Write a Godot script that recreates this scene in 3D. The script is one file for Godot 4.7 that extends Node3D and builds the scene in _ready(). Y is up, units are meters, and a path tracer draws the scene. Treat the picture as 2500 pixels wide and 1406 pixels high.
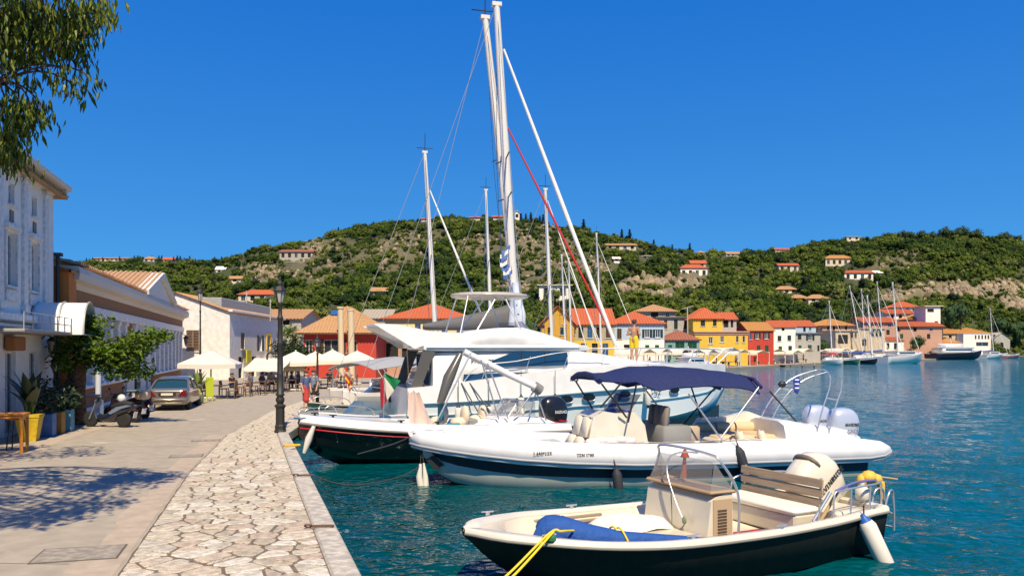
extends Node3D

const F := 2000.0        # lens: pixels of the 2500 wide photograph per unit of slope
const HZ := 852.0
const CH := 2.75         # eye above the quay
const WY := -0.35        # sea level below the quay

var used := {}
var mats := {}
var tex := {}
var rng := RandomNumberGenerator.new()

# ---------------------------------------------------------------- geometry
class G:
	var st := SurfaceTool.new()
	var gid := 1
	var count := 0
	func _init():
		st.begin(Mesh.PRIMITIVE_TRIANGLES)
		st.set_smooth_group(-1)
	func smooth(on: bool):
		if on:
			gid += 1
			st.set_smooth_group(gid)
		else:
			st.set_smooth_group(-1)
	func tri(a: Vector3,b: Vector3,c: Vector3):
		st.add_vertex(a); st.add_vertex(c); st.add_vertex(b)
		count += 1
	func quad(a: Vector3,b: Vector3,c: Vector3,d: Vector3):
		tri(a,b,c); tri(a,c,d)
	func uvq(a: Vector3,b: Vector3,c: Vector3,d: Vector3):
		var q := [[a,Vector2(0,1)],[b,Vector2(1,1)],[c,Vector2(1,0)],[d,Vector2(0,0)]]
		for i in [0,2,1,0,3,2]:
			st.set_uv(q[i][1]); st.add_vertex(q[i][0])
	func box(c: Vector3,s: Vector3,b := Basis()):
		smooth(false)
		var h := s / 2.0
		var p := []
		for i in 8:
			p.append(c + b * Vector3(h.x if i & 1 else -h.x,h.y if i & 2 else -h.y,h.z if i & 4 else -h.z))
		quad(p[4],p[5],p[7],p[6]); quad(p[1],p[0],p[2],p[3])
		quad(p[5],p[1],p[3],p[7]); quad(p[0],p[4],p[6],p[2])
		quad(p[6],p[7],p[3],p[2]); quad(p[0],p[1],p[5],p[4])
	func bev(c: Vector3,s: Vector3,r: float,b := Basis(),soft := false):
		# box with chamfered edges: rings of an octagonal outline
		var rings := []
		var h := s / 2.0
		r = minf(r,minf(h.x,minf(h.y,h.z)) * 0.95)
		for k in [[-h.y,r],[-h.y + r,0.0],[h.y - r,0.0],[h.y,r]]:
			var ins: float = k[1]
			var x := h.x - ins
			var z := h.z - ins
			var q := r if ins == 0.0 else r * 0.5
			var ring := []
			for v in [Vector2(x,z - q),Vector2(x - q,z),Vector2(-x + q,z),Vector2(-x,z - q),Vector2(-x,-z + q),Vector2(-x + q,-z),Vector2(x - q,-z),Vector2(x,-z + q)]:
				ring.append(c + b * Vector3(v.x,k[0],v.y))
			rings.append(ring)
		loft(rings,true,true,soft)
	func loft(rings: Array,closed := true,caps := true,soft := true):
		smooth(soft)
		for i in rings.size() - 1:
			var a: Array = rings[i]
			var b: Array = rings[i + 1]
			var n := a.size()
			for j in (n if closed else n - 1):
				var k := (j + 1) % n
				if a[j].is_equal_approx(a[k]):
					tri(a[j],b[k],b[j])
				elif b[j].is_equal_approx(b[k]):
					tri(a[j],a[k],b[j])
				else:
					quad(a[j],a[k],b[k],b[j])
		if caps:
			smooth(false)
			for e in 2:
				var ring: Array = rings[0] if e == 0 else rings[-1]
				var m := Vector3()
				for p in ring:
					m += p
				m /= ring.size()
				for j in ring.size():
					var k := (j + 1) % ring.size()
					if e == 0:
						tri(m,ring[k],ring[j])
					else:
						tri(m,ring[j],ring[k])
	func tube(pts: Array,r,k := 8,caps := true):
		var rings := []
		var up := Vector3.UP
		var nn := Vector3()
		for i in pts.size():
			var t: Vector3 = (pts[mini(i + 1,pts.size() - 1)] - pts[maxi(i - 1,0)]).normalized()
			if i == 0:
				nn = t.cross(up if absf(t.y) < 0.9 else Vector3.RIGHT).normalized()
			else:
				nn = (nn - t * nn.dot(t)).normalized()
			var bb := t.cross(nn)
			var rr: float = r[i] if r is Array else r
			var ring := []
			for j in k:
				var a := TAU * j / k
				ring.append(pts[i] + (nn * cos(a) + bb * sin(a)) * rr)
			rings.append(ring)
		loft(rings,true,caps,true)
	func curve(pts: Array,r: float,k := 8,steps := 6):
		# tube through the points,bent smoothly
		var c := []
		for i in pts.size() - 1:
			var p0: Vector3 = pts[maxi(i - 1,0)]
			var p3: Vector3 = pts[mini(i + 2,pts.size() - 1)]
			for s in steps:
				c.append(pts[i].cubic_interpolate(pts[i + 1],p0,p3,s / float(steps)))
		c.append(pts[-1])
		tube(c,r,k)
	func lathe(prof: Array,k := 12,xf := Transform3D(),soft := true):
		var rings := []
		for p in prof:
			var ring := []
			for j in k:
				var a := -TAU * j / k
				ring.append(xf * Vector3(cos(a) * p.x,p.y,sin(a) * p.x))
			rings.append(ring)
		loft(rings,true,true,soft)
	func prism(poly: PackedVector2Array,depth: float,xf := Transform3D()):
		# outline in local xy (counter-clockwise seen from +z),thickness along z
		smooth(false)
		if Geometry2D.is_polygon_clockwise(poly):
			poly.reverse()
		var idx := Geometry2D.triangulate_polygon(poly)
		for i in range(0,idx.size(),3):
			var q := [poly[idx[i]],poly[idx[i + 1]],poly[idx[i + 2]]]
			if (q[1] - q[0]).cross(q[2] - q[0]) < 0:
				q.reverse()
			tri(xf * Vector3(q[0].x,q[0].y,depth / 2),xf * Vector3(q[1].x,q[1].y,depth / 2),xf * Vector3(q[2].x,q[2].y,depth / 2))
			tri(xf * Vector3(q[0].x,q[0].y,-depth / 2),xf * Vector3(q[2].x,q[2].y,-depth / 2),xf * Vector3(q[1].x,q[1].y,-depth / 2))
		for i in poly.size():
			var a := poly[i]
			var b := poly[(i + 1) % poly.size()]
			quad(xf * Vector3(a.x,a.y,-depth / 2),xf * Vector3(b.x,b.y,-depth / 2),xf * Vector3(b.x,b.y,depth / 2),xf * Vector3(a.x,a.y,depth / 2))
	func ball(c: Vector3,r: Vector3,k := 10,b := Basis()):
		var rings := []
		for i in range(0,k / 2 + 1):
			var a := -PI / 2 + PI * i / (k / 2)
			var ring := []
			for j in k:
				var t := -TAU * j / k
				ring.append(c + b * Vector3(cos(a) * cos(t) * r.x,sin(a) * r.y,cos(a) * sin(t) * r.z))
			rings.append(ring)
		loft(rings,true,false,true)
	func sheet(rows: Array,soft := true):
		# open grid of points,both rows and columns open
		loft(rows,false,false,soft)
	func cloth(rows: Array,t := 0.02):
		# a grid with thickness
		smooth(true)
		var n: int = rows.size()
		var m: int = rows[0].size()
		var low := []
		for i in n:
			var l := []
			for j in m:
				var u: Vector3 = rows[mini(i + 1,n - 1)][j] - rows[maxi(i - 1,0)][j]
				var v: Vector3 = rows[i][mini(j + 1,m - 1)] - rows[i][maxi(j - 1,0)]
				l.append(rows[i][j] - v.cross(u).normalized() * -t)
			low.append(l)
		for i in n - 1:
			for j in m - 1:
				quad(rows[i][j],rows[i][j + 1],rows[i + 1][j + 1],rows[i + 1][j])
				quad(low[i][j],low[i + 1][j],low[i + 1][j + 1],low[i][j + 1])
		smooth(false)
		for i in n - 1:
			quad(rows[i][0],rows[i + 1][0],low[i + 1][0],low[i][0])
			quad(rows[i][m - 1],low[i][m - 1],low[i + 1][m - 1],rows[i + 1][m - 1])
		for j in m - 1:
			quad(rows[0][j],low[0][j],low[0][j + 1],rows[0][j + 1])
			quad(rows[n - 1][j],rows[n - 1][j + 1],low[n - 1][j + 1],low[n - 1][j])
	func done() -> ArrayMesh:
		st.generate_normals()
		return st.commit()

# ---------------------------------------------------------------- nodes
func numbered(called: String) -> String:
	var n: int = used.get(called,-1) + 1
	used[called] = n
	return called if n == 0 else "%s_%03d" % [called,n]

func part(called: String,g: G,m: Material,parent: Node3D) -> MeshInstance3D:
	var o := MeshInstance3D.new()
	o.name = called
	o.mesh = g.done()
	o.material_override = m
	parent.add_child(o,true)
	return o

func again(called: String,mesh: Mesh,m: Material,parent: Node3D,xf := Transform3D()) -> MeshInstance3D:
	var o := MeshInstance3D.new()
	o.name = called
	o.mesh = mesh
	o.material_override = m
	o.transform = xf
	parent.add_child(o,true)
	return o

func tag(o: Node3D,label: String,category: String,group := "",kind := ""):
	o.set_meta("label",label)
	if category:
		o.set_meta("category",category)
	if group:
		o.set_meta("group",group)
	if kind:
		o.set_meta("kind",kind)

func thing(called: String,label: String,category: String,at := Vector3(),yaw := 0.0,group := "") -> Node3D:
	var o := Node3D.new()
	o.name = numbered(called)
	add_child(o)
	o.position = at
	o.rotation.y = yaw
	tag(o,label,category,group)
	return o

func one(called: String,g: G,m: Material,label: String,category: String,group := "",at := Vector3(),yaw := 0.0) -> MeshInstance3D:
	var o := MeshInstance3D.new()
	o.name = numbered(called)
	o.mesh = g.done()
	o.material_override = m
	add_child(o)
	o.position = at
	o.rotation.y = yaw
	tag(o,label,category,group)
	return o

func struct(called: String,g: G,m: Material,label: String) -> MeshInstance3D:
	var o := one(called,g,m,label,"")
	o.set_meta("kind","structure")
	return o

func stuff(o: Node3D) -> Node3D:
	o.set_meta("kind","stuff")
	return o

func dup(root: Node3D,at: Vector3,yaw: float,label: String) -> Node3D:
	var r: Node3D = root.duplicate()
	var base := str(root.name)
	if base.length() > 4 and base[-4] == "_" and base.right(3).is_valid_int():
		base = base.left(-4)
	r.name = numbered(base)
	add_child(r)
	r.position = at
	r.rotation.y = yaw
	r.set_meta("label",label)
	return r

func text(s: String,size: float,m: Material,parent: Node3D,xf: Transform3D,font := "Droid Sans",called := "lettering",bold := 700,italic := false,deep := 0.006):
	var t := TextMesh.new()
	var f := SystemFont.new()
	f.font_names = PackedStringArray([font])
	f.font_weight = bold
	f.font_italic = italic
	t.font = f
	t.text = s
	t.font_size = 32
	t.pixel_size = size / 24.0
	t.depth = deep
	t.curve_step = 2.0
	var o := MeshInstance3D.new()
	o.name = called
	o.mesh = t
	o.material_override = m
	o.transform = xf
	parent.add_child(o,true)

# where a pixel of the photograph lies at a given distance,on the quay,on the sea
func at(px: float,py: float,d: float) -> Vector3:
	return Vector3((px - 1250.0) / F * d,CH + (HZ - py) / F * d,-d)

func quay(px: float,py: float) -> Vector3:
	return at(px,py,CH * F / (py - HZ))

func sea(px: float,py: float) -> Vector3:
	return at(px,py,(CH - WY) * F / (py - HZ))

# ---------------------------------------------------------------- materials
func noise_tex(key: String,freq: float,lo: float,hi: float,oct := 5,size := 512,type := FastNoiseLite.TYPE_SIMPLEX_SMOOTH,p0 := 0.25,p1 := 0.75) -> NoiseTexture2D:
	if tex.has(key):
		return tex[key]
	var n := FastNoiseLite.new()
	n.noise_type = type
	n.frequency = freq
	n.fractal_octaves = oct
	n.seed = hash(key) % 1000
	var t := NoiseTexture2D.new()
	t.width = size
	t.height = size
	t.seamless = true
	t.noise = n
	var ramp := Gradient.new()
	ramp.offsets = PackedFloat32Array([0.0,p0,p1,1.0])
	ramp.colors = PackedColorArray([Color(lo,lo,lo),Color(lo,lo,lo),Color(hi,hi,hi),Color(hi,hi,hi)])
	t.color_ramp = ramp
	tex[key] = t
	return t

func mat(key: String,c: Color,rough := 0.8,o := {}) -> StandardMaterial3D:
	if mats.has(key):
		return mats[key]
	var m := StandardMaterial3D.new()
	m.resource_name = key
	m.albedo_color = c.linear_to_srgb()
	m.albedo_color.a = c.a
	m.roughness = rough
	m.metallic = o.get("metal",0.0)
	if o.has("t"):   # colour variation,world scale in repeats per metre
		m.albedo_texture = o.t
		m.uv1_triplanar = true
		m.uv1_world_triplanar = o.get("world",true)
		m.uv1_scale = o.get("s",Vector3.ONE)
	if o.has("b"):
		m.heightmap_enabled = true
		m.heightmap_texture = o.b
		m.heightmap_scale = o.get("bs",1.0)
		m.uv1_triplanar = true
		m.uv1_world_triplanar = o.get("world",true)
		m.uv1_scale = o.get("s",Vector3.ONE)
	if c.a < 1.0:
		m.transparency = BaseMaterial3D.TRANSPARENCY_ALPHA
	if o.has("coat"):
		m.clearcoat_enabled = true
		m.clearcoat = o.coat
		m.clearcoat_roughness = 0.05
	if o.get("vc",false):
		m.vertex_color_use_as_albedo = true
	if o.has("back"):
		m.backlight_enabled = true
		m.backlight = o.back
	if o.has("spec"):
		m.metallic_specular = o.spec
	mats[key] = m
	return m

func plaster(key: String,c: Color,dirt := 0.78) -> StandardMaterial3D:
	return mat(key,c,0.9,{"t": noise_tex("plaster%d" % int(dirt * 100),0.012,lerpf(dirt,1.0,0.55),1.0,6,512,FastNoiseLite.TYPE_SIMPLEX_SMOOTH,0.0,1.0),"b": noise_tex("grain",0.08,0.0,1.0,4),"bs": 0.12,"s": Vector3.ONE * 0.25})

func paint(key: String,c: Color,rough := 0.5) -> StandardMaterial3D:
	return mat(key,c,rough,{"t": noise_tex("wear",0.02,0.86,1.0,5,256),"s": Vector3.ONE * 0.7})

func lerp_tab(tab: Array,x: float,k: int) -> float:
	for i in tab.size() - 1:
		if x <= tab[i + 1][0]:
			var t := clampf((x - tab[i][0]) / (tab[i + 1][0] - tab[i][0]),0.0,1.0)
			return lerpf(tab[i][k],tab[i + 1][k],t)
	return tab[-1][k]

func _ready():
	rng.seed = 7
	var cam := Camera3D.new()
	cam.name = "camera"
	cam.position = Vector3(0,CH,0)
	cam.near = 0.1
	cam.far = 4000.0
	cam.keep_aspect = Camera3D.KEEP_WIDTH
	cam.set_frustum(2500.0 / F * cam.near,Vector2(0.0,(HZ - 703.0) / F * cam.near),cam.near,cam.far)
	add_child(cam)
	var env := Environment.new()
	env.background_mode = Environment.BG_SKY
	var sk := ProceduralSkyMaterial.new()
	sk.sky_top_color = Color(0.0,0.098,0.46).linear_to_srgb()
	sk.sky_horizon_color = Color(0.080,0.345,0.70).linear_to_srgb()
	sk.sky_curve = 0.16
	sk.ground_bottom_color = Color(0.05,0.12,0.15).linear_to_srgb()
	sk.ground_horizon_color = Color(0.07,0.30,0.62).linear_to_srgb()
	sk.sun_angle_max = 0.6
	env.sky = Sky.new()
	env.sky.sky_material = sk
	env.tonemap_mode = Environment.TONE_MAPPER_LINEAR
	env.tonemap_exposure = 1.3
	env.sdfgi_enabled = true
	env.ssao_enabled = true
	env.ssil_enabled = true
	var we := WorldEnvironment.new()
	we.name = "world_environment"
	we.environment = env
	add_child(we)
	var sun := DirectionalLight3D.new()
	sun.name = "sun"
	sun.light_energy = 1.6
	sun.light_color = Color(1.0,0.93,0.80)
	sun.light_angular_distance = 0.5
	sun.shadow_enabled = true
	add_child(sun)
	sun.look_at_from_position(Vector3(0.13,0.79,0.60),Vector3.ZERO)
	build_ground()
	build_water()
	build_town()
	build_villas()
	build_hills()
	build_street()
	street_lamp(quay(684,1056),5.15,"dark iron street lamp standing on the quay edge, nearest the camera")
	street_lamp(quay(775,990),3.45,"slim green topped street lamp behind the two standing people",true)
	var pl := at(489,885,52)
	street_lamp(Vector3(pl.x,0,pl.z),7.0,"tall thin black lamp post in front of the blank white wall",true)
	build_plants()
	build_tender()
	build_rib()
	build_yacht()
	build_black_boat()
	build_sailboats()
	build_small_boats()
	build_promenade()
	build_hill_trees()
	build_people()
	build_cafe()
	build_vehicles()

# ---------------------------------------------------------------- quay,sea,hills
var edge := [[-40.0,14.5],[0.0,1.38],[9.93,-1.86],[27.0,-7.42],[45.0,-9.0],[62.0,-8.0]]   # quay edge: distance,x
func edge_x(d: float) -> float:
	return lerp_tab(edge,d,1)

func pave_x(d: float) -> float:   # seam between roadway and stone paving
	return lerp_tab([[-10.0,1.0],[9.95,-4.77],[18.2,-7.16],[26.2,-9.1],[36.0,-10.6],[46.0,-11.2]],d,1)

func build_ground():
	var road := mat("road",Color(0.405,0.350,0.272),0.9,{"t": noise_tex("roadtone",0.012,0.88,1.0,6,1024,FastNoiseLite.TYPE_SIMPLEX_SMOOTH,0.0,1.0),"b": noise_tex("grain",0.08,0,1,4),"bs": 0.2,"s": Vector3.ONE * 0.15})
	var wall := mat("quay_face",Color(0.26,0.235,0.19),0.9,{"t": noise_tex("roadtone",0.012,0.88,1.0,6,1024),"s": Vector3.ONE * 0.5})
	# land under the town: from the street to the foot of the hills,its seaward side is the harbour wall
	var line := [Vector2(14.5,-40),Vector2(1.38,0),Vector2(-1.86,9.93),Vector2(-7.42,27),Vector2(-9.0,45),Vector2(-8.0,62),Vector2(29,117),Vector2(61,163),Vector2(110.7,221),Vector2(226,365),Vector2(420,540),Vector2(700,580)]
	var poly := PackedVector2Array()
	for p in line:
		poly.append(p)
	for p in [Vector2(700,760),Vector2(-420,760),Vector2(-420,-40)]:
		poly.append(p)
	var g := G.new()
	var idx := Geometry2D.triangulate_polygon(poly)
	for i in range(0,idx.size(),3):
		var q := [poly[idx[i]],poly[idx[i + 1]],poly[idx[i + 2]]]
		if (q[1] - q[0]).cross(q[2] - q[0]) < 0:
			q.reverse()
		g.tri(Vector3(q[0].x,0,-q[0].y),Vector3(q[1].x,0,-q[1].y),Vector3(q[2].x,0,-q[2].y))
	struct("road",g,road,"pale worn concrete street along the harbour")
	g = G.new()
	for i in line.size() - 1:
		var a: Vector2 = line[i]
		var b: Vector2 = line[i + 1]
		g.quad(Vector3(a.x,-3,-a.y),Vector3(b.x,-3,-b.y),Vector3(b.x,-0.002,-b.y),Vector3(a.x,-0.002,-a.y))
	struct("quay_wall",g,wall,"harbour wall of stained grey concrete")
	# concrete cap along the edge,in cast lengths
	var cap := mat("quay_cap",Color(0.58,0.53,0.45),0.9,{"t": noise_tex("captone",0.02,0.82,1.0,6,512),"b": noise_tex("grain",0.08,0,1,4),"bs": 0.8,"s": Vector3.ONE * 0.4})
	var pv := thing("pavement","pale crazy paving of rough flat stones along the quay edge","")
	pv.set_meta("kind","structure")
	pv.remove_meta("category")
	var d := 1.0
	while d < 45.0:
		var d2 := d + 3.2
		g = G.new()
		var ring := []
		for e in [d,d2 - 0.012]:
			var x := edge_x(e)
			ring.append([Vector3(x + 0.03,-0.25,-e),Vector3(x + 0.03,0.015,-e),Vector3(x + 0.005,0.035,-e),Vector3(x - 0.30,0.035,-e),Vector3(x - 0.33,0.0,-e),Vector3(x - 0.33,-0.25,-e)])
		g.loft(ring,true,true,false)
		part("cap_stone",g,cap,pv)
		d = d2
	# gravelly mortar bed,then the stones
	var mortar := mat("mortar",Color(0.21,0.165,0.12),0.95,{"t": noise_tex("captone",0.02,0.72,1.0,6,512),"b": noise_tex("grain",0.08,0,1,4),"bs": 1.0,"s": Vector3.ONE * 0.6})
	g = G.new()
	d = 1.0
	while d < 44.0:
		var e2 := d + 1.0
		g.quad(Vector3(pave_x(d),0.006,-d),Vector3(edge_x(d) - 0.33,0.006,-d),Vector3(edge_x(e2) - 0.33,0.006,-e2),Vector3(pave_x(e2),0.006,-e2))
		d = e2
	part("mortar",g,mortar,pv)
	paving(pv)
	# dark seam between street and paving
	g = G.new()
	d = 1.0
	while d < 40.0:
		var e3 := d + 0.5
		var wob := 0.012 * sin(d * 5.0)
		g.quad(Vector3(pave_x(d) - 0.024 + wob,0.004,-d),Vector3(pave_x(d) - 0.002,0.004,-d),Vector3(pave_x(e3) - 0.002,0.004,-e3),Vector3(pave_x(e3) - 0.022 - wob,0.004,-e3))
		d = e3
	struct("road_seam",g,mat("seam",Color(0.13,0.09,0.06),0.95),"dark joint between roadway and stone paving")
	# worn lighter strips of the roadway: cement repairs with a step of a few millimetres
	var strip := mat("strip",Color(0.48,0.39,0.295),0.9,{"t": noise_tex("roadtone",0.012,0.88,1.0,6,1024),"b": noise_tex("grain",0.08,0,1,4),"bs": 0.5,"s": Vector3.ONE * 0.2})
	for s in [[9.0,26.0,-0.62,-0.03],[14.0,40.0,-5.35,-4.7]]:
		g = G.new()
		d = s[0]
		while d < s[1]:
			var e4 := d + 0.6
			var w1 := 0.07 * sin(d * 1.7) + 0.05 * sin(d * 4.1)
			var w2 := 0.07 * sin(e4 * 1.7) + 0.05 * sin(e4 * 4.1)
			g.quad(Vector3(pave_x(d) + s[2] + w1,0.0025,-d),Vector3(pave_x(d) + s[3] - 0.05,0.0025,-d),Vector3(pave_x(e4) + s[3] - 0.05,0.0025,-e4),Vector3(pave_x(e4) + s[2] + w2,0.0025,-e4))
			d = e4
		struct("road_patch",g,strip,"lighter strip of cement along the roadway")
	for q in [[9.0,13.6,-3.55],[9.0,40.0,-6.2]]:
		g = G.new()
		d = q[0]
		while d < q[1]:
			var x: float = pave_x(d) + q[2] + 0.02 * sin(d * 3.0)
			var x2: float = pave_x(d + 0.5) + q[2] + 0.02 * sin(d * 3.0 + 1.5)
			g.quad(Vector3(x - 0.02,0.0035,-d),Vector3(x + 0.02,0.0035,-d),Vector3(x2 + 0.02,0.0035,-d - 0.5),Vector3(x2 - 0.02,0.0035,-d - 0.5))
			d += 0.5
		struct("road_joint",g,mat("joint",Color(0.20,0.16,0.12),0.95),"worn joint running along the street")
	for i in 7:
		g = G.new()
		d = 10.5 + i * 4.2
		for k in 14:
			var x := pave_x(d) - 0.75 - k * 0.42
			g.quad(Vector3(x - 0.42,0.003,-d - 0.02 * sin(k * 2.0 + i)),Vector3(x,0.003,-d - 0.02 * sin(k * 2.0 + i - 2.0)),Vector3(x,0.003,-d - 0.022 - 0.02 * sin(k * 2.0 + i - 2.0)),Vector3(x - 0.42,0.003,-d - 0.022 - 0.02 * sin(k * 2.0 + i)))
		struct("road_joint",g,mat("joint",Color.GRAY),"hairline joint across the street's concrete")
	for i in 9:
		var pc := Vector2(pave_x(11.0 + i * 2.6) - rng.randf_range(0.9,3.8),11.0 + i * 2.6)
		var pr := rng.randf_range(0.15,0.5)
		var pp := PackedVector2Array()
		for k in 14:
			pp.append(pc + Vector2.from_angle(TAU * k / 14) * pr * rng.randf_range(0.6,1.2))
		g = G.new()
		for k in 14:
			var e: Vector2 = pp[k]
			var f2: Vector2 = pp[(k + 1) % 14]
			g.tri(Vector3(pc.x,0.003,-pc.y),Vector3(e.x,0.003,-e.y),Vector3(f2.x,0.003,-f2.y))
		struct("road_stain",g,mat("stain%d" % (i % 3),[Color(0.33,0.285,0.22),Color(0.36,0.31,0.24),Color(0.44,0.39,0.31)][i % 3],0.9),"faint old stain on the street's concrete")
	var slab := mat("slab",Color(0.36,0.315,0.255),0.9,{"t": noise_tex("captone",0.02,0.72,1.0,6,512),"s": Vector3.ONE * 0.5})
	var lids := [["beside the paving near the camera",195,1352,1.0,0.75],["far along the roadway",455,1113,0.75,0.5],["farthest up the roadway beside the paving",503,1075,0.75,0.45]]
	for l in lids:
		g = G.new()
		g.box(Vector3(0,0.004,0),Vector3(l[3],0.02,l[4]))
		var o := thing("inspection_cover","grey rectangular inspection cover set in the street, " + l[0],"manhole cover",quay(l[1],l[2]),0.28,"inspection covers in the street")
		part("lid",g,slab,o)
		g = G.new()
		g.box(Vector3(0,0.002,0),Vector3(l[3] + 0.05,0.02,l[4] + 0.05))
		part("frame",g,mat("lidframe",Color(0.12,0.10,0.08),0.8),o)

func clip_half(poly: PackedVector2Array,m: Vector2,n: Vector2) -> PackedVector2Array:
	var out := PackedVector2Array()
	for i in poly.size():
		var a := poly[i]
		var b := poly[(i + 1) % poly.size()]
		var da := (a - m).dot(n)
		var db := (b - m).dot(n)
		if da <= 0:
			out.append(a)
		if (da < 0) != (db < 0):
			out.append(a + (b - a) * (da / (da - db)))
	return out

func paving(pv: Node3D):
	var tones := []
	for i in 7:
		var c: Color = [Color(0.66,0.58,0.45),Color(0.72,0.64,0.51),Color(0.56,0.48,0.36),Color(0.66,0.55,0.42),Color(0.62,0.56,0.45),Color(0.76,0.70,0.58),Color(0.58,0.47,0.36)][i]
		tones.append(mat("stone%d" % i,c,0.85,{"t": noise_tex("stonetone",0.015,0.84,1.0,5,512),"b": noise_tex("grain",0.08,0,1,4),"bs": 1.2,"s": Vector3.ONE * 0.7}))
	# irregular cells: seeds in the paving's own frame (across,along)
	var rows := []
	var d := 6.0
	while d < 44.0:
		var row := []
		var w := edge_x(d) - 0.34 - pave_x(d)
		var n := int(w / 0.37)
		for i in n:
			var a := (i + 0.5) / n * w + rng.randf_range(-0.17,0.17)
			if rng.randf() > 0.14:
				row.append(Vector2(pave_x(d) + a + rng.randf_range(-0.1,0.1),d + rng.randf_range(-0.13,0.13)))
		rows.append(row)
		d += 0.265
	var made := 0
	var rest := G.new()
	for r in rows.size():
		for s in rows[r]:
			var x0 := pave_x(s.y) + 0.01
			var x1 := edge_x(s.y) - 0.35
			var poly := PackedVector2Array([Vector2(s.x - 0.6,s.y - 0.5),Vector2(s.x + 0.6,s.y - 0.5),Vector2(s.x + 0.6,s.y + 0.5),Vector2(s.x - 0.6,s.y + 0.5)])
			for rr in range(maxi(0,r - 2),mini(rows.size(),r + 3)):
				for q in rows[rr]:
					if q != s and q.distance_to(s) < 1.4:
						var n: Vector2 = (q - s).normalized()
						poly = clip_half(poly,(q + s) / 2.0 - n * rng.randf_range(0.010,0.032),n)
			var sl := (pave_x(s.y + 1) - pave_x(s.y - 1)) / 2.0
			poly = clip_half(poly,Vector2(x0,s.y),Vector2(-1,sl).normalized())
			poly = clip_half(poly,Vector2(x1,s.y),Vector2(1,-(edge_x(s.y + 1) - edge_x(s.y - 1)) / 2.0).normalized())
			if poly.size() < 3:
				continue
			# knock the sharp corners off
			var soft := PackedVector2Array()
			for i in poly.size():
				var a := poly[i]
				var p := poly[(i + poly.size() - 1) % poly.size()]
				var b := poly[(i + 1) % poly.size()]
				soft.append(a.lerp(p,minf(0.3,0.045 / maxf(a.distance_to(p),0.01))))
				soft.append(a.lerp(b,minf(0.3,0.045 / maxf(a.distance_to(b),0.01))))
			var g := G.new() if made < 300 else rest
			var y := 0.022 + rng.randf_range(-0.006,0.006)
			var tilt := Vector2(rng.randf_range(-0.015,0.015),rng.randf_range(-0.015,0.015))
			var ring0 := []
			var ring1 := []
			var ring2 := []
			for v in soft:
				var o: Vector2 = v - s
				var h := y + o.dot(tilt)
				ring0.append(Vector3(v.x,0.0,-v.y))
				ring1.append(Vector3(v.x,h - 0.008,-v.y))
				var vi: Vector2 = s + o * 0.94
				ring2.append(Vector3(vi.x,h,-vi.y))
			g.loft([ring0,ring1,ring2],true,true,false)
			if made < 300:
				part("paving_stone",g,tones[rng.randi() % 7],pv)
			made += 1
	stuff(part("far_paving",rest,tones[0],pv))

func ripple_normals() -> NoiseTexture2D:
	var n := FastNoiseLite.new()
	n.noise_type = FastNoiseLite.TYPE_SIMPLEX_SMOOTH
	n.frequency = 0.03
	n.fractal_octaves = 3
	n.seed = 77
	var t := NoiseTexture2D.new()
	t.width = 512
	t.height = 512
	t.seamless = true
	t.noise = n
	t.as_normal_map = true
	t.bump_strength = 6.0
	return t

func build_water():
	# one sheet of real ripples; rings widen with distance from the mooring
	var m := StandardMaterial3D.new()
	m.resource_name = "sea"
	m.albedo_color = Color(0.0,0.055,0.085).linear_to_srgb()
	m.roughness = 0.045
	m.metallic_specular = 0.24
	m.vertex_color_use_as_albedo = true
	m.normal_enabled = true
	m.normal_texture = ripple_normals()
	m.normal_scale = 0.5
	m.heightmap_enabled = true
	m.heightmap_texture = noise_tex("ripple",0.022,0.0,1.0,2,1024,FastNoiseLite.TYPE_SIMPLEX_SMOOTH,0.1,0.9)
	m.heightmap_scale = 2.6
	m.uv1_triplanar = true
	m.uv1_world_triplanar = true
	m.uv1_scale = Vector3(0.13,0.13,0.18)
	var n1 := FastNoiseLite.new()
	n1.frequency = 0.55
	n1.fractal_octaves = 3
	n1.seed = 3
	var n2 := FastNoiseLite.new()
	n2.frequency = 0.03
	n2.seed = 5
	var ds := [2.0]
	while ds[-1] < 900.0:
		ds.append(ds[-1] + maxf(0.09,ds[-1] * 0.0085))
	var cols := 300
	var verts := PackedVector3Array()
	var cl := PackedColorArray()
	var idx := PackedInt32Array()
	for d in ds:
		for i in cols + 1:
			var s := -0.75 + 1.65 * i / cols
			var x: float = s * (d + 6.0)
			var fade := clampf(14.0 / d,0.0,1.0)
			var h := n1.get_noise_2d(x * 0.75,d * 1.3) * 0.085 * fade
			verts.append(Vector3(x,WY + h,-d))
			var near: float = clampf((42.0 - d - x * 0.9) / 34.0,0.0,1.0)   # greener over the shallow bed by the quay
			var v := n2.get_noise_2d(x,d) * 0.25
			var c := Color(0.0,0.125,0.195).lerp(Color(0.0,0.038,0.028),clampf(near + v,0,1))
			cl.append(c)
	for r in ds.size() - 1:
		for i in cols:
			var a := r * (cols + 1) + i
			idx.append_array(PackedInt32Array([a,a + cols + 1,a + 1,a + 1,a + cols + 1,a + cols + 2]))
	var arr := []
	arr.resize(Mesh.ARRAY_MAX)
	arr[Mesh.ARRAY_VERTEX] = verts
	arr[Mesh.ARRAY_COLOR] = cl
	arr[Mesh.ARRAY_INDEX] = idx
	var am := ArrayMesh.new()
	am.add_surface_from_arrays(Mesh.PRIMITIVE_TRIANGLES,arr)
	var st := SurfaceTool.new()
	st.create_from(am,0)
	st.generate_normals()
	m.albedo_color = Color.WHITE
	var o := MeshInstance3D.new()
	o.name = "water"
	o.mesh = st.commit()
	o.material_override = m
	add_child(o)
	tag(o,"rippled blue green harbour water","","","structure")

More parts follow.
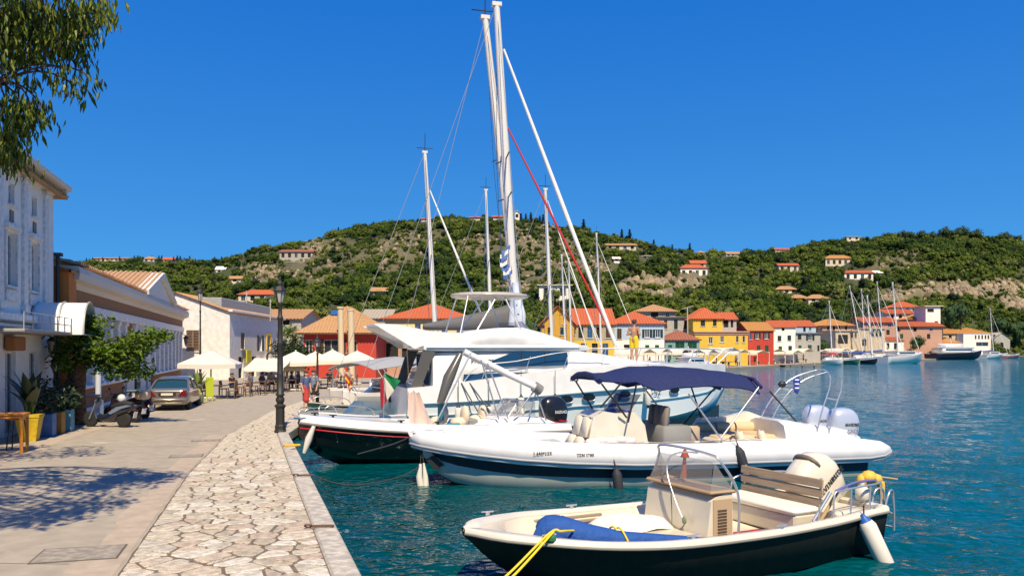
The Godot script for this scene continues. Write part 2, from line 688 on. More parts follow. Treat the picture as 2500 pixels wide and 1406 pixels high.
# pixel column,skyline height in the photograph,distance of ridge,distance of foot
var ridge := [[-900.0,720.0,520.0,150.0],[100.0,668.0,640.0,150.0],[170.0,648.0,650.0,150.0],[300.0,634.0,660.0,150.0],[420.0,636.0,650.0,150.0],[540.0,640.0,620.0,150.0],[620.0,622.0,570.0,150.0],[720.0,596.0,540.0,150.0],[820.0,570.0,520.0,150.0],[960.0,544.0,500.0,150.0],[1100.0,532.0,490.0,150.0],[1250.0,532.0,480.0,155.0],[1400.0,552.0,470.0,160.0],[1540.0,590.0,480.0,165.0],[1650.0,614.0,520.0,175.0],[1730.0,624.0,580.0,185.0],[1860.0,617.0,620.0,215.0],[1960.0,604.0,615.0,240.0],[2080.0,588.0,600.0,265.0],[2200.0,578.0,590.0,290.0],[2330.0,578.0,590.0,315.0],[2500.0,590.0,620.0,370.0],[2700.0,610.0,680.0,420.0],[3400.0,740.0,700.0,480.0]]
# bare ground and rock: centre px,py,half width,half height,strength
var bare := [[1300,585,130,45,0.4],[1340,640,110,55,0.55],[1180,600,90,30,0.35],[1580,705,85,32,1.0],[1690,690,50,30,0.7],[2180,725,50,22,0.8],[2330,712,160,26,1.0],[2460,705,60,26,0.9],[2470,745,45,14,0.9],[640,665,60,28,0.65],[780,605,60,26,0.55],[760,660,90,40,0.35],[930,625,130,50,0.35],[1000,590,110,30,0.35],[1250,705,60,26,0.7],[2200,640,90,30,0.4],[2010,690,30,16,0.2],[1450,660,60,35,0.5]]

func hill_point(px: float,t: float,nz: FastNoiseLite) -> Vector3:
	var yr := lerp_tab(ridge,px,1)
	var dr := lerp_tab(ridge,px,2)
	var df := lerp_tab(ridge,px,3)
	var d := df + (dr - df) * t
	var hr := CH + (HZ - yr) / F * dr
	var k := clampf(t,0.0,1.0)
	var h := hr * pow(k,1.12)
	if t > 1.0:
		h = hr - (t - 1.0) * (dr - df) * 0.35
	var x := (px - 1250.0) / F * d
	var bump := (nz.get_noise_2d(x,d) * 9.0 + nz.get_noise_2d(x * 3.1,d * 3.1) * 3.5) * smoothstep(0.04,0.3,k) * (1.0 - smoothstep(0.75,1.0,k) * 0.8)
	return Vector3(x,h + bump - 0.3,-d)

func bareness(px: float,py: float) -> float:
	var m := 0.0
	for b in bare:
		var q := Vector2((px - b[0]) / b[2],(py - b[1]) / b[3]).length()
		m = maxf(m,b[4] * smoothstep(1.25,0.55,q))
	return m

func leaf_clump(seed_: int,leaves: int,size: float) -> ArrayMesh:
	# a bush one unit across: a dark heart and many leaf faces at uneven radii
	var r := RandomNumberGenerator.new()
	r.seed = seed_
	var g := G.new()
	var lobes := []
	for i in 7:
		lobes.append([Vector3(r.randf_range(-0.3,0.3),r.randf_range(0.15,0.62),r.randf_range(-0.3,0.3)),r.randf_range(0.16,0.30)])
	for l in lobes:
		g.ball(l[0],Vector3.ONE * l[1] * 0.72,6)
	g.smooth(false)
	for i in leaves:
		var l = lobes[r.randi() % 7]
		var u := Vector3(r.randfn(),r.randfn(),r.randfn()).normalized()
		var p: Vector3 = l[0] + u * l[1] * r.randf_range(0.7,1.12)
		var a := Vector3(r.randfn(),r.randfn(),r.randfn()).cross(u).normalized()
		var n := (u + Vector3(r.randfn(),r.randfn(),r.randfn()) * 0.45).normalized()
		a = (a - n * a.dot(n)).normalized()
		var b := n.cross(a)
		var s := size * r.randf_range(0.6,1.3)
		g.tri(p + a * s,p + b * s * 0.7,p - a * s)
	return g.done()

func cypress_mesh(seed_: int) -> ArrayMesh:
	# a dark conifer one unit tall,ragged tiers of small faces
	var r := RandomNumberGenerator.new()
	r.seed = seed_
	var g := G.new()
	g.lathe([Vector2(0.10,0.08),Vector2(0.13,0.25),Vector2(0.10,0.55),Vector2(0.04,0.85),Vector2(0.005,0.97)],7)
	g.smooth(false)
	for i in 190:
		var y := pow(r.randf(),0.8) * 0.9 + 0.08
		var rad := (0.22 if y < 0.3 else lerpf(0.22,0.02,(y - 0.3) / 0.7)) * r.randf_range(0.55,1.15)
		var a := r.randf() * TAU
		var p := Vector3(cos(a) * rad,y,sin(a) * rad)
		var u := Vector3(cos(a),r.randf_range(-0.2,0.7),sin(a)).normalized()
		var s := r.randf_range(0.03,0.07)
		var q := u.cross(Vector3.UP).normalized()
		g.tri(p - q * s,p + q * s,p + u * s * 1.6)
	return g.done()

func build_hills():
	var nz := FastNoiseLite.new()
	nz.frequency = 0.012
	nz.fractal_octaves = 3
	nz.seed = 11
	var soil := FastNoiseLite.new()
	soil.frequency = 0.05
	soil.seed = 21
	var verts := PackedVector3Array()
	var cl := PackedColorArray()
	var idx := PackedInt32Array()
	var nc := 330
	var nr := 64
	for r in nr + 1:
		var t := 1.35 * r / nr
		for c in nc + 1:
			var px := -900.0 + 4300.0 * c / nc
			var p := hill_point(px,t,nz)
			var py := HZ - (p.y - CH) / -p.z * F
			var b := clampf(bareness(px,py) * 0.95 + soil.get_noise_2d(p.x,p.z) * 0.45,0,1)
			if b > 0.5:
				p += Vector3(soil.get_noise_2d(p.x * 3.0,p.z * 3.0),soil.get_noise_2d(p.z * 4.0,p.x * 4.0) * 1.6,soil.get_noise_2d(p.x * 5.0,p.z * 2.0)) * 3.0
			verts.append(p)
			cl.append(Color(0.050,0.060,0.020).lerp(Color(0.235,0.19,0.11),b))
	for r in nr:
		for c in nc:
			var a := r * (nc + 1) + c
			idx.append_array(PackedInt32Array([a,a + nc + 1,a + 1,a + 1,a + nc + 1,a + nc + 2]))
	var arr := []
	arr.resize(Mesh.ARRAY_MAX)
	arr[Mesh.ARRAY_VERTEX] = verts
	arr[Mesh.ARRAY_COLOR] = cl
	arr[Mesh.ARRAY_INDEX] = idx
	var am := ArrayMesh.new()
	am.add_surface_from_arrays(Mesh.PRIMITIVE_TRIANGLES,arr)
	var st := SurfaceTool.new()
	st.create_from(am,0)
	st.generate_normals()
	var o := MeshInstance3D.new()
	o.name = "hills"
	o.mesh = st.commit()
	o.material_override = mat("hillside",Color.WHITE,0.95,{"vc": true,"b": noise_tex("crag",0.02,0,1,5),"bs": 60.0,"s": Vector3.ONE * 0.03})
	add_child(o)
	tag(o,"scrub covered hills with bare limestone behind the town","","","structure")
	# scrub and trees nobody could count
	var leaf := mat("scrub",Color.WHITE,0.9,{"vc": true,"spec": 0.25})
	var sets := [[],[],[],[]]
	var keep := FastNoiseLite.new()
	keep.frequency = 0.018
	keep.seed = 31
	var n := 0
	while n < 30000:
		n += 1
		var px := rng.randf_range(-200,2700)
		var t := pow(rng.randf(),0.75) * 1.06 + 0.0
		var p := hill_point(px,t,nz)
		var py := HZ - (p.y - CH) / -p.z * F
		var kn := keep.get_noise_2d(p.x,p.z)
		var b := bareness(px,py)
		if rng.randf() < b * 0.72 or (px < 2150 and kn > 0.30 and rng.randf() < 0.2):
			continue
		var open := false
		for q in clearings:
			open = open or (px > q[0] and px < q[1] and py > q[2] and py < q[3])
		if open:
			continue
		var s := lerpf(1.6,6.4,pow(rng.randf(),1.3)) * (0.6 if b > 0.2 else 1.0) * (1.25 if px > 1700 else 0.95)
		if t > 0.93:
			s *= 0.8
		var hgt := s * rng.randf_range(0.7,1.15)
		var tone := rng.randf() * 0.55 + 0.22 + kn * 1.1
		var c := Color(0.026,0.055,0.010).lerp(Color(0.110,0.145,0.022),clampf(tone,0,1))
		if rng.randf() < 0.08:
			c = Color(0.14,0.16,0.045)
		if rng.randf() < 0.12:
			c = Color(0.020,0.036,0.016)
		sets[rng.randi() % 4].append([Transform3D(Basis(Vector3.UP,rng.randf() * TAU).scaled(Vector3(s,hgt,s)),p - Vector3(0,0.25 * s * 0.5,0)),c])
	for k in 4:
		var mm := MultiMesh.new()
		mm.transform_format = MultiMesh.TRANSFORM_3D
		mm.use_colors = true
		mm.mesh = leaf_clump(40 + k,230,0.085)
		mm.instance_count = sets[k].size()
		for i in sets[k].size():
			mm.set_instance_transform(i,sets[k][i][0])
			mm.set_instance_color(i,sets[k][i][1])
		var mi := MultiMeshInstance3D.new()
		mi.name = numbered("hillside_scrub")
		mi.multimesh = mm
		mi.material_override = leaf
		add_child(mi)
		tag(mi,["dense green scrub covering the hillside","olive bushes spread over the hillside","dark maquis shrubs over the hillside","low trees spread over the hillside"][k],"scrub","","stuff")

	# broken limestone in the bare places
	var rs := []
	n = 0
	while rs.size() < 2600 and n < 60000:
		n += 1
		var bb: Array = bare[rng.randi() % bare.size()]
		var px: float = bb[0] + rng.randfn() * bb[2] * 0.5
		var py: float = bb[1] + rng.randfn() * bb[3] * 0.5
		if rng.randf() > bareness(px,py) * 0.9 or px > 2700:
			continue
		var p := hill_at(px,py,nz)
		var s := lerpf(0.4,1.9,pow(rng.randf(),2.0)) * (1.45 if bb[4] > 0.85 else 0.75)
		var c := Color(0.40,0.31,0.20).lerp(Color(0.18,0.14,0.09),rng.randf())
		rs.append([Transform3D(Basis.from_euler(Vector3(rng.randf() * 0.6,rng.randf() * TAU,rng.randf() * 0.6)).scaled(Vector3(s,s * rng.randf_range(0.7,2.2),s)),p + Vector3(0,s * 0.1,0)),c])
	var rg := G.new()
	var rr := RandomNumberGenerator.new()
	rr.seed = 9
	var rings := []
	for i in 6:
		var ring := []
		for j in 8:
			var a := -TAU * j / 8
			var rad: float = [0.0,0.55,0.75,0.7,0.5,0.0][i] * rr.randf_range(0.6,1.25)
			ring.append(Vector3(cos(a) * rad,[-0.5,-0.4,-0.1,0.25,0.5,0.58][i] + rr.randf_range(-0.08,0.08),sin(a) * rad))
		rings.append(ring)
	rg.loft(rings,true,false,false)
	var mm := MultiMesh.new()
	mm.transform_format = MultiMesh.TRANSFORM_3D
	mm.use_colors = true
	mm.mesh = rg.done()
	mm.instance_count = rs.size()
	for i in rs.size():
		mm.set_instance_transform(i,rs[i][0])
		mm.set_instance_color(i,rs[i][1])
	var mi := MultiMeshInstance3D.new()
	mi.name = "limestone_rubble"
	mi.multimesh = mm
	mi.material_override = mat("limestone",Color.WHITE,0.95,{"vc": true})
	add_child(mi)
	tag(mi,"broken pale limestone over the bare slopes","rock","","stuff")

# ---------------------------------------------------------------- building kit
func glass() -> Material:
	return mat("window_glass",Color(0.03,0.04,0.05),0.08,{"spec": 0.6})

func face(g: G,w: float,h: float,holes: Array,xf: Transform3D,thick := 0.22):
	# wall face in local xy with openings [x centre,y bottom,w,h]; the reveals run back by the wall's thickness
	g.smooth(false)
	var xs := [0.0,w]
	for o in holes:
		xs.append(clampf(o[0] - o[2] / 2,0,w)); xs.append(clampf(o[0] + o[2] / 2,0,w))
	xs.sort()
	for i in xs.size() - 1:
		var a: float = xs[i]
		var b: float = xs[i + 1]
		if b - a < 0.001:
			continue
		var cuts := []
		for o in holes:
			if o[0] - o[2] / 2 < (a + b) / 2 and o[0] + o[2] / 2 > (a + b) / 2:
				cuts.append([o[1],o[1] + o[3]])
		cuts.sort()
		var y := 0.0
		for c in cuts + [[h,h]]:
			if c[0] - y > 0.001:
				g.quad(xf * Vector3(a,y,0),xf * Vector3(b,y,0),xf * Vector3(b,c[0],0),xf * Vector3(a,c[0],0))
			y = maxf(y,c[1])
	for o in holes:
		var l: float = o[0] - o[2] / 2
		var r: float = o[0] + o[2] / 2
		var bt: float = o[1]
		var tp: float = o[1] + o[3]
		var k := -thick
		g.quad(xf * Vector3(l,bt,0),xf * Vector3(r,bt,0),xf * Vector3(r,bt,k),xf * Vector3(l,bt,k))
		g.quad(xf * Vector3(l,tp,k),xf * Vector3(r,tp,k),xf * Vector3(r,tp,0),xf * Vector3(l,tp,0))
		g.quad(xf * Vector3(l,bt,k),xf * Vector3(l,tp,k),xf * Vector3(l,tp,0),xf * Vector3(l,bt,0))
		g.quad(xf * Vector3(r,bt,0),xf * Vector3(r,tp,0),xf * Vector3(r,tp,k),xf * Vector3(r,bt,k))

func bars(g: G,w: float,h: float,t: float,z: float,deep: float,xf: Transform3D,cross := true):
	var b := xf.basis
	for q in [[Vector3(0,t / 2,z),Vector3(w,t,deep)],[Vector3(0,h - t / 2,z),Vector3(w,t,deep)],[Vector3(-w / 2 + t / 2,h / 2,z),Vector3(t,h - 2 * t,deep)],[Vector3(w / 2 - t / 2,h / 2,z),Vector3(t,h - 2 * t,deep)]]:
		g.box(xf * q[0],q[1],b)
	if cross:
		g.box(xf * Vector3(0,h / 2,z),Vector3(t * 0.8,h - 2 * t,deep * 0.9),b)

func opening(parent: Node3D,xf: Transform3D,w: float,h: float,kind: String,shut: Material,trim: Material):
	# kinds: p plain,s shutters shut,o shutters open,d door,g glass door or shop window,x dark opening
	var g := G.new()
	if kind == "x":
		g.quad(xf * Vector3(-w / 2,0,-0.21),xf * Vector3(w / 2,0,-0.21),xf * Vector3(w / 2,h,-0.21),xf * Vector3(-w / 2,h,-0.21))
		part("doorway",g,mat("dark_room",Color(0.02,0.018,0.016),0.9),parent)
		return
	if kind == "d":
		g.bev(xf * Vector3(0,h / 2,-0.15),Vector3(w,h,0.06),0.015,xf.basis)
		for s in [-1,1]:
			for q in [[0.28,0.36],[0.72,0.36]]:
				g.bev(xf * Vector3(s * w * 0.24,h * q[0],-0.115),Vector3(w * 0.36,h * q[1],0.03),0.012,xf.basis)
		var dn := part("door",g,shut if shut else mat("door_wood",Color(0.10,0.06,0.035),0.7),parent)
		var k := G.new()
		k.ball(xf * Vector3(w * 0.06,h * 0.47,-0.08),Vector3.ONE * 0.035,6)
		part("handle",k,mat("brass",Color(0.4,0.3,0.12),0.4,{"metal": 0.8}),dn)
		return
	bars(g,w,h,minf(0.07,w * 0.1),-0.13,0.06,xf,w > 0.5)
	var win := part("window",g,trim if trim else mat("window_white",Color(0.72,0.71,0.68),0.5),parent)
	var p := G.new()
	p.quad(xf * Vector3(-w / 2,0,-0.15),xf * Vector3(w / 2,0,-0.15),xf * Vector3(w / 2,h,-0.15),xf * Vector3(-w / 2,h,-0.15))
	part("pane",p,glass(),win)
	if kind != "g":
		var sg := G.new()
		sg.box(xf * Vector3(0,-0.04,0.03),Vector3(w + 0.22,0.07,0.16),xf.basis)
		part("sill",sg,trim if trim else mat("window_white",Color(0.72,0.71,0.68),0.5),win)
	if shut and (kind == "s" or kind == "o"):
		for s in [-1,1]:
			var q := G.new()
			var c := Vector3(s * w / 4,h / 2,-0.06) if kind == "s" else Vector3(s * (w / 2 + w / 4 + 0.02),h / 2,0.035)
			var ww := w / 2 - 0.015
			bars(q,ww,h,0.06,0.0,0.05,xf * Transform3D(Basis(),c - Vector3(0,h / 2,0)),false)
			var nl := 7
			for i in nl:
				q.box(xf * (c + Vector3(0,-h / 2 + 0.06 + (h - 0.12) * (i + 0.5) / nl,0)),Vector3(ww - 0.12,(h - 0.12) / nl * 0.8,0.018),xf.basis * Basis(Vector3.RIGHT,0.35))
			part("shutter",q,shut,win)

func slope(g: G,ribs: G,a: Vector3,b: Vector3,c: Vector3,d: Vector3,gap := 0.4,rr := 0.08):
	# one roof plane: eave a-b (left to right from outside),top d-c; a slab with rows of half-round tiles on it
	var u := (b - a).normalized()
	var n := (b - a).cross(d - a).normalized()
	if (d - a).length() < 0.01:
		n = (b - a).cross(c - a).normalized()
	var v := n.cross(u)
	g.smooth(false)
	var t := n * 0.10
	g.quad(a,b,c,d)
	g.quad(b - t,a - t,d - t,c - t)
	g.quad(a - t,b - t,b,a)
	var l := (b - a).dot(u)
	var top := (d - a).dot(v)
	var x0 := (d - a).dot(u)
	var x1 := (c - a).dot(u)
	var count := maxi(2,int(l / gap))
	ribs.smooth(false)
	for i in count:
		var x := (i + 0.5) * l / count
		var m := top
		if x0 > 0.01 and x < x0:
			m = minf(m,top * x / x0)
		if x1 < l - 0.01 and x > x1:
			m = minf(m,top * (l - x) / (l - x1))
		if m < 0.15:
			continue
		var p := a + u * x - v * 0.06
		var e := a + u * x + v * (m - 0.02)
		var s := u * rr
		var q := u * rr * 0.55 + n * rr * 0.8
		var q2 := -u * rr * 0.55 + n * rr * 0.8
		ribs.quad(p - s,p + q2,e + q2,e - s)
		ribs.quad(p + q2,p + q,e + q,e + q2)
		ribs.quad(p + q,p + s,e + s,e + q)
		ribs.quad(p - s,p + s,p + q,p + q2)

func roof(parent: Node3D,kind: String,w: float,d: float,h: float,rh: float,ov: float,rm: Material,wm: Material,gap := 0.4):
	var g := G.new()
	var r := G.new()
	var x0 := -ov
	var x1 := w + ov
	var z0 := ov
	var z1 := -d - ov
	var drop := rh * ov / (d / 2.0)
	var y := h - minf(drop,0.25)
	var fl := Vector3(x0,y,z0)
	var fr := Vector3(x1,y,z0)
	var br := Vector3(x1,y,z1)
	var bl := Vector3(x0,y,z1)
	var rr := gap * 0.21
	match kind:
		"hip":
			var a := Vector3(x0 + (d / 2 + ov) * 0.95,h + rh,-d / 2)
			var b := Vector3(x1 - (d / 2 + ov) * 0.95,h + rh,-d / 2)
			if w < d:
				a = Vector3(w / 2,h + rh,z0 - (w / 2 + ov) * 0.95)
				b = Vector3(w / 2,h + rh,z1 + (w / 2 + ov) * 0.95)
				slope(g,r,fl,fr,a,a,gap,rr); slope(g,r,fr,br,b,a,gap,rr)
				slope(g,r,br,bl,b,b,gap,rr); slope(g,r,bl,fl,a,b,gap,rr)
			else:
				if b.x < a.x:
					b.x = (a.x + b.x) / 2; a.x = b.x
				slope(g,r,fl,fr,b,a,gap,rr); slope(g,r,fr,br,b,b,gap,rr)
				slope(g,r,br,bl,a,b,gap,rr); slope(g,r,bl,fl,a,a,gap,rr)
		"gable":   # ridge along the front
			var a := Vector3(x0,h + rh,-d / 2)
			var b := Vector3(x1,h + rh,-d / 2)
			slope(g,r,fl,fr,b,a,gap,rr); slope(g,r,br,bl,a,b,gap,rr)
		"front":   # gable faces the front
			var a := Vector3(w / 2,h + rh,z0)
			var b := Vector3(w / 2,h + rh,z1)
			slope(g,r,fr,br,b,a,gap,rr); slope(g,r,bl,fl,a,b,gap,rr)
		"flat":
			g.bev(Vector3(w / 2,h + 0.12,-d / 2),Vector3(w + 2 * ov,0.24,d + 2 * ov),0.03)
	var rf := part("roof",g,rm,parent)
	if kind != "flat":
		stuff(part("tile_course",r,rm,rf))

func house(called: String,label: String,at_: Vector3,yaw: float,o: Dictionary) -> Node3D:
	var t := thing(called,label,o.get("cat","house"),at_,yaw,o.get("group",""))
	var w: float = o.w
	var d: float = o.d
	var h: float = o.h
	var wm: Material = o.wall
	var g := G.new()
	var wins: Array = o.get("wins",[])
	face(g,w,h,wins,Transform3D())
	var rt := Transform3D(Basis(Vector3.UP,PI / 2),Vector3(w,0,0))
	var lt := Transform3D(Basis(Vector3.UP,-PI / 2),Vector3(0,0,-d))
	face(g,d,h,o.get("right",[]),rt)
	face(g,d,h,o.get("left",[]),lt)
	g.smooth(false)
	g.quad(Vector3(w,0,-d),Vector3(0,0,-d),Vector3(0,h,-d),Vector3(w,h,-d))
	var kind: String = o.get("roof","hip")
	var rh: float = o.get("rh",1.2)
	if kind == "gable":
		for x in [0.0,w]:
			var tr := [Vector3(x,h,0),Vector3(x,h,-d),Vector3(x,h + rh,-d / 2)]
			if x == 0.0:
				tr.reverse()
			g.tri(tr[0],tr[1],tr[2])
	elif kind == "front":
		g.tri(Vector3(0,h,0),Vector3(w,h,0),Vector3(w / 2,h + rh,0))
		g.tri(Vector3(w,h,-d),Vector3(0,h,-d),Vector3(w / 2,h + rh,-d))
	part("wall",g,wm,t)
	if o.has("low"):    # lower storey in another colour: a skin 2 cm proud of the wall
		var lg := G.new()
		var lw := []
		for q in wins:
			if q[1] < o.low[0]:
				lw.append([q[0],q[1],q[2],minf(q[3],o.low[0] - q[1])])
		face(lg,w,o.low[0],lw,Transform3D(Basis(),Vector3(0,0,0.02)),0.02)
		part("lower_wall",lg,o.low[1],t)
	if o.has("cornice"):
		var cg := G.new()
		var cy: float = o.cornice[0]
		cg.box(Vector3(w / 2,cy,0.05),Vector3(w + 0.2,o.cornice[1],0.14))
		cg.box(Vector3(w + 0.05,cy,-d / 2 - 0.02),Vector3(0.14,o.cornice[1],d))
		part("cornice",cg,o.cornice[2],t)
	var trim = o.get("trim",null)
	for side in [[wins,Transform3D()],[o.get("right",[]),rt],[o.get("left",[]),lt]]:
		for q in side[0]:
			opening(t,side[1] * Transform3D(Basis(),Vector3(q[0],q[1],0)),q[2],q[3],q[4],q[5] if q.size() > 5 else null,q[6] if q.size() > 6 else trim)
	if kind != "none":
		roof(t,kind,w,d,h,rh,o.get("ov",0.35),o.rmat,wm,o.get("gap",0.4))
	for c in o.get("chimneys",[]):
		var q := G.new()
		q.bev(Vector3(c[0],h + rh * 0.6 + c[2] / 2,-c[1]),Vector3(0.6,c[2] + rh * 0.8,0.5),0.03)
		q.bev(Vector3(c[0],h + rh * 1.0 + c[2],-c[1]),Vector3(0.75,0.12,0.65),0.03)
		part("chimney",q,wm,t)
	return t

# a house given by what the photograph shows of it: px of its sides,its distance,heights of eave and ridge; windows [px,py of centre,px wide,px high,kind,shutter]
func fh(called: String,label: String,pl: float,pr: float,d: float,eave: float,top: float,deep: float,o: Dictionary,base := 0.0) -> Node3D:
	var k := d / F
	var ht := CH + (HZ - eave) * k - base
	var ws := []
	for q in o.get("wpx",[]):
		var r: Array = [(q[0] - pl) * k,CH + (HZ - q[1] - q[3] / 2.0) * k - base,q[2] * k,q[3] * k] + q.slice(4)
		r[1] = maxf(r[1],0.02)
		ws.append(r)
	o.wins = ws
	o.w = (pr - pl) * k
	o.d = deep
	o.h = ht
	o.rh = (eave - top) * k + deep * 0.5 * (HZ - top) / F   # the ridge lies further back,so it is higher than it looks
	if o.has("lowpx"):
		o.low = [CH + (HZ - o.lowpx[0]) * k - base,o.lowpx[1]]
	if o.has("cornpx"):
		o.cornice = [CH + (HZ - o.cornpx[0]) * k - base,o.cornpx[1],o.cornpx[2]]
	return house(called,label,Vector3((pl - 1250) * k,base,-d),o.get("yaw",0.0),o)

# ---------------------------------------------------------------- town across the bay and villas on the hill
func build_town():
	var white := plaster("plaster_white",Color(0.92,0.84,0.74),0.88)
	var yellow := plaster("plaster_yellow",Color(0.72,0.47,0.06),0.85)
	var red := plaster("plaster_red",Color(0.52,0.055,0.035),0.85)
	var blue := plaster("plaster_blue",Color(0.44,0.55,0.66),0.85)
	var grey := plaster("plaster_grey",Color(0.46,0.43,0.37),0.75)
	var beige := plaster("plaster_beige",Color(0.60,0.49,0.34),0.8)
	var ochre := plaster("plaster_ochre",Color(0.60,0.33,0.035),0.8)
	var pale := plaster("plaster_pale",Color(0.74,0.63,0.34),0.85)
	var pink := plaster("plaster_pink",Color(0.52,0.30,0.21),0.8)
	var teal := plaster("plaster_teal",Color(0.20,0.36,0.34),0.85)
	var olive := plaster("plaster_olive",Color(0.42,0.36,0.22),0.85)
	var orange_t := mat("tiles_orange",Color(0.66,0.16,0.055),0.85,{"t": noise_tex("tiletone",0.03,0.72,1.0,5,512),"s": Vector3.ONE * 0.5})
	var tan_t := mat("tiles_tan",Color(0.60,0.34,0.155),0.85,{"t": noise_tex("tiletone",0.03,0.72,1.0,5,512),"s": Vector3.ONE * 0.5})
	var brown_t := mat("tiles_brown",Color(0.42,0.15,0.09),0.85,{"t": noise_tex("tiletone",0.03,0.72,1.0,5,512),"s": Vector3.ONE * 0.5})
	var gold_t := mat("tiles_gold",Color(0.66,0.31,0.085),0.85,{"t": noise_tex("tiletone",0.03,0.72,1.0,5,512),"s": Vector3.ONE * 0.5})
	var slate := mat("ledge_grey",Color(0.14,0.13,0.12),0.8)
	var green := paint("shutter_green",Color(0.025,0.13,0.06))
	var dkgreen := paint("shutter_dark",Color(0.02,0.05,0.045))
	var dkblue := paint("shutter_blue",Color(0.05,0.16,0.36))
	var brown := paint("shutter_brown",Color(0.13,0.07,0.035))
	var cream := paint("trim_cream",Color(0.72,0.64,0.45))
	var wt := paint("trim_white",Color(0.86,0.82,0.76))
	# by the street's end
	var t := fh("red_house","red house with ochre hipped roof behind the cafe umbrellas",742,918,78,806,749,9.0,{"wall": red,"rmat": tan_t,"gap": 0.3,"ov": 0.7,"trim": cream,"cornpx": [812,0.32,cream],"wpx": [[808,848,36,38,"o",dkgreen],[860,846,24,30,"p"],[754,846,18,34,"p",null,wt]]})
	var g := G.new()
	g.box(Vector3(0,0,0),Vector3(0.95,0.06,0.8),Basis(Vector3.RIGHT,0.62))
	var sk := part("skylight",g,mat("skylight_glass",Color(0.04,0.10,0.26),0.1),t)
	sk.position = Vector3(2.6,CH + (HZ - 773) * 0.0405 + 0.35,-2.0)
	for f in [[831,752,872,"taller of two pale flue pipes in front of the red house"],[856,758,838,"shorter pale flue pipe ending over the red house's yellow window"]]:
		g = G.new()
		var lo := at(f[0] + 3,905,76.0)
		var hi := at(f[0],f[1],76.0)
		lo.y = 0.0
		g.tube([lo,hi],0.3 if f[0] > 840 else 0.27,12)
		g.tube([hi + Vector3(0,-0.05,0),hi + Vector3(0,0.12,0)],0.34,12)
		one("flue_pipe",g,mat("flue",Color(0.62,0.50,0.32),0.6),f[3],"flue","pale flues before the red house")
	fh("brick_pavilion","pinkish arched brick building right of the red house",925,1005,84,822,800,6.0,{"wall": pink,"rmat": brown_t,"roof": "gable","wpx": [[957,862,30,50,"x"],[988,870,14,40,"x"]]})
	fh("tan_roof_house","low house with tan tiled roofs behind the street lamp",636,735,96,776,755,10,{"wall": grey,"rmat": tan_t,"roof": "gable","wpx": [[690,787,34,12,"x"],[655,800,14,18,"p"]]})
	fh("grey_roof_house","small house with weathered grey roof between red and yellow houses",884,950,112,775,755,8,{"wall": grey,"rmat": mat("tiles_grey",Color(0.36,0.31,0.24),0.9),"roof": "gable","wpx": [[915,790,12,16,"p"]]})
	fh("yellow_house","long yellow house with bright orange roof and blue shutters",940,1150,104,774,742,11,{"wall": olive,"rmat": orange_t,"lowpx": [791,pale],"ov": 0.5,"trim": wt,"wpx": [[961,806,14,24,"s",dkblue],[1020,804,14,26,"s",dkblue],[1085,804,14,26,"s",dkblue],[1122,806,14,24,"s",dkblue]]})
	# far side of the bay,from left to right
	fh("ochre_house","ochre house whose gable end faces the harbour",1322,1402,116,792,752,12,{"wall": ochre,"rmat": orange_t,"roof": "front","trim": wt,"wpx": [[1378,780,10,22,"s",dkgreen],[1375,808,15,18,"s",dkgreen],[1344,812,12,20,"s",dkgreen]]})
	fh("orange_roof_house","grey house with red orange roof joined to the ochre gable",1402,1500,117,790,753,11,{"wall": olive,"rmat": orange_t,"roof": "gable","lowpx": [832,yellow],"ov": 0.3,"wpx": [[1418,812,12,26,"x"],[1440,812,12,26,"s",dkblue],[1462,812,12,26,"x"],[1485,812,12,26,"s",brown],[1425,855,14,34,"s",green],[1452,855,14,34,"x"],[1478,855,14,34,"s",dkblue]]})
	fh("blue_house","pale blue house with orange roof and open dark shutters",1492,1622,120,788,762,10,{"wall": blue,"rmat": orange_t,"roof": "hip","lowpx": [830,white],"ov": 0.35,"trim": wt,"wpx": [[1580,814,12,20,"o",dkgreen],[1606,814,12,20,"o",dkgreen],[1512,815,11,26,"s",brown],[1556,815,11,26,"s",brown],[1580,851,10,18,"s",green],[1604,851,10,18,"s",green],[1530,855,14,28,"x"]]})
	fh("green_shop","low shop with brown roof and teal green shutters",1624,1708,124,828,808,8,{"wall": teal,"rmat": brown_t,"roof": "hip","cat": "shop","ov": 0.3,"wpx": [[1660,856,22,44,"s",green],[1690,856,22,44,"s",green],[1636,860,10,36,"d",green]]})
	fh("tan_villa","tan roofed house on the rise behind the blue house",1556,1650,158,758,744,9,{"wall": grey,"rmat": tan_t,"ov": 0.6,"wpx": [[1598,768,18,12,"x"],[1630,768,10,14,"p"]]})
	fh("grey_house","grey house with flat dark roof ledge above the green shop",1606,1694,146,776,770,9,{"wall": grey,"rmat": slate,"roof": "flat","ov": 0.4,"trim": wt,"wpx": [[1625,792,8,22,"s",brown],[1650,792,9,24,"s",dkgreen],[1674,793,8,20,"x"],[1650,825,10,26,"x"]]})
	t = fh("yellow_villa","bright yellow two tier villa with peaked orange roof",1697,1826,138,812,808,11,{"wall": yellow,"rmat": pink,"roof": "flat","ov": 0.25,"trim": wt,"cornpx": [815,0.25,paint("trim_pink",Color(0.45,0.25,0.22))],"wpx": [[1735,831,10,16,"p",null,wt],[1763,828,9,15,"p",null,wt],[1800,828,6,16,"p",null,wt],[1816,828,6,16,"p",null,wt],[1735,856,8,14,"s",brown],[1763,854,8,14,"s",brown]]})
	fh("yellow_tower","upper storey of the yellow villa under a steep orange roof",1692,1764,141,776,752,8.5,{"wall": yellow,"rmat": orange_t,"roof": "hip","ov": 0.35,"trim": wt,"wpx": [[1716,789,11,15,"s",dkgreen],[1745,788,9,16,"s",dkgreen]],"cat": "house"})
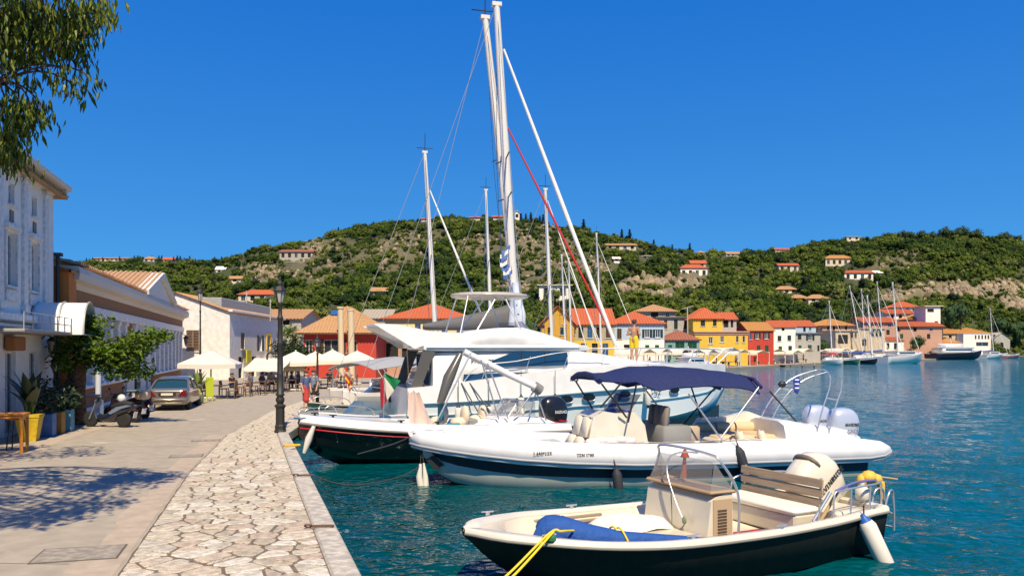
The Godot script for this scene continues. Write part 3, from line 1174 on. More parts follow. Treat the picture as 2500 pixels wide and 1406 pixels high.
	t = fh("yellow_wing","columned loggia beside the yellow villa's upper storey",1762,1798,141.4,778,762,6,{"wall": grey,"rmat": orange_t,"roof": "gable","ov": 0.3,"trim": wt,"wpx": [[1762 + 8,790,7,18,"x"],[1776,790,5,18,"x"],[1787,790,6,18,"x"]]})
	fh("red_terrace_house","red house with gold roof between yellow villa and white house",1827,1889,145,806,786,9,{"wall": red,"rmat": gold_t,"roof": "gable","ov": 0.25,"trim": wt,"wpx": [[1849,820,8,15,"o",dkgreen],[1871,820,8,15,"o",dkgreen],[1833,821,6,16,"s",dkblue],[1852,851,9,16,"s",green],[1872,851,9,16,"s",green]]})
	fh("white_house","white house with orange roof and small green windows",1889,1942,158,798,782,9,{"wall": white,"rmat": orange_t,"roof": "gable","ov": 0.25,"trim": wt,"wpx": [[1903,826,9,13,"s",dkgreen],[1927,825,9,13,"s",dkgreen],[1905,852,9,14,"s",green],[1929,851,9,14,"s",dkgreen],[1912,803,7,9,"x"]]})
	fh("pale_terrace_house","pale blue upper house sharing the white house's orange roof",1942,1992,170,796,782,8,{"wall": blue,"rmat": orange_t,"roof": "gable","ov": 0.2,"trim": wt,"wpx": [[1964,804,6,12,"x"],[1978,803,6,9,"p"]]})
	fh("stone_terrace_house","grey stone house with bright green shutters at the terrace end",1943,2003,168,815,811,4.2,{"wall": grey,"rmat": slate,"roof": "flat","ov": 0.3,"trim": wt,"wpx": [[1952,823,9,13,"s",dkgreen],[1978,824,10,14,"o",dkgreen],[1953,850,8,14,"s",green],[1977,849,9,14,"s",green],[1998,850,5,14,"x"]]})
	fh("pink_hip_house","dusky pink house with wide tan hipped roof behind the pier",2008,2084,203,793,779,12,{"wall": pink,"rmat": gold_t,"ov": 0.6,"trim": wt,"wpx": [[2022,800,5,11,"x"],[2036,800,5,11,"x"],[2050,800,5,11,"x"],[2066,800,5,11,"x"],[2030,828,8,16,"x"]]})
	fh("beige_house","beige house with wide arched doorway behind the moored boats",2040,2096,192,808,803,9,{"wall": beige,"rmat": beige,"roof": "flat","trim": wt,"wpx": [[2058,828,24,22,"x"],[2080,818,6,12,"s",brown],[2089,818,5,12,"s",brown]]})
	fh("round_house","tall beige house at the centre of the far moorings",2096,2160,216,803,798,10,{"wall": beige,"rmat": grey,"roof": "flat","trim": wt,"wpx": [[2131,814,7,14,"s",dkgreen],[2141,814,7,14,"s",dkgreen],[2150,814,7,14,"s",dkgreen],[2110,836,10,16,"x"]]})
	fh("arcade_house","white arcaded house with orange roof on the far quay",2132,2206,224,831,823,9,{"wall": white,"rmat": orange_t,"roof": "gable","ov": 0.3,"trim": wt,"wpx": [[2140,845,7,16,"x"],[2154,845,7,16,"x"],[2168,845,7,16,"x"],[2186,845,7,16,"x"]]})
	for q in [["lowest red roofed house of the stacked hillside group",2168,2300,240,795,785,0.0,orange_t,pink,"gable"],["wide orange roofed house on the left of the stacked group",2108,2188,236,785,774,0.0,orange_t,pink,"gable"],["house with small orange roof under the pale tower",2228,2280,250,777,768,3.0,gold_t,beige,"hip"],["orange roofed house in the middle of the stacked group",2165,2232,262,764,755,5.0,orange_t,white,"gable"],["topmost house of the stacked group, under a peaked red roof",2190,2242,285,748,736,8.0,orange_t,white,"hip"]]:
		var k0: float = (q[2] - q[1]) / 2.0
		fh("stacked_house",q[0],q[1],q[2],q[3],q[4],q[5],10,{"wall": q[8],"rmat": q[7],"roof": q[9],"ov": 0.7,"trim": wt,"group": "stacked houses above the far moorings","wpx": [[q[1] + k0 * 0.4,q[4] + 9,8,10,"x"],[q[1] + k0,q[4] + 9,8,10,"x"],[q[1] + k0 * 1.6,q[4] + 9,8,10,"p"],[q[1] + k0 * 0.5,q[4] + 26,8,12,"s",green],[q[1] + k0 * 1.5,q[4] + 26,8,12,"x"]]},q[6])
	fh("pale_tower","pale slab roofed tower house right of the stacked roofs",2260,2296,244,748,743,7,{"wall": white,"rmat": pale,"roof": "flat","ov": 0.6,"wpx": [[2272,758,16,8,"x"],[2286,790,8,12,"x"]]})
	fh("stone_tower","square tan stone building on the quay with an arched doorway",2266,2294,242,804,800,6,{"wall": beige,"rmat": beige,"roof": "flat","ov": 0.1,"wpx": [[2276,845,10,18,"x"]]})
	fh("long_house","long house with orange roof and white windowed front near the point",2298,2420,316,813,800,12,{"wall": beige,"rmat": gold_t,"roof": "hip","ov": 0.6,"trim": wt,"wpx": [[2320,822,7,9,"x"],[2345,822,7,9,"x"]]})
	fh("white_house","white fronted house with a row of five tall windows",2352,2418,311,816,812,6,{"wall": white,"rmat": blue,"roof": "flat","ov": 0.1,"trim": wt,"wpx": [[2382,823,4,10,"x"],[2390,823,4,10,"x"],[2398,823,4,10,"x"],[2406,823,4,10,"x"],[2413,823,4,10,"x"],[2398,840,30,10,"g"]]})
	fh("porch_house","little orange roofed porch building before the long house",2300,2346,290,836,823,8,{"wall": blue,"rmat": gold_t,"roof": "hip","ov": 0.5,"wpx": [[2320,845,24,10,"x"]]})
	fh("stone_gable_house","grey stone gabled house at the far right shore",2424,2466,358,826,812,10,{"wall": grey,"rmat": grey,"roof": "front","wpx": [[2428,822,5,10,"x"],[2446,842,8,12,"x"]]})

func hill_at(px: float,py: float,nz: FastNoiseLite) -> Vector3:
	var lo := 0.02
	var hi := 1.0
	for i in 24:
		var m := (lo + hi) / 2
		var p := hill_point(px,m,nz)
		if HZ - (p.y - CH) / -p.z * F > py:
			lo = m
		else:
			hi = m
	return hill_point(px,lo,nz)

var clearings := []   # round each villa the scrub is cut back: px from,px to,py from,py to
func build_villas():
	var nz := FastNoiseLite.new()
	nz.frequency = 0.012
	nz.fractal_octaves = 3
	nz.seed = 11
	var white: Material = mats.plaster_white
	var pale := plaster("plaster_cream",Color(0.70,0.60,0.45),0.85)
	var V := [
		["long grey white villa with a dark arcade high on the left slope",684,764,632,17,6,mats.plaster_grey,mats.tiles_brown,"gable"],
		["villa with long red orange roof low on the slope behind the street lamp",584,676,738,20,10,pale,mats.tiles_orange,"hip"],
		["white roofed cottage in the trees of the left slope",528,562,668,10,7,white,white,"gable"],
		["long pale villa on the left skyline among conifers",226,312,630,6,4,pale,mats.tiles_tan,"gable"],
		["small villa with orange roof among the left skyline conifers",352,378,640,8,5,pale,mats.tiles_gold,"hip"],
		["red roofed cottage at the right of the left skyline row",398,426,640,6,5,white,mats.tiles_orange,"gable"],
		["beige cottage just above the yellow house",908,944,722,12,8,pale,mats.tiles_tan,"gable"],
		["white modern house with balconies between the sailboat masts",1316,1392,728,30,5,white,mats.plaster_pale,"flat"],
		["long cream house below the right shoulder of the main hill",1480,1552,611,12,5,pale,mats.tiles_tan,"gable"],
		["pinkish two tier villa with red roofs right of the big cliff",1660,1726,676,22,8,white,mats.tiles_orange,"hip"],
		["upper block of the two tier villa with a small red roof",1686,1722,655,12,7,pale,mats.tiles_orange,"gable"],
		["pinkish villa with flat red roof on the middle slope",1900,1948,664,16,5,pale,mats.tiles_orange,"gable"],
		["large beige villa with tan hipped roof on the right slope",2014,2084,648,17,8,pale,mats.tiles_gold,"hip"],
		["long white villa with pink red roof on the right slope",2060,2130,684,18,6,white,mats.tiles_orange,"gable"],
		["small white annex beside the long white villa",2128,2152,672,6,5,white,white,"gable"],
		["uppermost tan villa of the yellow trio",1895,1944,718,12,7,pale,mats.tiles_tan,"hip"],
		["yellow walled villa in the middle of the trio",1930,1972,741,14,7,mats.plaster_yellow,mats.tiles_tan,"hip"],
		["beige villa at the right of the yellow trio",1972,2020,738,10,8,pale,mats.tiles_tan,"hip"],
		["white house low on the saddle skyline",1772,1806,626,6,5,white,mats.tiles_tan,"gable"],
		["cream house left on the saddle skyline",1700,1722,620,6,4,pale,mats.tiles_tan,"hip"],
		["pink roofed house where the saddle meets the right hill",1892,1926,614,4,4,pale,mats.tiles_orange,"gable"],
		["beige house on the skyline of the right hill",2066,2098,584,8,5,pale,pale,"flat"],
		["red roofed house left of the tall mast on the summit",1148,1172,535,5,3,pale,mats.tiles_orange,"gable"],
		["red roofed house behind the tall mast on the summit",1204,1238,536,6,4,pale,mats.tiles_orange,"gable"],
		["red roofed cottage at the left end of the summit",1030,1052,538,5,3,pale,mats.tiles_orange,"gable"],
		["white chapel standing on the summit right of the mast",1256,1268,533,14,5,white,white,"front"],
		["cream cottage in the trees below the long cream house",1560,1588,634,8,6,white,pale,"flat"],
		["little white house above the two tier villa",1498,1512,640,8,5,white,white,"gable"],
		["beige house between rocks above the red house",560,590,690,10,6,pale,mats.tiles_tan,"gable"],
		["white house under the long arcade villa",700,740,650,8,4,white,mats.plaster_grey,"flat"]]
	var bar := paint("trim_white",Color(0.86,0.82,0.76))
	for v in V:
		var cx: float = (v[1] + v[2]) / 2.0
		var p := hill_at(cx,v[3],nz)
		var k := -p.z / F
		clearings.append([v[1] - 7,v[2] + 7,v[3] - v[4] - 4,v[3] + 13])
		var w: float = (v[2] - v[1]) * k
		var h: float = v[4] * k + 1.5
		var n := maxi(1,int(w / 3.2))
		var ws := []
		for i in n:
			ws.append([(i + 0.5) * w / n,1.5 + h * 0.12,minf(1.7,w / n * 0.62),h * 0.42,"x" if (i + int(cx)) % 3 else "p"])
		house("hill_villa",v[0],Vector3((v[1] - 1250) * k,p.y - 1.5,p.z + 1.0),0.0,{"w": w,"d": maxf(6.0,w * 0.55),"h": h,"rh": v[5] * k * 1.2,"wall": v[6],"rmat": v[7],"roof": v[8],"wins": ws,"ov": 0.6,"gap": 0.7,"cat": "villa","trim": bar})

# ---------------------------------------------------------------- houses of the harbour street
const CORNER := Vector3(-17.36,0,-31.0)
const STREET_YAW := 1.848
func along(t: float,out := 0.0,y := 0.0) -> Vector3:   # along the house fronts,and out towards the street
	return CORNER + Vector3(-0.274,0,-0.9617) * t + Vector3(0.9617,0,-0.274) * out + Vector3(0,y,0)

func build_street():
	var white: Material = mats.plaster_white
	var wt: Material = mats.trim_white
	var brown := plaster("plaster_brown",Color(0.34,0.155,0.065),0.8)
	var pale := plaster("plaster_greywhite",Color(0.80,0.75,0.68),0.85)
	# three storey house at the left edge
	var t := house("corner_house","tall white neoclassical house at the left edge of the street",along(-14.0),STREET_YAW,{"w": 14.0,"d": 9.0,"h": 8.7,"rh": 1.5,"roof": "hip","ov": 0.40,"wall": white,"rmat": mats.tiles_tan,"gap": 0.3,"trim": wt,"wins": []})
	var x := 0.0
	var hs := []
	t.get_node("wall").free()
	var g := G.new()
	for i in 5:
		x = 14.0 - 2.6 - i * 2.55
		hs.append([x,4.75,0.95,1.7,"p"]); hs.append([x + 0.1,7.35,0.6,0.7,"p"]); hs.append([x,0.02,1.05,2.65,"g"])
	face(g,14.0,8.7,hs,Transform3D())
	face(g,9.0,8.7,[],Transform3D(Basis(Vector3.UP,PI / 2),Vector3(14,0,0)))
	face(g,9.0,8.7,[],Transform3D(Basis(Vector3.UP,-PI / 2),Vector3(0,0,-9)))
	part("wall",g,white,t)
	for q in hs:
		opening(t,Transform3D(Basis(),Vector3(q[0],q[1],0)),q[2],q[3],q[4],null,wt)
	for i in 6:
		x = 14.0 - 1.3 - i * 2.55 + 0.05
		g = G.new()
		g.bev(Vector3(x,6.2,0.04),Vector3(0.42,4.5,0.12),0.015)
		g.bev(Vector3(x,8.35,0.06),Vector3(0.54,0.18,0.18),0.015)
		g.bev(Vector3(x,4.1,0.06),Vector3(0.54,0.22,0.18),0.015)
		part("pilaster",g,wt,t)
	for i in 5:
		x = 14.0 - 2.6 - i * 2.55
		g = G.new()
		g.bev(Vector3(x,6.62,0.06),Vector3(1.35,0.16,0.2),0.02)
		for s in [-1,1]:
			g.box(Vector3(x + s * 0.57,5.6,0.03),Vector3(0.16,1.74,0.08))
		g.bev(Vector3(x,4.45,0.04),Vector3(1.15,0.38,0.08),0.02)
		part("window_surround",g,wt,t)
		g = G.new()
		g.box(Vector3(x + 0.05,6.98,0.015),Vector3(0.34,0.36,0.05))
		part("vent_plate",g,mat("vent",Color(0.24,0.19,0.15),0.8),t)
	g = G.new()
	var ring := []
	for xx in [-0.45,14.53]:
		ring.append([Vector3(xx,8.55,-0.05),Vector3(xx,8.55,0.12),Vector3(xx,8.75,0.2),Vector3(xx,8.80,0.50),Vector3(xx,8.95,0.54),Vector3(xx,8.95,-0.05)])
	g.loft(ring,true,true,false)
	ring = []
	for zz in [0.45,-9.0]:
		ring.append([Vector3(13.95,8.55,zz),Vector3(14.12,8.55,zz),Vector3(14.2,8.75,zz),Vector3(14.50,8.80,zz),Vector3(14.54,8.94,zz),Vector3(13.95,8.94,zz)])
	g.loft(ring,true,true,false)
	part("cornice",g,plaster("plaster_cornice",Color(0.72,0.62,0.50),0.9),t)
	g = G.new()
	g.bev(Vector3(7.0,3.75,0.12),Vector3(14.2,0.28,0.35),0.04)
	g.bev(Vector3(7.0,3.5,0.05),Vector3(14.1,0.14,0.16),0.03)
	part("string_course",g,wt,t)
	# down pipe between the houses
	g = G.new()
	g.tube([Vector3(14.22,0,0.1),Vector3(14.22,6.3,0.1)],0.07,8)
	g.box(Vector3(14.22,6.35,0.1),Vector3(0.3,0.12,0.3))
	part("downpipe",g,mat("pipe_dark",Color(0.05,0.045,0.04),0.6),t)
	# curved white awning over the entrance
	g = G.new()
	var c := along(-2.2)
	var aw := thing("barrel_awning","white barrel shaped awning on the corner of the tall white house","awning",Vector3(c.x,3.25,c.z),STREET_YAW)
	var rows := []
	for z in [0.05,0.5,1.1,1.7]:
		var r := []
		for i in 13:
			var a := PI * i / 12.0
			r.append(Vector3(-cos(a) * 1.0,sin(a) * 1.15,z))
		rows.append(r)
	g.cloth(rows,0.03)
	part("canopy",g,mat("awning_sheet",Color(0.78,0.78,0.76),0.35,{"back": Color(0.12,0.12,0.12)}),aw)
	g = G.new()
	var pp := PackedVector2Array()
	for i in 13:
		var a := PI * i / 12.0
		pp.append(Vector2(-cos(a) * 0.97,sin(a) * 1.12))
	g.prism(pp,0.03,Transform3D(Basis(),Vector3(0,0,0.12)))
	part("back_panel",g,mat("awning_end",Color(0.62,0.63,0.63),0.4),aw)
	for z in [0.06,0.9,1.7]:
		g = G.new()
		var pts := []
		for i in 13:
			var a := PI * i / 12.0
			pts.append(Vector3(-cos(a) * 1.02,sin(a) * 1.17,z))
		g.tube(pts,0.035,6)
		g.tube([pts[0],pts[12]],0.03,6)
		part("hoop",g,mat("awning_frame",Color(0.42,0.42,0.40),0.5,{"metal": 0.3}),aw)
	# rail and bracket awning to its left
	c = along(-5.4)
	aw = thing("balcony_rail","flat grey canopy with a thin rail over the doors of the tall white house","canopy",Vector3(c.x,3.28,c.z),STREET_YAW)
	g = G.new()
	g.bev(Vector3(0,0,0.7),Vector3(6.6,0.10,1.3),0.02)
	part("canopy_slab",g,mat("canopy_slab",Color(0.30,0.28,0.25),0.6),aw)
	g = G.new()
	for y in [0.28,0.52]:
		g.tube([Vector3(-3.2,y,1.3),Vector3(3.2,y,1.3)],0.018,6)
	for i in 8:
		g.tube([Vector3(-3.2 + i * 0.914,0.03,1.3),Vector3(-3.2 + i * 0.914,0.52,1.3)],0.018,6)
	part("rail",g,mat("awning_frame",Color.GRAY),aw)
	g = G.new()
	g.bev(along(-5.35,0.2,2.92),Vector3(0.3,0.45,1.1),0.03,Basis(Vector3.UP,STREET_YAW - PI / 2))
	one("sign_box",g,mat("wood_sign",Color(0.36,0.14,0.045),0.7),"brown wooden sign box under the flat canopy","sign")
	for q in [[-1.75,2.85,"black wall lantern below the barrel awning"],[-1.35,2.1,"black wrought iron wall lamp nearest the ground by the corner"],[40.6,3.35,"black lantern at the far end of the columned building"]]:
		var l := thing("wall_lantern",q[2],"lantern",along(q[0],0.05,q[1]),STREET_YAW,"wall lanterns")
		var iron := mat("black_iron",Color(0.018,0.018,0.018),0.5)
		var k := 1.0 if q[0] < 10 else 1.7
		g = G.new()
		g.curve([Vector3(0,0.25,0) * k,Vector3(0,0.4,0.12) * k,Vector3(0,0.32,0.3) * k],0.02 * k,6,4)
		part("bracket",g,iron,l)
		g = G.new()
		g.lathe([Vector2(0.02,0.34),Vector2(0.16,0.2),Vector2(0.13,0.19),Vector2(0.12,0.18)],6,Transform3D(Basis().scaled(Vector3.ONE * k),Vector3(0,0,0.3 * k)),false)
		g.lathe([Vector2(0.02,-0.22),Vector2(0.07,-0.16)],6,Transform3D(Basis().scaled(Vector3.ONE * k),Vector3(0,0,0.3 * k)),false)
		part("lantern_cap",g,iron,l)
		g = G.new()
		g.lathe([Vector2(0.06,-0.15),Vector2(0.12,0.18)],6,Transform3D(Basis().scaled(Vector3.ONE * k),Vector3(0,0,0.3 * k)),false)
		part("lantern_glass",g,mat("lantern_glass",Color(0.12,0.12,0.11),0.15),l)
	# narrow orange house behind
	var oc := along(0.38,0.45)
	house("orange_house","narrow orange house squeezed between white house and columned building",oc,STREET_YAW,{"w": 1.2,"d": 6.0,"h": 5.8,"rh": 0.6,"roof": "gable","ov": 0.12,"wall": plaster("plaster_orange",Color(0.66,0.20,0.035),0.85),"rmat": mats.tiles_tan,"gap": 0.3})
	columned(white,wt,brown,pale)
	# white plaster house,its blank side to the camera
	var dkg: Material = mats.shutter_dark
	t = house("plaster_house","white house with peeling blank side wall and coloured shutters",Vector3(-25.5,0,-74),1.61,{"w": 20.0,"d": 9.5,"h": 6.15,"rh": 1.7,"roof": "gable","ov": 0.18,"wall": plaster("plaster_peeling",Color(0.82,0.79,0.73),0.72),"rmat": mats.tiles_tan,"gap": 0.35,"trim": wt,
		"left": [[6.2,2.55,1.15,1.9,"s",paint("shutter_faded",Color(0.26,0.17,0.12))]],
		"wins": [[4.1,2.75,1.2,1.55,"s",mats.shutter_brown],[10.3,2.55,1.2,1.6,"o",mats.shutter_dark],[13.6,1.9,1.3,2.3,"x"],[18.0,2.6,1.1,1.6,"s",mats.shutter_blue],[3.5,0.02,1.6,2.0,"x"],[8.0,0.02,1.6,2.0,"x"],[13.0,0.02,1.3,1.5,"x"]]})
	g = G.new()
	for s in [-1,1]:
		g.box(Vector3(13.6 + s * 0.8,3.05,0.04),Vector3(0.3,2.4,0.1))
	g.box(Vector3(13.6,4.3,0.04),Vector3(1.9,0.25,0.1))
	part("door_surround",g,mats.plaster_yellow,t)
	g = G.new()
	g.bev(Vector3(12.4,1.72,0.5),Vector3(7.0,0.14,1.0),0.02)
	part("balcony_floor",g,pale,t)
	g = G.new()
	g.box(Vector3(12.4,2.65,0.95),Vector3(7.0,0.06,0.06))
	for i in 36:
		g.box(Vector3(8.95 + i * 0.197,2.2,0.95),Vector3(0.03,0.86,0.03))
	part("balcony_rail",g,mat("rail_grey",Color(0.34,0.36,0.38),0.5),t)
	g = G.new()
	g.bev(Vector3(10.5,6.75,-3.0),Vector3(18.0,1.5,3.6),0.05)
	part("attic_storey",g,plaster("plaster_attic",Color(0.36,0.37,0.36),0.8),t)
	g = G.new()
	g.bev(Vector3(10.0,6.2,0.1),Vector3(20.3,0.22,0.4),0.03)
	part("parapet",g,wt,t)
	g = G.new()
	g.bev(Vector3(4.6,2.05,0.12),Vector3(1.5,1.25,0.1),0.02)
	one("shop_sign",g,mat("sign_yellow",Color(0.55,0.50,0.02),0.5),"yellow green hanging sign on the white house's front","sign","",Vector3(-25.2,0,-74),1.61)
	for q in [[602,712,768,"taller thin roof aerial behind the white house"],[660,730,772,"shorter thin roof aerial beside the street lamp's lantern"]]:
		g = G.new()
		g.tube([at(q[0],q[2] + 12,84),at(q[0],q[1],84)],0.06,6)
		g.tube([at(q[0] - 4,q[1] + 6,84),at(q[0] + 4,q[1] + 6,84)],0.03,5)
		one("roof_aerial",g,mat("aerial",Color(0.45,0.42,0.36),0.5),q[3],"aerial","roof aerials")

func columned(white: Material,wt: Material,brown: Material,pale: Material):
	var L := 40.0
	var o := along(1.6)
	var t := thing("columned_building","long neoclassical building with white columns, brown frieze and tiled roof","building",o,STREET_YAW)
	var wins := []
	for i in 5:
		wins.append([3.3 + i * 2.05,1.25,1.42,2.95,"g"])
	for i in 7:
		wins.append([24.4 + i * 2.25,1.25,1.55,2.95,"g"])
	wins.append([17.6,0.05,2.2,3.4,"x"])
	wins.append([13.7,0.05,0.8,4.1,"x"])
	wins.append([21.2,0.05,0.9,4.0,"x"])
	var g := G.new()
	face(g,L,5.2,wins,Transform3D())
	face(g,12.0,5.2,[],Transform3D(Basis(Vector3.UP,PI / 2),Vector3(L,0,0)))
	face(g,12.0,5.2,[],Transform3D(Basis(Vector3.UP,-PI / 2),Vector3(0,0,-12)))
	part("wall",g,pale,t)
	for q in wins:
		opening(t,Transform3D(Basis(),Vector3(q[0],q[1],0)),q[2],q[3],q[4],null,wt)
	var cols := []
	for i in 6:
		cols.append(2.28 + i * 2.05)
	for i in 8:
		cols.append(23.28 + i * 2.25)
	cols.append_array([15.6,19.7])
	for x in cols:
		g = G.new()
		g.bev(Vector3(x,2.7,0.1),Vector3(0.46,3.0,0.28),0.04)
		g.bev(Vector3(x,1.15,0.12),Vector3(0.58,0.2,0.36),0.03)
		g.bev(Vector3(x,4.1,0.12),Vector3(0.6,0.2,0.38),0.03)
		part("column",g,wt,t)
	for p in [[7.2,10.6],[31.2,16.4]]:
		g = G.new()
		g.bev(Vector3(p[0],0.6,0.05),Vector3(p[1],0.85,0.12),0.02)
		part("base_panel",g,brown,t)
		g = G.new()
		g.bev(Vector3(p[0],1.1,0.14),Vector3(p[1] + 0.3,0.14,0.34),0.03)
		g.bev(Vector3(p[0],0.09,0.1),Vector3(p[1] + 0.3,0.17,0.26),0.03)
		part("plinth",g,wt,t)
	g = G.new()
	g.bev(Vector3(L / 2,4.43,0.12),Vector3(L + 0.2,0.44,0.34),0.03)
	part("architrave",g,wt,t)
	g = G.new()
	g.bev(Vector3(L / 2,4.93,0.06),Vector3(L + 0.1,0.54,0.24),0.02)
	part("frieze",g,brown,t)
	g = G.new()
	var ring := []
	for x in [-0.4,L + 0.4]:
		ring.append([Vector3(x,5.2,-0.3),Vector3(x,5.2,0.2),Vector3(x,5.4,0.3),Vector3(x,5.5,0.62),Vector3(x,5.78,0.68),Vector3(x,6.02,0.6),Vector3(x,6.05,-0.3)])
	g.loft(ring,true,true,false)
	part("cornice",g,plaster("plaster_cornice",Color.WHITE),t)
	# roof: an under sheet and every row of half round tiles by itself
	g = G.new()
	g.smooth(false)
	g.quad(Vector3(-0.3,6.06,0.55),Vector3(L + 0.3,6.06,0.55),Vector3(L + 0.3,7.5,-6.0),Vector3(-0.3,7.5,-6.0))
	g.quad(Vector3(L + 0.3,6.06,-12.5),Vector3(-0.3,6.06,-12.5),Vector3(-0.3,7.5,-6.0),Vector3(L + 0.3,7.5,-6.0))
	g.tri(Vector3(0,5.2,0),Vector3(0,7.5,-6),Vector3(0,5.2,-12))
	g.tri(Vector3(L,5.2,0),Vector3(L,5.2,-12),Vector3(L,7.5,-6))
	var rf := part("roof",g,mats.tiles_tan,t)
	var tiles := []
	for v in 3:
		g = G.new()
		var vl := Vector3(0,1.44,-6.55).normalized()
		var nn := Vector3(0,6.55,1.44).normalized()
		for s in 16:
			var a := vl * (s * 0.41 - 0.08)
			var e := vl * (s * 0.41 + 0.40)
			var r0 := 0.125
			var ra := []
			var rb := []
			for k in 7:
				var an := PI * k / 6.0
				var j := 0.008 * sin(k * 3.0 + v * 7.0 + s * 2.3)
				ra.append(a + Vector3(-cos(an) * (r0 + j),0,0) + nn * (sin(an) * r0 + 0.035))
				rb.append(e + Vector3(-cos(an) * r0 * 0.85,0,0) + nn * sin(an) * r0 * 0.85)
			g.loft([ra,rb],false,false,true)
			g.smooth(false)
			for k in 5:
				g.tri(ra[0],ra[k + 2],ra[k + 1])
		tiles.append(g.done())
	var tones := []
	for v in 4:
		tones.append(mat("tile_row%d" % v,[Color(0.60,0.30,0.14),Color(0.66,0.40,0.22),Color(0.52,0.25,0.12),Color(0.64,0.34,0.18)][v],0.9,{"t": noise_tex("tiletone",0.03,0.72,1.0,5,512),"s": Vector3.ONE * 0.9}))
	var n := 126
	for i in n:
		var x := -0.15 + (L + 0.3) * i / (n - 1.0)
		if x > 16.8 and x < 30.2:
			continue
		again("tile_row",tiles[i % 3],tones[rng.randi() % 4],rf,Transform3D(Basis(),Vector3(x,6.07,0.58)))
	# pediment over the entrance with its own tiled roof
	g = G.new()
	g.prism(PackedVector2Array([Vector2(17.0,6.05),Vector2(30.0,6.05),Vector2(23.5,7.55)]),0.3,Transform3D(Basis(),Vector3(0,0,0.35)))
	var pd := part("pediment",g,wt,t)
	g = G.new()
	for s in [-1,1]:
		var a := Vector2(23.5 + s * 6.9,6.0)
		var b := Vector2(23.5,7.62)
		var nn: Vector2 = Vector2(-(b - a).y,(b - a).x).normalized() * -s
		nn = nn if nn.y > 0 else -nn
		g.prism(PackedVector2Array([a,b,b + nn * 0.28,a + nn * 0.28]),0.75,Transform3D(Basis(),Vector3(0,0,0.42)))
	part("raking_cornice",g,wt,pd)
	g = G.new()
	var rb2 := G.new()
	slope(g,rb2,Vector3(30.4,6.25,0.7),Vector3(30.4,6.25,-6),Vector3(23.5,7.9,-6),Vector3(23.5,7.9,0.7),0.3,0.1)
	slope(g,rb2,Vector3(16.6,6.25,-6),Vector3(16.6,6.25,0.7),Vector3(23.5,7.9,0.7),Vector3(23.5,7.9,-6),0.3,0.1)
	part("porch_roof",g,mats.tiles_tan,t)
	stuff(part("porch_tiles",rb2,tones[1],t))
	g = G.new()
	g.bev(Vector3(17.6,4.0,0.15),Vector3(2.9,0.9,0.1),0.03)
	part("name_board",g,plaster("plaster_cream",Color(0.70,0.60,0.45)),t)
	g = G.new()
	g.bev(Vector3(17.6,3.5,0.02),Vector3(8.0,1.5,0.08),0.02)
	part("porch_panel",g,brown,t)

# ---------------------------------------------------------------- street furniture
func iron() -> Material:
	return mat("lamp_iron",Color(0.030,0.028,0.024),0.55,{"t": noise_tex("wear",0.02,0.6,1.0,5,256),"s": Vector3.ONE * 2.0})

func street_lamp(at_: Vector3,h: float,label: String,slim := false) -> Node3D:
	var t := thing("street_lamp",label,"street lamp",at_,0.0,"harbour street lamps")
	var g := G.new()
	var k := h / 5.15
	var P := [[0.20,0.0],[0.20,0.07],[0.175,0.10],[0.175,0.24],[0.15,0.27],[0.145,0.82],[0.185,0.86],[0.19,0.90],[0.12,0.95]]
	var prof := []
	for p in P:
		prof.append(Vector2(p[0] * (0.6 if slim else 1.0),p[1] * k))
	g.lathe(prof,8,Transform3D(),false)
	part("base",g,iron(),t)
	g = G.new()
	prof = []
	for p in [[0.09,0.94],[0.11,0.98],[0.145,1.05],[0.145,1.12],[0.10,1.20],[0.15,1.24],[0.15,1.28],[0.12,1.30],[0.11,1.9],[0.115,1.95],[0.10,1.98],[0.092,2.9],[0.11,2.93],[0.085,2.98],[0.075,3.70],[0.10,3.73],[0.10,3.80],[0.07,3.84],[0.062,4.2],[0.09,4.24],[0.06,4.3]]:
		prof.append(Vector2(p[0] * (0.6 if slim else 1.0),p[1] * k))
	g.lathe(prof,12)
	part("shaft",g,iron(),t)
	var hd := Node3D.new()
	g = G.new()
	g.lathe([Vector2(0.07,4.27 * k),Vector2(0.085,4.30 * k),Vector2(0.16,4.64 * k),Vector2(0.15,4.64 * k)],6,Transform3D(),false)
	var lg := part("lantern_glass",g,mat("frosted_glass",Color(0.42,0.42,0.40),0.35),t)
	g = G.new()
	for i in 6:
		var a := TAU * i / 6
		g.tube([Vector3(cos(a) * 0.09,4.29 * k,sin(a) * 0.09),Vector3(cos(a) * 0.165,4.65 * k,sin(a) * 0.165)],0.012,4)
	part("glazing_bar",g,iron(),lg)
	g = G.new()
	g.lathe([Vector2(0.20,4.63 * k),Vector2(0.21,4.67 * k),Vector2(0.13,4.80 * k),Vector2(0.07,4.84 * k),Vector2(0.09,4.90 * k),Vector2(0.05,4.96 * k),Vector2(0.02,5.03 * k),Vector2(0.035,5.07 * k),Vector2(0.005,5.15 * k)],6,Transform3D(),false)
	part("lantern_roof",g,iron(),t)
	hd.free()
	if not slim:
		g = G.new()
		g.curve([Vector3(-0.05,2.62,0.0),Vector3(-0.35,2.62,0.02),Vector3(-0.42,2.52,0.02),Vector3(-0.42,2.40,0.02)],0.03,6,4)
		part("banner_arm",g,iron(),t)
	return t

func tree_leaves(g: G,c: Vector3,r: Vector3,n: int,s: float,droop := 0.0):
	for i in n:
		var u := Vector3(rng.randfn(),rng.randfn(),rng.randfn()).normalized()
		var p := c + u * r * pow(rng.randf(),0.4)
		leaf(g,p,s * rng.randf_range(0.6,1.25),droop)

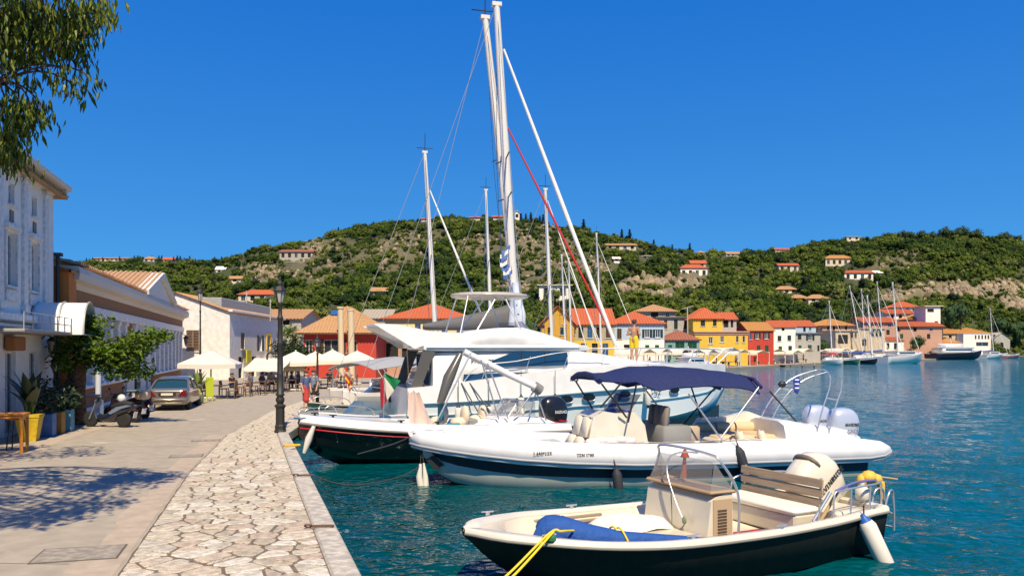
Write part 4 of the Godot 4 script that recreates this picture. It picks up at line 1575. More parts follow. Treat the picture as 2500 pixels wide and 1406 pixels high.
func leaf(g: G,p: Vector3,s: float,droop := 0.0,slim := 0.45):
	# folded leaf of four triangles
	var a := Vector3(rng.randfn(),rng.randfn() * 0.6,rng.randfn()).normalized()
	a = a.lerp(Vector3.DOWN,droop).normalized()
	var b := a.cross(Vector3(rng.randfn(),rng.randfn(),rng.randfn())).normalized()
	var n := a.cross(b) * s * 0.12
	var m := p + a * s * 0.45
	var e := p + a * s
	g.tri(p,m + b * s * slim * 0.5 + n,m); g.tri(m,m + b * s * slim * 0.5 + n,e)
	g.tri(p,m,m - b * s * slim * 0.5 + n); g.tri(m,e,m - b * s * slim * 0.5 + n)

func build_plants():
	var bark := mat("bark",Color(0.17,0.11,0.075),0.95,{"t": noise_tex("barktone",0.03,0.45,1.0,5,256),"b": noise_tex("crag",0.02,0,1,5),"bs": 3.0,"s": Vector3(1.5,0.5,1.5)})
	var lv := mat("leaf_bright",Color(0.19,0.32,0.03),0.6,{"back": Color(0.5,0.65,0.12),"spec": 0.3,"t": noise_tex("leaftone",0.05,0.45,1.0,3,256),"s": Vector3.ONE * 0.8})
	var lv2 := mat("leaf_deep",Color(0.035,0.075,0.015),0.6,{"back": Color(0.1,0.2,0.04),"spec": 0.3,"t": noise_tex("leaftone",0.05,0.45,1.0,3,256),"s": Vector3.ONE * 0.8})
	# pollarded street tree by the scooters,its crown drawn out over the pavement
	var b := quay(188,1035)
	var t := thing("street_tree","pollarded street tree with bright broad leaves beside the white house","tree",b)
	var g := G.new()
	g.tube([Vector3(0,0,0),Vector3(0.02,0.5,0),Vector3(-0.02,1.1,0),Vector3(0,1.75,0),Vector3(0.05,2.2,0)],[0.36,0.30,0.29,0.31,0.22],12)
	part("trunk",g,mat("old_trunk",Color(0.27,0.155,0.09),0.95,{"t": noise_tex("barktone",0.03,0.45,1.0,5,256),"b": noise_tex("crag",0.02,0,1,5),"bs": 4.0,"s": Vector3(1.2,1.2,1.2)}),t)
	var tips := [[205,820,0.3],[155,850,0.6],[250,850,-0.3],[300,865,-0.2],[330,905,0.2],[345,830,-0.4],[390,822,-0.6],[175,885,0.1],[225,790,0.0],[285,900,0.3],[320,860,0.5],[240,870,0.6]]
	g = G.new()
	var lg := G.new()
	lg.smooth(false)
	for q in tips:
		var e := at(q[0],q[1],29.8 + q[2]) - b
		g.curve([Vector3(0.03,2.0,0),Vector3(e.x * 0.4,lerpf(2.2,e.y,0.6) + 0.25,e.z * 0.4),e],0.035,6,4)
		var big: float = 0.75 if q[0] < 380 else 0.45
		tree_leaves(lg,e,Vector3(big,big * 0.55,big),int(300 * big),0.24)
		tree_leaves(lg,e * 0.72 + Vector3(0,0.75,0),Vector3(0.4,0.3,0.4),50,0.22)
	part("limb",g,bark,t)
	part("crown",lg,lv,t)
	# hanging branches of the big tree above the camera,its trunk is left of the picture
	var tr := Vector3(-13.4,0,-12.2)
	t = thing("eucalyptus_tree","eucalyptus with drooping leafy branches reaching in at the upper left","tree",tr)
	g = G.new()
	g.tube([Vector3(0,0,0),Vector3(0.1,2.5,0.1),Vector3(0.5,5.5,0),Vector3(1.2,8.6,-0.2),Vector3(1.9,10.5,-0.3)],[0.55,0.42,0.36,0.25,0.12],12)
	part("trunk",g,bark,t)
	lg = G.new()
	g = G.new()
	var ld := G.new()
	lg.smooth(false)
	ld.smooth(false)
	# branch ends: where sprays hang in the picture,px,py,distance,length in metres,leaves
	var sprays := [[30,20,12.6,1.0,260],[90,25,12.2,0.8,220],[10,60,12.0,0.9,200],[130,60,12.0,0.9,160],[165,30,11.8,0.9,230],[195,55,12.1,0.8,180],[225,25,11.9,0.7,170],[245,10,12.2,0.6,120],[262,20,11.8,0.55,60],[210,80,12.3,0.6,80],[145,100,12.2,0.5,70],[55,115,12.1,0.6,80],[12,110,11.7,0.7,110],[90,80,12.4,0.8,60],[100,75,12.0,0.5,40],
		[190,105,12.0,0.35,26],[185,150,12.2,0.45,45],[178,200,12.0,0.5,55],[190,225,12.0,0.3,26],[200,175,12.3,0.3,16],[230,160,12.2,0.15,6],[228,205,12.0,0.35,22],[45,175,12.2,0.45,40],[50,215,12.0,0.4,26],[135,210,12.1,0.2,14],[20,225,12.2,0.5,26],
		[20,270,12.0,0.8,120],[55,280,12.1,0.6,120],[90,265,12.0,0.55,110],[115,275,12.2,0.4,60],[15,310,11.9,0.8,150],[30,340,12.0,0.7,80],[12,375,12.2,0.6,60],[22,400,12.0,0.5,40],[40,395,11.9,0.35,24],[75,60,12.8,0.9,160],[120,20,12.6,0.9,200],[5,10,11.6,1.0,240],[70,5,11.9,0.9,220]]
	var hubs := [[Vector3(1.0,8.0,-0.1),at(20,-60,12.2) - tr],[Vector3(1.2,8.4,-0.2),at(150,-70,12.0) - tr],[Vector3(0.5,5.6,0),at(-40,215,12.0) - tr],[Vector3(0.9,7.4,0),at(-20,90,12.1) - tr]]
	for h in hubs:
		g.curve([h[0],h[0].lerp(h[1],0.3) + Vector3(0.1,0.5,0.3),h[0].lerp(h[1],0.65) + Vector3(-0.1,0.35,-0.45),h[1]],0.045,7,5)
	for s in sprays:
		var top := at(s[0] - (22 if s[0] > 60 else 8),s[1] - 26,s[2]) - tr
		var best: Vector3 = hubs[0][1]
		for h in hubs:
			if (h[1] - top).length() < (best - top).length():
				best = h[1]
		g.curve([best,best.lerp(top,0.6) + Vector3(0,0.18,0),top,top + Vector3(0.02,-s[3] * 0.8,0)],0.014,5,5)
		for i in int(s[4] * (0.62 if s[0] > 120 else 0.72)):
			var f := rng.randf()
			var p := top + Vector3(rng.randfn() * 0.13 + 0.05,-f * s[3] * 0.75 + 0.05,rng.randfn() * 0.2)
			leaf(lg if rng.randf() < 0.68 else ld,p,rng.randf_range(0.13,0.24),0.72,0.24)
	# the rest of the crown,above and left of the frame: it casts the shade on the street
	for i in 46:
		var c := Vector3(rng.randf_range(-2.4,4.6),rng.randf_range(7.6,11.0),rng.randf_range(-3.6,3.2)) if i < 34 else Vector3(rng.randf_range(-2.4,2.0),rng.randf_range(5.5,7.5),rng.randf_range(0.5,3.5))
		var wp := tr + c
		var py := HZ - (wp.y - CH) / -wp.z * F
		var px := 1250.0 + wp.x / -wp.z * F
		if py > -90.0 and px > -90.0:
			continue
		g.curve([Vector3(1.0,8.0,-0.1),c * 0.6 + Vector3(0.4,3.4,0),c],0.03,5,3)
		tree_leaves(lg if i % 2 else ld,c,Vector3(0.9,0.6,0.9),95,0.24,0.6)
	for i in 46:
		var c := Vector3(rng.randf_range(-9.6,-5.9),rng.randf_range(7.4,9.6),-rng.randf_range(6.0,11.5))
		if HZ - (c.y - CH) / -c.z * F > -110.0 and 1250.0 + c.x / -c.z * F > -110.0:
			continue
		c -= tr
		g.curve([hubs[3][0],c * 0.55 + Vector3(rng.randf_range(-0.6,0.6),3.6,rng.randf_range(-0.6,0.6)),c],0.022,5,4)
		tree_leaves(lg if i % 2 else ld,c,Vector3(0.75,0.5,0.75),85,0.24,0.6)
	part("branch",g,bark,t)
	part("crown",lg,mat("leaf_eucalyptus",Color(0.27,0.34,0.04),0.5,{"back": Color(0.5,0.6,0.1),"spec": 0.35,"t": noise_tex("leaftone",0.05,0.45,1.0,3,256),"s": Vector3.ONE * 1.2}),t)
	part("crown",ld,mat("leaf_euc_dark",Color(0.065,0.10,0.02),0.55,{"back": Color(0.12,0.18,0.03),"spec": 0.35}),t)
	# pots and planters before the tall white house
	var yellow := paint("pot_yellow",Color(0.62,0.42,0.015),0.5)
	b = quay(72,1076)
	t = thing("yellow_pot","big yellow square pot with large dark banana like leaves","potted plant",b,0.3)
	g = G.new()
	var r0 := []
	for q in [[0.0,0.21],[0.70,0.31],[0.72,0.33],[0.80,0.33]]:
		var r := []
		for v in [Vector2(1,1),Vector2(-1,1),Vector2(-1,-1),Vector2(1,-1)]:
			r.append(Vector3(v.x * q[1],q[0],v.y * q[1]))
		r0.append(r)
	g.loft(r0,true,true,false)
	part("pot",g,yellow,t)
	t = plant_blades(t,17,1.75,0.17,mat("leaf_banana",Color(0.018,0.045,0.018),0.35,{"spec": 0.5}),0.75)
	var cols := [[Color(0.10,0.20,0.40),112,1064,"blue painted planter box"],[Color(0.40,0.20,0.03),135,1058,"orange brown painted planter box"],[Color(0.12,0.34,0.42),158,1052,"turquoise painted planter box"]]
	for q in cols:
		b = quay(q[1],q[2])
		t = thing("planter_box",q[3] + " with leafy plants by the white house","planter",b,0.28,"painted planters")
		g = G.new()
		g.bev(Vector3(0,0.36,0),Vector3(0.50,0.72,0.5),0.02)
		for s in 3:
			g.box(Vector3(0,0.12 + s * 0.24,0.255),Vector3(0.48,0.2,0.02))
		part("box",g,paint("planter_" + str(q[1]),q[0],0.6),t)
		lg = G.new()
		lg.smooth(false)
		tree_leaves(lg,Vector3(0,1.05,0),Vector3(0.45,0.45,0.45),190,0.22)
		part("foliage",lg,mat("leaf_hedge",Color(0.02,0.04,0.014),0.5),t)
	# climber and shrubs in the house's shade
	for q in [[120,985,28.6,0.55,"dark leafy shrub against the house wall behind the planters"],[155,975,29.6,0.5,"dark shrub at the foot of the street tree"]]:
		var p := at(q[0],q[1],q[2])
		t = thing("shrub",q[4],"shrub",Vector3(p.x,0,p.z))
		g = G.new()
		for i in 6:
			var a := TAU * i / 6
			g.tube([Vector3(0,0,0),Vector3(cos(a) * 0.3,1.0,sin(a) * 0.3)],0.02,5)
		part("stem",g,bark,t)
		lg = G.new()
		lg.smooth(false)
		tree_leaves(lg,Vector3(0,1.0,0),Vector3(0.6,0.8,0.5),320,0.2)
		part("foliage",lg,mat("leaf_hedge",Color(0.02,0.04,0.014),0.5),t)
	# palm like plant by the car and green board
	b = quay(482,985)
	t = thing("yucca_plant","spiky yellow green plant beside the parked car","plant",b)
	g = G.new()
	g.lathe([Vector2(0.28,0),Vector2(0.34,0.45),Vector2(0.30,0.45)],10)
	part("pot",g,mat("pot_dark",Color(0.10,0.11,0.06),0.8),t)
	plant_blades(t,26,1.5,0.09,mat("leaf_yucca",Color(0.12,0.16,0.02),0.5,{"back": Color(0.2,0.3,0.04)}),0.4)
	g = G.new()
	g.bev(Vector3(0,0.75,0),Vector3(0.42,1.05,0.06),0.06)
	g.box(Vector3(-0.15,0.11,0),Vector3(0.05,0.22,0.05)); g.box(Vector3(0.15,0.11,0),Vector3(0.05,0.22,0.05))
	one("menu_board",g,mat("lime",Color(0.42,0.50,0.03),0.5),"lime green menu board at the cafe entrance","menu board","",quay(512,979),-0.1)
	# dark trees behind the cafe
	for q in [[728,900,68,2.0,3.2,150,"dark green bushy tree left of the red house"],[700,905,76,1.6,3.0,100,"dark shrub between white house and red house"],[712,830,80,1.4,4.6,90,"yellowish palm topped tree behind the street lamp"]]:
		var p := at(q[0],q[1],q[2])
		t = thing("garden_tree",q[6],"tree",Vector3(p.x,0,p.z))
		g = G.new()
		g.tube([Vector3(),Vector3(0.1,q[4] * 0.8,0)],0.12,7)
		part("trunk",g,bark,t)
		lg = G.new()
		lg.smooth(false)
		for i in 9:
			tree_leaves(lg,Vector3(rng.randf_range(-1,1) * q[3] * 0.6,q[4] * rng.randf_range(0.4,1.05),rng.randf_range(-1,1) * q[3] * 0.6),Vector3.ONE * q[3] * 0.5,q[5],0.3)
		part("crown",lg,lv2 if q[0] != 712 else lv,t)

func plant_blades(t: Node3D,n: int,h: float,w: float,m: Material,y0: float) -> Node3D:
	for i in n:
		var g := G.new()
		var a := rng.randf() * TAU
		var out := rng.randf_range(0.15,0.8)
		var hh := h * rng.randf_range(0.6,1.0)
		var side := Vector3(-sin(a),0,cos(a))
		var rows := []
		for s in 6:
			var f := s / 5.0
			var c := Vector3(cos(a) * out * f * f * 1.1,y0 - 0.05 + hh * f - out * 0.4 * f * f,sin(a) * out * f * f * 1.1)
			var ww := w * sin(PI * clampf(f * 0.92 + 0.08,0,1)) + 0.004
			rows.append([c - side * ww,c + Vector3(0,-ww * 0.3,0),c + side * ww])
		g.sheet(rows)
		part("leaf_blade",g,m,t)
	return t

# ---------------------------------------------------------------- boats: local x forward from the transom,y up from the waterline,z to starboard
func boat(called: String,label: String,cat: String,stern: Vector2,dir: Vector2,group := "") -> Node3D:
	dir = dir.normalized()
	return thing(called,label,cat,Vector3(stern.x,WY,-stern.y),atan2(dir.y,dir.x),group)

func spline(tab: Array,x: float,k: int) -> float:
	var i := 0
	while i < tab.size() - 2 and x > tab[i + 1][0]:
		i += 1
	var a = tab[maxi(i - 1,0)]
	var b = tab[i]
	var c = tab[i + 1]
	var d = tab[mini(i + 2,tab.size() - 1)]
	var t := clampf((x - b[0]) / (c[0] - b[0]),0,1)
	return cubic_interpolate_in_time(b[k],c[k],a[k],d[k],t,c[0] - b[0],(a[0] - b[0]) if a[0] != b[0] else -(c[0] - b[0]),(d[0] - b[0]) if d[0] != c[0] else 2 * (c[0] - b[0]))

func hull_rows(tab: Array,cols: Array,n := 22) -> Array:
	# rows of points along the hull for the given pairs of columns (half breadth,height),port to starboard
	var rows := []
	for i in n + 1:
		var f := i / float(n)
		f = 1.0 - pow(1.0 - f,1.35)
		var x: float = lerpf(tab[0][0],tab[-1][0],f)
		var r := []
		for c in cols:
			r.append(Vector3(x,spline(tab,x,c[1]),-spline(tab,x,c[0])))
		var m := r.duplicate()
		m.reverse()
		for p in m:
			if absf(p.z) > 0.0005 or true:
				r.append(Vector3(p.x,p.y,-p.z))
		rows.append(r)
	return rows

func strip_rows(tab: Array,c0: Array,c1: Array,side: float,off := 0.0,n := 22) -> Array:
	var rows := []
	for i in n + 1:
		var f := 1.0 - pow(1.0 - i / float(n),1.35)
		var x: float = lerpf(tab[0][0],tab[-1][0],f)
		rows.append([Vector3(x,spline(tab,x,c0[1]),side * (spline(tab,x,c0[0]) + off)),Vector3(x,spline(tab,x,c1[1]),side * (spline(tab,x,c1[0]) + off))])
	return rows

func gel(key: String,c: Color,rough := 0.25) -> StandardMaterial3D:
	return mat(key,c,rough,{"t": noise_tex("gelwear",0.01,0.955,1.0,4,256),"s": Vector3.ONE * 0.5,"coat": 0.4})

func steel() -> StandardMaterial3D:
	return mat("stainless",Color(0.78,0.76,0.73),0.34,{"metal": 0.8})

func outboard(parent: Node3D,xf: Transform3D,s: float,cowl: Material,leg: Material,letters: String,lm: Material,near: float,stripe: Material = null,called := "outboard") -> MeshInstance3D:
	var g := G.new()
	# cowl: rounded block,rings upwards; x forward
	var rings := []
	for q in [[0.0,0.30,0.20,0.0],[0.04,0.36,0.235,0.0],[0.22,0.40,0.26,0.0],[0.45,0.42,0.265,0.0],[0.62,0.39,0.245,0.02],[0.74,0.31,0.20,0.04],[0.80,0.20,0.13,0.05],[0.815,0.06,0.05,0.05]]:
		var r := []
		for j in 20:
			var a := -TAU * j / 20
			var cx := signf(cos(a)) * pow(absf(cos(a)),0.62)
			var sx := signf(sin(a)) * pow(absf(sin(a)),0.62)
			r.append(xf * (Vector3(q[3] + cx * q[1],q[0],sx * q[2]) * s))
		rings.append(r)
	g.loft(rings)
	var o := part(called,g,cowl,parent)
	g = G.new()
	var b := xf.basis
	g.bev(xf * (Vector3(-0.04,-0.10,0) * s),Vector3(0.62,0.2,0.34) * s,0.04 * s,b)
	g.bev(xf * (Vector3(-0.12,-0.52,0) * s),Vector3(0.30,0.72,0.16) * s,0.05 * s,b)
	g.bev(xf * (Vector3(-0.20,-0.86,0) * s),Vector3(0.55,0.04,0.30) * s,0.015 * s,b)
	g.ball(xf * (Vector3(-0.18,-1.05,0) * s),Vector3(0.36,0.10,0.09) * s,8,b)
	part("leg",g,leg,o)
	g = G.new()
	g.bev(xf * (Vector3(0.24,-0.25,0) * s),Vector3(0.14,0.42,0.26) * s,0.03 * s,b)
	part("bracket",g,mat("bracket_dark",Color(0.05,0.05,0.05),0.5),o)
	if letters:
		var side := 0.268 * s * near
		var tb := b * (Basis(Vector3.UP,PI) if near < 0 else Basis())
		text(letters,0.082 * s,lm,o,Transform3D(tb,xf * Vector3(-0.10 * s,0.38 * s,side)),"Droid Sans","lettering",800,true)
	if stripe:
		g = G.new()
		for q in [[0.14,0.10,0.34,0.055],[-0.18,0.13,0.26,0.04]]:
			g.box(xf * Vector3(q[0] * s,q[1] * s,0.256 * s * near),Vector3(q[2],q[3],0.02) * s,b * Basis(Vector3.BACK,0.12))
		part("stripe",g,stripe,o)
	return o

func fender(at_: Vector3,l: float,r: float,m: Material,tip: Material,label: String,group: String,tilt := Basis(),rope := 0.6) -> Node3D:
	var t := thing("boat_fender",label,"fender",at_,0.0,group)
	var g := G.new()
	var xf := Transform3D(tilt,Vector3())
	g.lathe([Vector2(0.02,-l),Vector2(r * 0.7,-l + r * 0.4),Vector2(r,-l + r),Vector2(r,-r),Vector2(r * 0.7,-r * 0.4),Vector2(0.03,-0.02)],14,xf)
	part("fender_body",g,m,t)
	g = G.new()
	g.lathe([Vector2(r * 0.74,-r * 0.42),Vector2(r * 0.55,-r * 0.15),Vector2(r * 0.3,0.02),Vector2(0.03,0.06)],14,xf)
	g.lathe([Vector2(0.02,-l - 0.05),Vector2(r * 0.3,-l - 0.02),Vector2(r * 0.74,-l + r * 0.42)],14,xf)
	part("end_cap",g,tip,t)
	g = G.new()
	g.tube([Vector3(0,0.02,0),Vector3(0,rope,0)],0.012,5)
	part("lanyard",g,mat("rope_dark",Color(0.05,0.05,0.055),0.9),t)
	return t

func rope(pts: Array,r: float,m: Material,label: String,called := "mooring_rope") -> void:
	var g := G.new()
	g.curve(pts,r,6,6)
	one(called,g,m,label,"rope")

func planked(parent: Node3D,called: String,n: int,xf: Transform3D,size: Vector3,gap: float,m: Material):
	for i in n:
		var g := G.new()
		g.bev(xf * Vector3(0,(i - (n - 1) / 2.0) * (size.y + gap),0),size,0.012,xf.basis)
		part(called,g,m,parent)

func build_tender():
	var dir := Vector2(-0.893,-0.449)
	var t := boat("tender","small black hulled open motor boat with cream interior in the foreground","motor boat",Vector2(5.245,13.24),dir)
	t.scale = Vector3.ONE * 0.93
	t.position.y = WY + 0.217
	var black := mat("hull_black",Color(0.033,0.033,0.028),0.55,{"t": noise_tex("wear",0.02,0.86,1.0,5,256),"spec": 0.3})
	var cream := gel("cream",Color(0.74,0.66,0.50),0.4)
	var tab := [[0.0,1.05,0.52,0.92,-0.20,-0.5],[1.5,1.26,0.48,1.05,-0.22,-0.5],[3.3,1.38,0.47,1.12,-0.22,-0.5],[4.8,1.32,0.50,1.0,-0.17,-0.45],[5.7,1.12,0.56,0.70,0.0,-0.32],[6.3,0.82,0.61,0.38,0.24,-0.04],[6.8,0.44,0.65,0.16,0.46,0.34],[7.05,0.04,0.67,0.02,0.62,0.58]]
	var g := G.new()
	for r in tab:
		r.append(0.0)
	g.sheet(hull_rows(tab,[[1,2],[3,4],[6,5]]))
	g.smooth(false)
	g.quad(Vector3(0,0.52,-1.05),Vector3(0,-0.2,-0.92),Vector3(0,-0.2,0.92),Vector3(0,0.52,1.05))
	g.tri(Vector3(0,-0.2,-0.92),Vector3(0,-0.5,0),Vector3(0,-0.2,0.92))
	part("hull",g,black,t)
	# gunwale: rounded cap,and liner down to the sole
	var cap := G.new()
	var liner := G.new()
	var rub := G.new()
	var n := 26
	for side in [-1.0,1.0]:
		var a := []
		var b := []
		var rr := []
		for i in n + 1:
			var f := 1.0 - pow(1.0 - i / float(n),1.35)
			var x := 7.05 * f
			var bm := spline(tab,x,1)
			var h := spline(tab,x,2)
			var w := 0.15 if x < 5.6 else lerpf(0.15,0.42,(x - 5.6) / 1.45)
			var inn := maxf(bm - w,0.0)
			a.append([Vector3(x,h - 0.05,side * (bm + 0.02)),Vector3(x,h + 0.015,side * (bm + 0.012)),Vector3(x,h + 0.03,side * maxf(bm - 0.04,0)),Vector3(x,h + 0.02,side * inn),Vector3(x,h - 0.03,side * maxf(inn - 0.01,0))])
			b.append([Vector3(x,h - 0.02,side * inn),Vector3(minf(x,6.2),0.20 + maxf(0.0,x - 5.0) * 0.16,side * maxf(minf(inn - 0.13,spline(tab,minf(x,6.2),3) + 0.1),0.0)),Vector3(minf(x,6.15),0.17 + maxf(0.0,x - 5.0) * 0.16,0)])
			rr.append(Vector3(x,h - 0.055,side * (bm + 0.02)))
		cap.sheet(a)
		liner.sheet(b)
		rub = G.new()
		rub.tube(rr,0.022,6)
		part("rub_rail",rub,mat("rub_grey",Color(0.20,0.19,0.17),0.6),t)
	cap.bev(Vector3(0.06,0.53,0),Vector3(0.16,0.07,2.1),0.02)
	liner.box(Vector3(0.13,0.34,0),Vector3(0.03,0.34,1.95))
	part("gunwale",cap,gel("gunwale_worn",Color(0.70,0.65,0.54),0.5),t)
	part("liner",liner,cream,t)
	# raised foredeck pad and cushion
	g = G.new()
	g.bev(Vector3(4.4,0.27,-0.03),Vector3(1.8,0.16,1.7),0.04)
	part("casting_deck",g,gel("deck_sand",Color(0.60,0.53,0.40),0.6),t)
	g = G.new()
	var rows := []
	for i in 9:
		var r := []
		for j in 9:
			var u := i / 8.0 - 0.5
			var v := j / 8.0 - 0.5
			var e := maxf(absf(u),absf(v)) * 2.0
			r.append(Vector3(4.1 + u * 0.85 + v * 0.2,0.36 + 0.16 * sqrt(maxf(0.0,1.0 - pow(e,4.0))) + 0.015 * sin(u * 9.0 + v * 7.0),0.30 + v * 0.75))
		rows.append(r)
	g.cloth(rows,0.02)
	var cu := one("deck_cushion",g,mat("vinyl_cream",Color(0.80,0.75,0.64),0.5),"cream seat cushion lying on the foredeck of the black tender","cushion")
	cu.transform = t.transform
	# slatted side bins
	for i in 3:
		g = G.new()
		g.bev(Vector3(4.85,0.28 + i * 0.075,1.02),Vector3(1.35,0.05,0.04),0.01)
		part("side_slat",g,mat("teak_grey",Color(0.30,0.235,0.17),0.8),t)
	# console
	g = G.new()
	var prof := PackedVector2Array([Vector2(3.0,0.18),Vector2(3.52,0.18),Vector2(3.42,0.86),Vector2(3.33,0.92),Vector2(3.02,0.98)])
	g.prism(prof,1.55,Transform3D(Basis(),Vector3(0,0,0.02)))
	var con := part("console",g,cream,t)
	g = G.new()
	g.bev(Vector3(3.2,0.985,0.02),Vector3(0.5,0.05,1.62),0.02)
	part("dash_top",g,mat("teak_warm",Color(0.38,0.26,0.15),0.65),con)
	g = G.new()
	g.bev(Vector3(3.21,0.54,-0.765),Vector3(0.36,0.70,0.02),0.008)
	var hatch := part("vent_hatch",g,mat("hatch_tan",Color(0.47,0.33,0.19),0.6),con)
	for i in 9:
		g = G.new()
		g.box(Vector3(3.23,0.36 + i * 0.045,-0.778),Vector3(0.17,0.024,0.012))
		again("vent_slot",g.done(),mat("slot_dark",Color(0.09,0.055,0.03),0.8),con)
	hatch.set_meta("label","tan vent hatch with dark slots")
	var tint := mat("smoked_screen",Color(0.30,0.27,0.24,0.42),0.08)
	g = G.new()
	g.quad(Vector3(3.42,0.98,-0.72),Vector3(3.42,0.98,0.76),Vector3(3.26,1.42,0.68),Vector3(3.26,1.42,-0.62))
	part("windscreen",g,tint,con)
	g = G.new()
	for s in [-0.74,0.78]:
		g.tri(Vector3(3.42,0.98,s),Vector3(2.98,0.99,s),Vector3(3.26,1.42,s * 0.86))
	part("side_screen",g,tint,con)
	g = G.new()
	g.curve([Vector3(2.95,0.2,-0.80),Vector3(2.95,0.95,-0.80),Vector3(3.2,1.42,-0.72),Vector3(3.26,1.52,-0.55),Vector3(3.28,1.56,0.1),Vector3(3.28,1.54,0.66),Vector3(3.24,1.40,0.74),Vector3(3.3,1.1,0.78)],0.02,8,7)
	part("grab_rail",g,steel(),con)
	g = G.new()
	g.curve([Vector3(3.53,0.45,-0.30),Vector3(3.56,0.75,-0.12),Vector3(3.5,1.15,0.18),Vector3(3.44,1.40,0.2),Vector3(3.36,1.50,0.0),Vector3(3.3,1.52,-0.3)],0.014,7,7)
	part("hose_rail",g,steel(),con)
	g = G.new()
	g.curve([Vector3(3.53,0.5,-0.3),Vector3(3.55,0.4,-0.25),Vector3(3.56,0.22,-0.02),Vector3(3.55,0.5,0.0),Vector3(3.53,0.92,0.05)],0.009,5,5)
	g.ball(Vector3(3.55,0.52,-0.3),Vector3(0.04,0.07,0.04),6)
	part("cable",g,mat("cable_green",Color(0.16,0.20,0.13),0.6),con)
	g = G.new()
	g.tube([Vector3(3.12,1.05,0.25),Vector3(3.10,1.5,0.25)],[0.05,0.012],6)
	g.tube([Vector3(3.10,1.38,0.25),Vector3(3.10,1.52,0.25)],[0.075,0.01],8)
	part("pennant",g,mat("pennant_red",Color(0.30,0.05,0.025),0.8),con)
	# helm seat bench with plank back
	g = G.new()
	g.bev(Vector3(1.55,0.36,0.05),Vector3(0.55,0.34,1.75),0.04)
	part("bench",g,gel("bench_box",Color(0.62,0.54,0.40),0.5),t)
	g = G.new()
	g.bev(Vector3(1.58,0.57,0.05),Vector3(0.56,0.11,1.78),0.04,Basis(),true)
	part("bench_cushion",g,mat("vinyl_cream",Color.WHITE),t)
	for i in 3:
		g = G.new()
		g.bev(Vector3(1.22,0.66 + i * 0.155,0.1),Vector3(0.035,0.135,1.85),0.012,Basis(Vector3.BACK,0.12))
		part("back_plank",g,mat("teak_back",Color(0.40,0.29,0.19),0.7,{"t": noise_tex("wear",0.02,0.86,1.0,5,256),"s": Vector3(0.5,5.0,0.5)}),t)
	g = G.new()
	for z in [-0.75,0.95]:
		g.tube([Vector3(1.25,0.3,z),Vector3(1.18,1.05,z)],0.02,6)
	part("back_post",g,steel(),t)
	g = G.new()
	g.bev(Vector3(0.62,0.36,-0.45),Vector3(0.75,0.30,0.95),0.04)
	part("stern_locker",g,cream,t)
	g = G.new()
	g.box(Vector3(2.3,0.20,-0.5),Vector3(0.6,0.06,0.5))
	one("red_mat",g,mat("mat_red",Color(0.34,0.02,0.03),0.8),"red mat on the floor behind the tender's console","mat").transform = t.transform
	# rails and rod holders at the near quarter
	for q in [[[Vector3(1.35,0.5,-1.15),Vector3(1.3,0.85,-1.12),Vector3(1.1,0.9,-1.1),Vector3(0.2,0.92,-0.98),Vector3(0.0,0.9,-0.9),Vector3(-0.02,0.56,-0.9)],"stern_rail"],[[Vector3(1.35,0.5,1.15),Vector3(1.3,0.80,1.12),Vector3(0.8,0.86,1.08),Vector3(0.1,0.84,0.98),Vector3(0.0,0.56,0.95)],"stern_rail"]]:
		g = G.new()
		g.curve(q[0],0.016,6,6)
		part(q[1],g,steel(),t)
	for q in [[0.95,-1.12,0.9],[0.45,-1.06,0.9],[1.7,-1.18,0.75]]:
		g = G.new()
		g.tube([Vector3(q[0],0.48,q[1]),Vector3(q[0] - 0.02,q[2],q[1])],0.014,6)
		part("stanchion",g,steel(),t)
	for i in 2:
		g = G.new()
		g.tube([Vector3(1.62 - i * 0.16,0.42,-0.98),Vector3(1.30 - i * 0.16,0.88,-1.04)],0.028,8)
		part("rod_holder",g,steel() if i == 0 else mat("wood_rod",Color(0.45,0.30,0.14),0.6),t)
	# cleats
	for q in [[6.2,-0.86],[6.3,0.84],[4.2,-1.30],[2.6,-1.32],[0.35,-1.05],[4.6,1.26],[0.3,1.05]]:
		g = G.new()
		var h := spline(tab,q[0],2) + 0.03
		g.box(Vector3(q[0],h + 0.02,q[1]),Vector3(0.06,0.04,0.03))
		g.tube([Vector3(q[0] - 0.1,h + 0.05,q[1]),Vector3(q[0] + 0.1,h + 0.05,q[1])],0.013,6)
		part("cleat",g,steel(),t)
	# engine tilted up,facing the bow
	var tilt := Transform3D(Basis(Vector3.BACK,-0.72),Vector3(0.22,0.48,0.02))
	var ob := outboard(t,tilt,1.18,gel("cowl_cream",Color(0.74,0.68,0.54),0.3),mat("leg_olive",Color(0.20,0.20,0.13),0.6),"EVINRUDE",mat("letter_black",Color(0.03,0.025,0.02),0.6),-1.0)
	g = G.new()
	var arc := []
	for i in 9:
		var a := lerpf(-1.2,1.2,i / 8.0)
		arc.append(tilt * Vector3(-0.10,0.70 + 0.27 * cos(a),0.31 * sin(a)))
	g.tube(arc,[0.01,0.035,0.045,0.05,0.05,0.05,0.045,0.035,0.01],6)
	part("cowl_band",g,mat("cowl_band",Color(0.16,0.13,0.10),0.5),ob)
	g = G.new()
	for i in 3:
		g.box(tilt * Vector3(0.475,0.24 + i * 0.0,-0.06 + i * 0.06),Vector3(0.02,0.16,0.02),tilt.basis)
	part("badge",g,mat("letter_black",Color.BLACK),ob)
	# loose things aft
	g = G.new()
	g.ball(Vector3(-0.38,0.90,-0.35),Vector3(0.15,0.12,0.13),10)
	g.ball(Vector3(-0.52,0.86,-0.38),Vector3(0.12,0.10,0.11),8)
	g.ball(Vector3(-0.28,0.84,-0.30),Vector3(0.11,0.13,0.10),8)
	g.tube([Vector3(-0.4,0.9,-0.35),Vector3(-0.62,0.78,-0.4),Vector3(-0.64,0.52,-0.42)],[0.09,0.07,0.04],8)
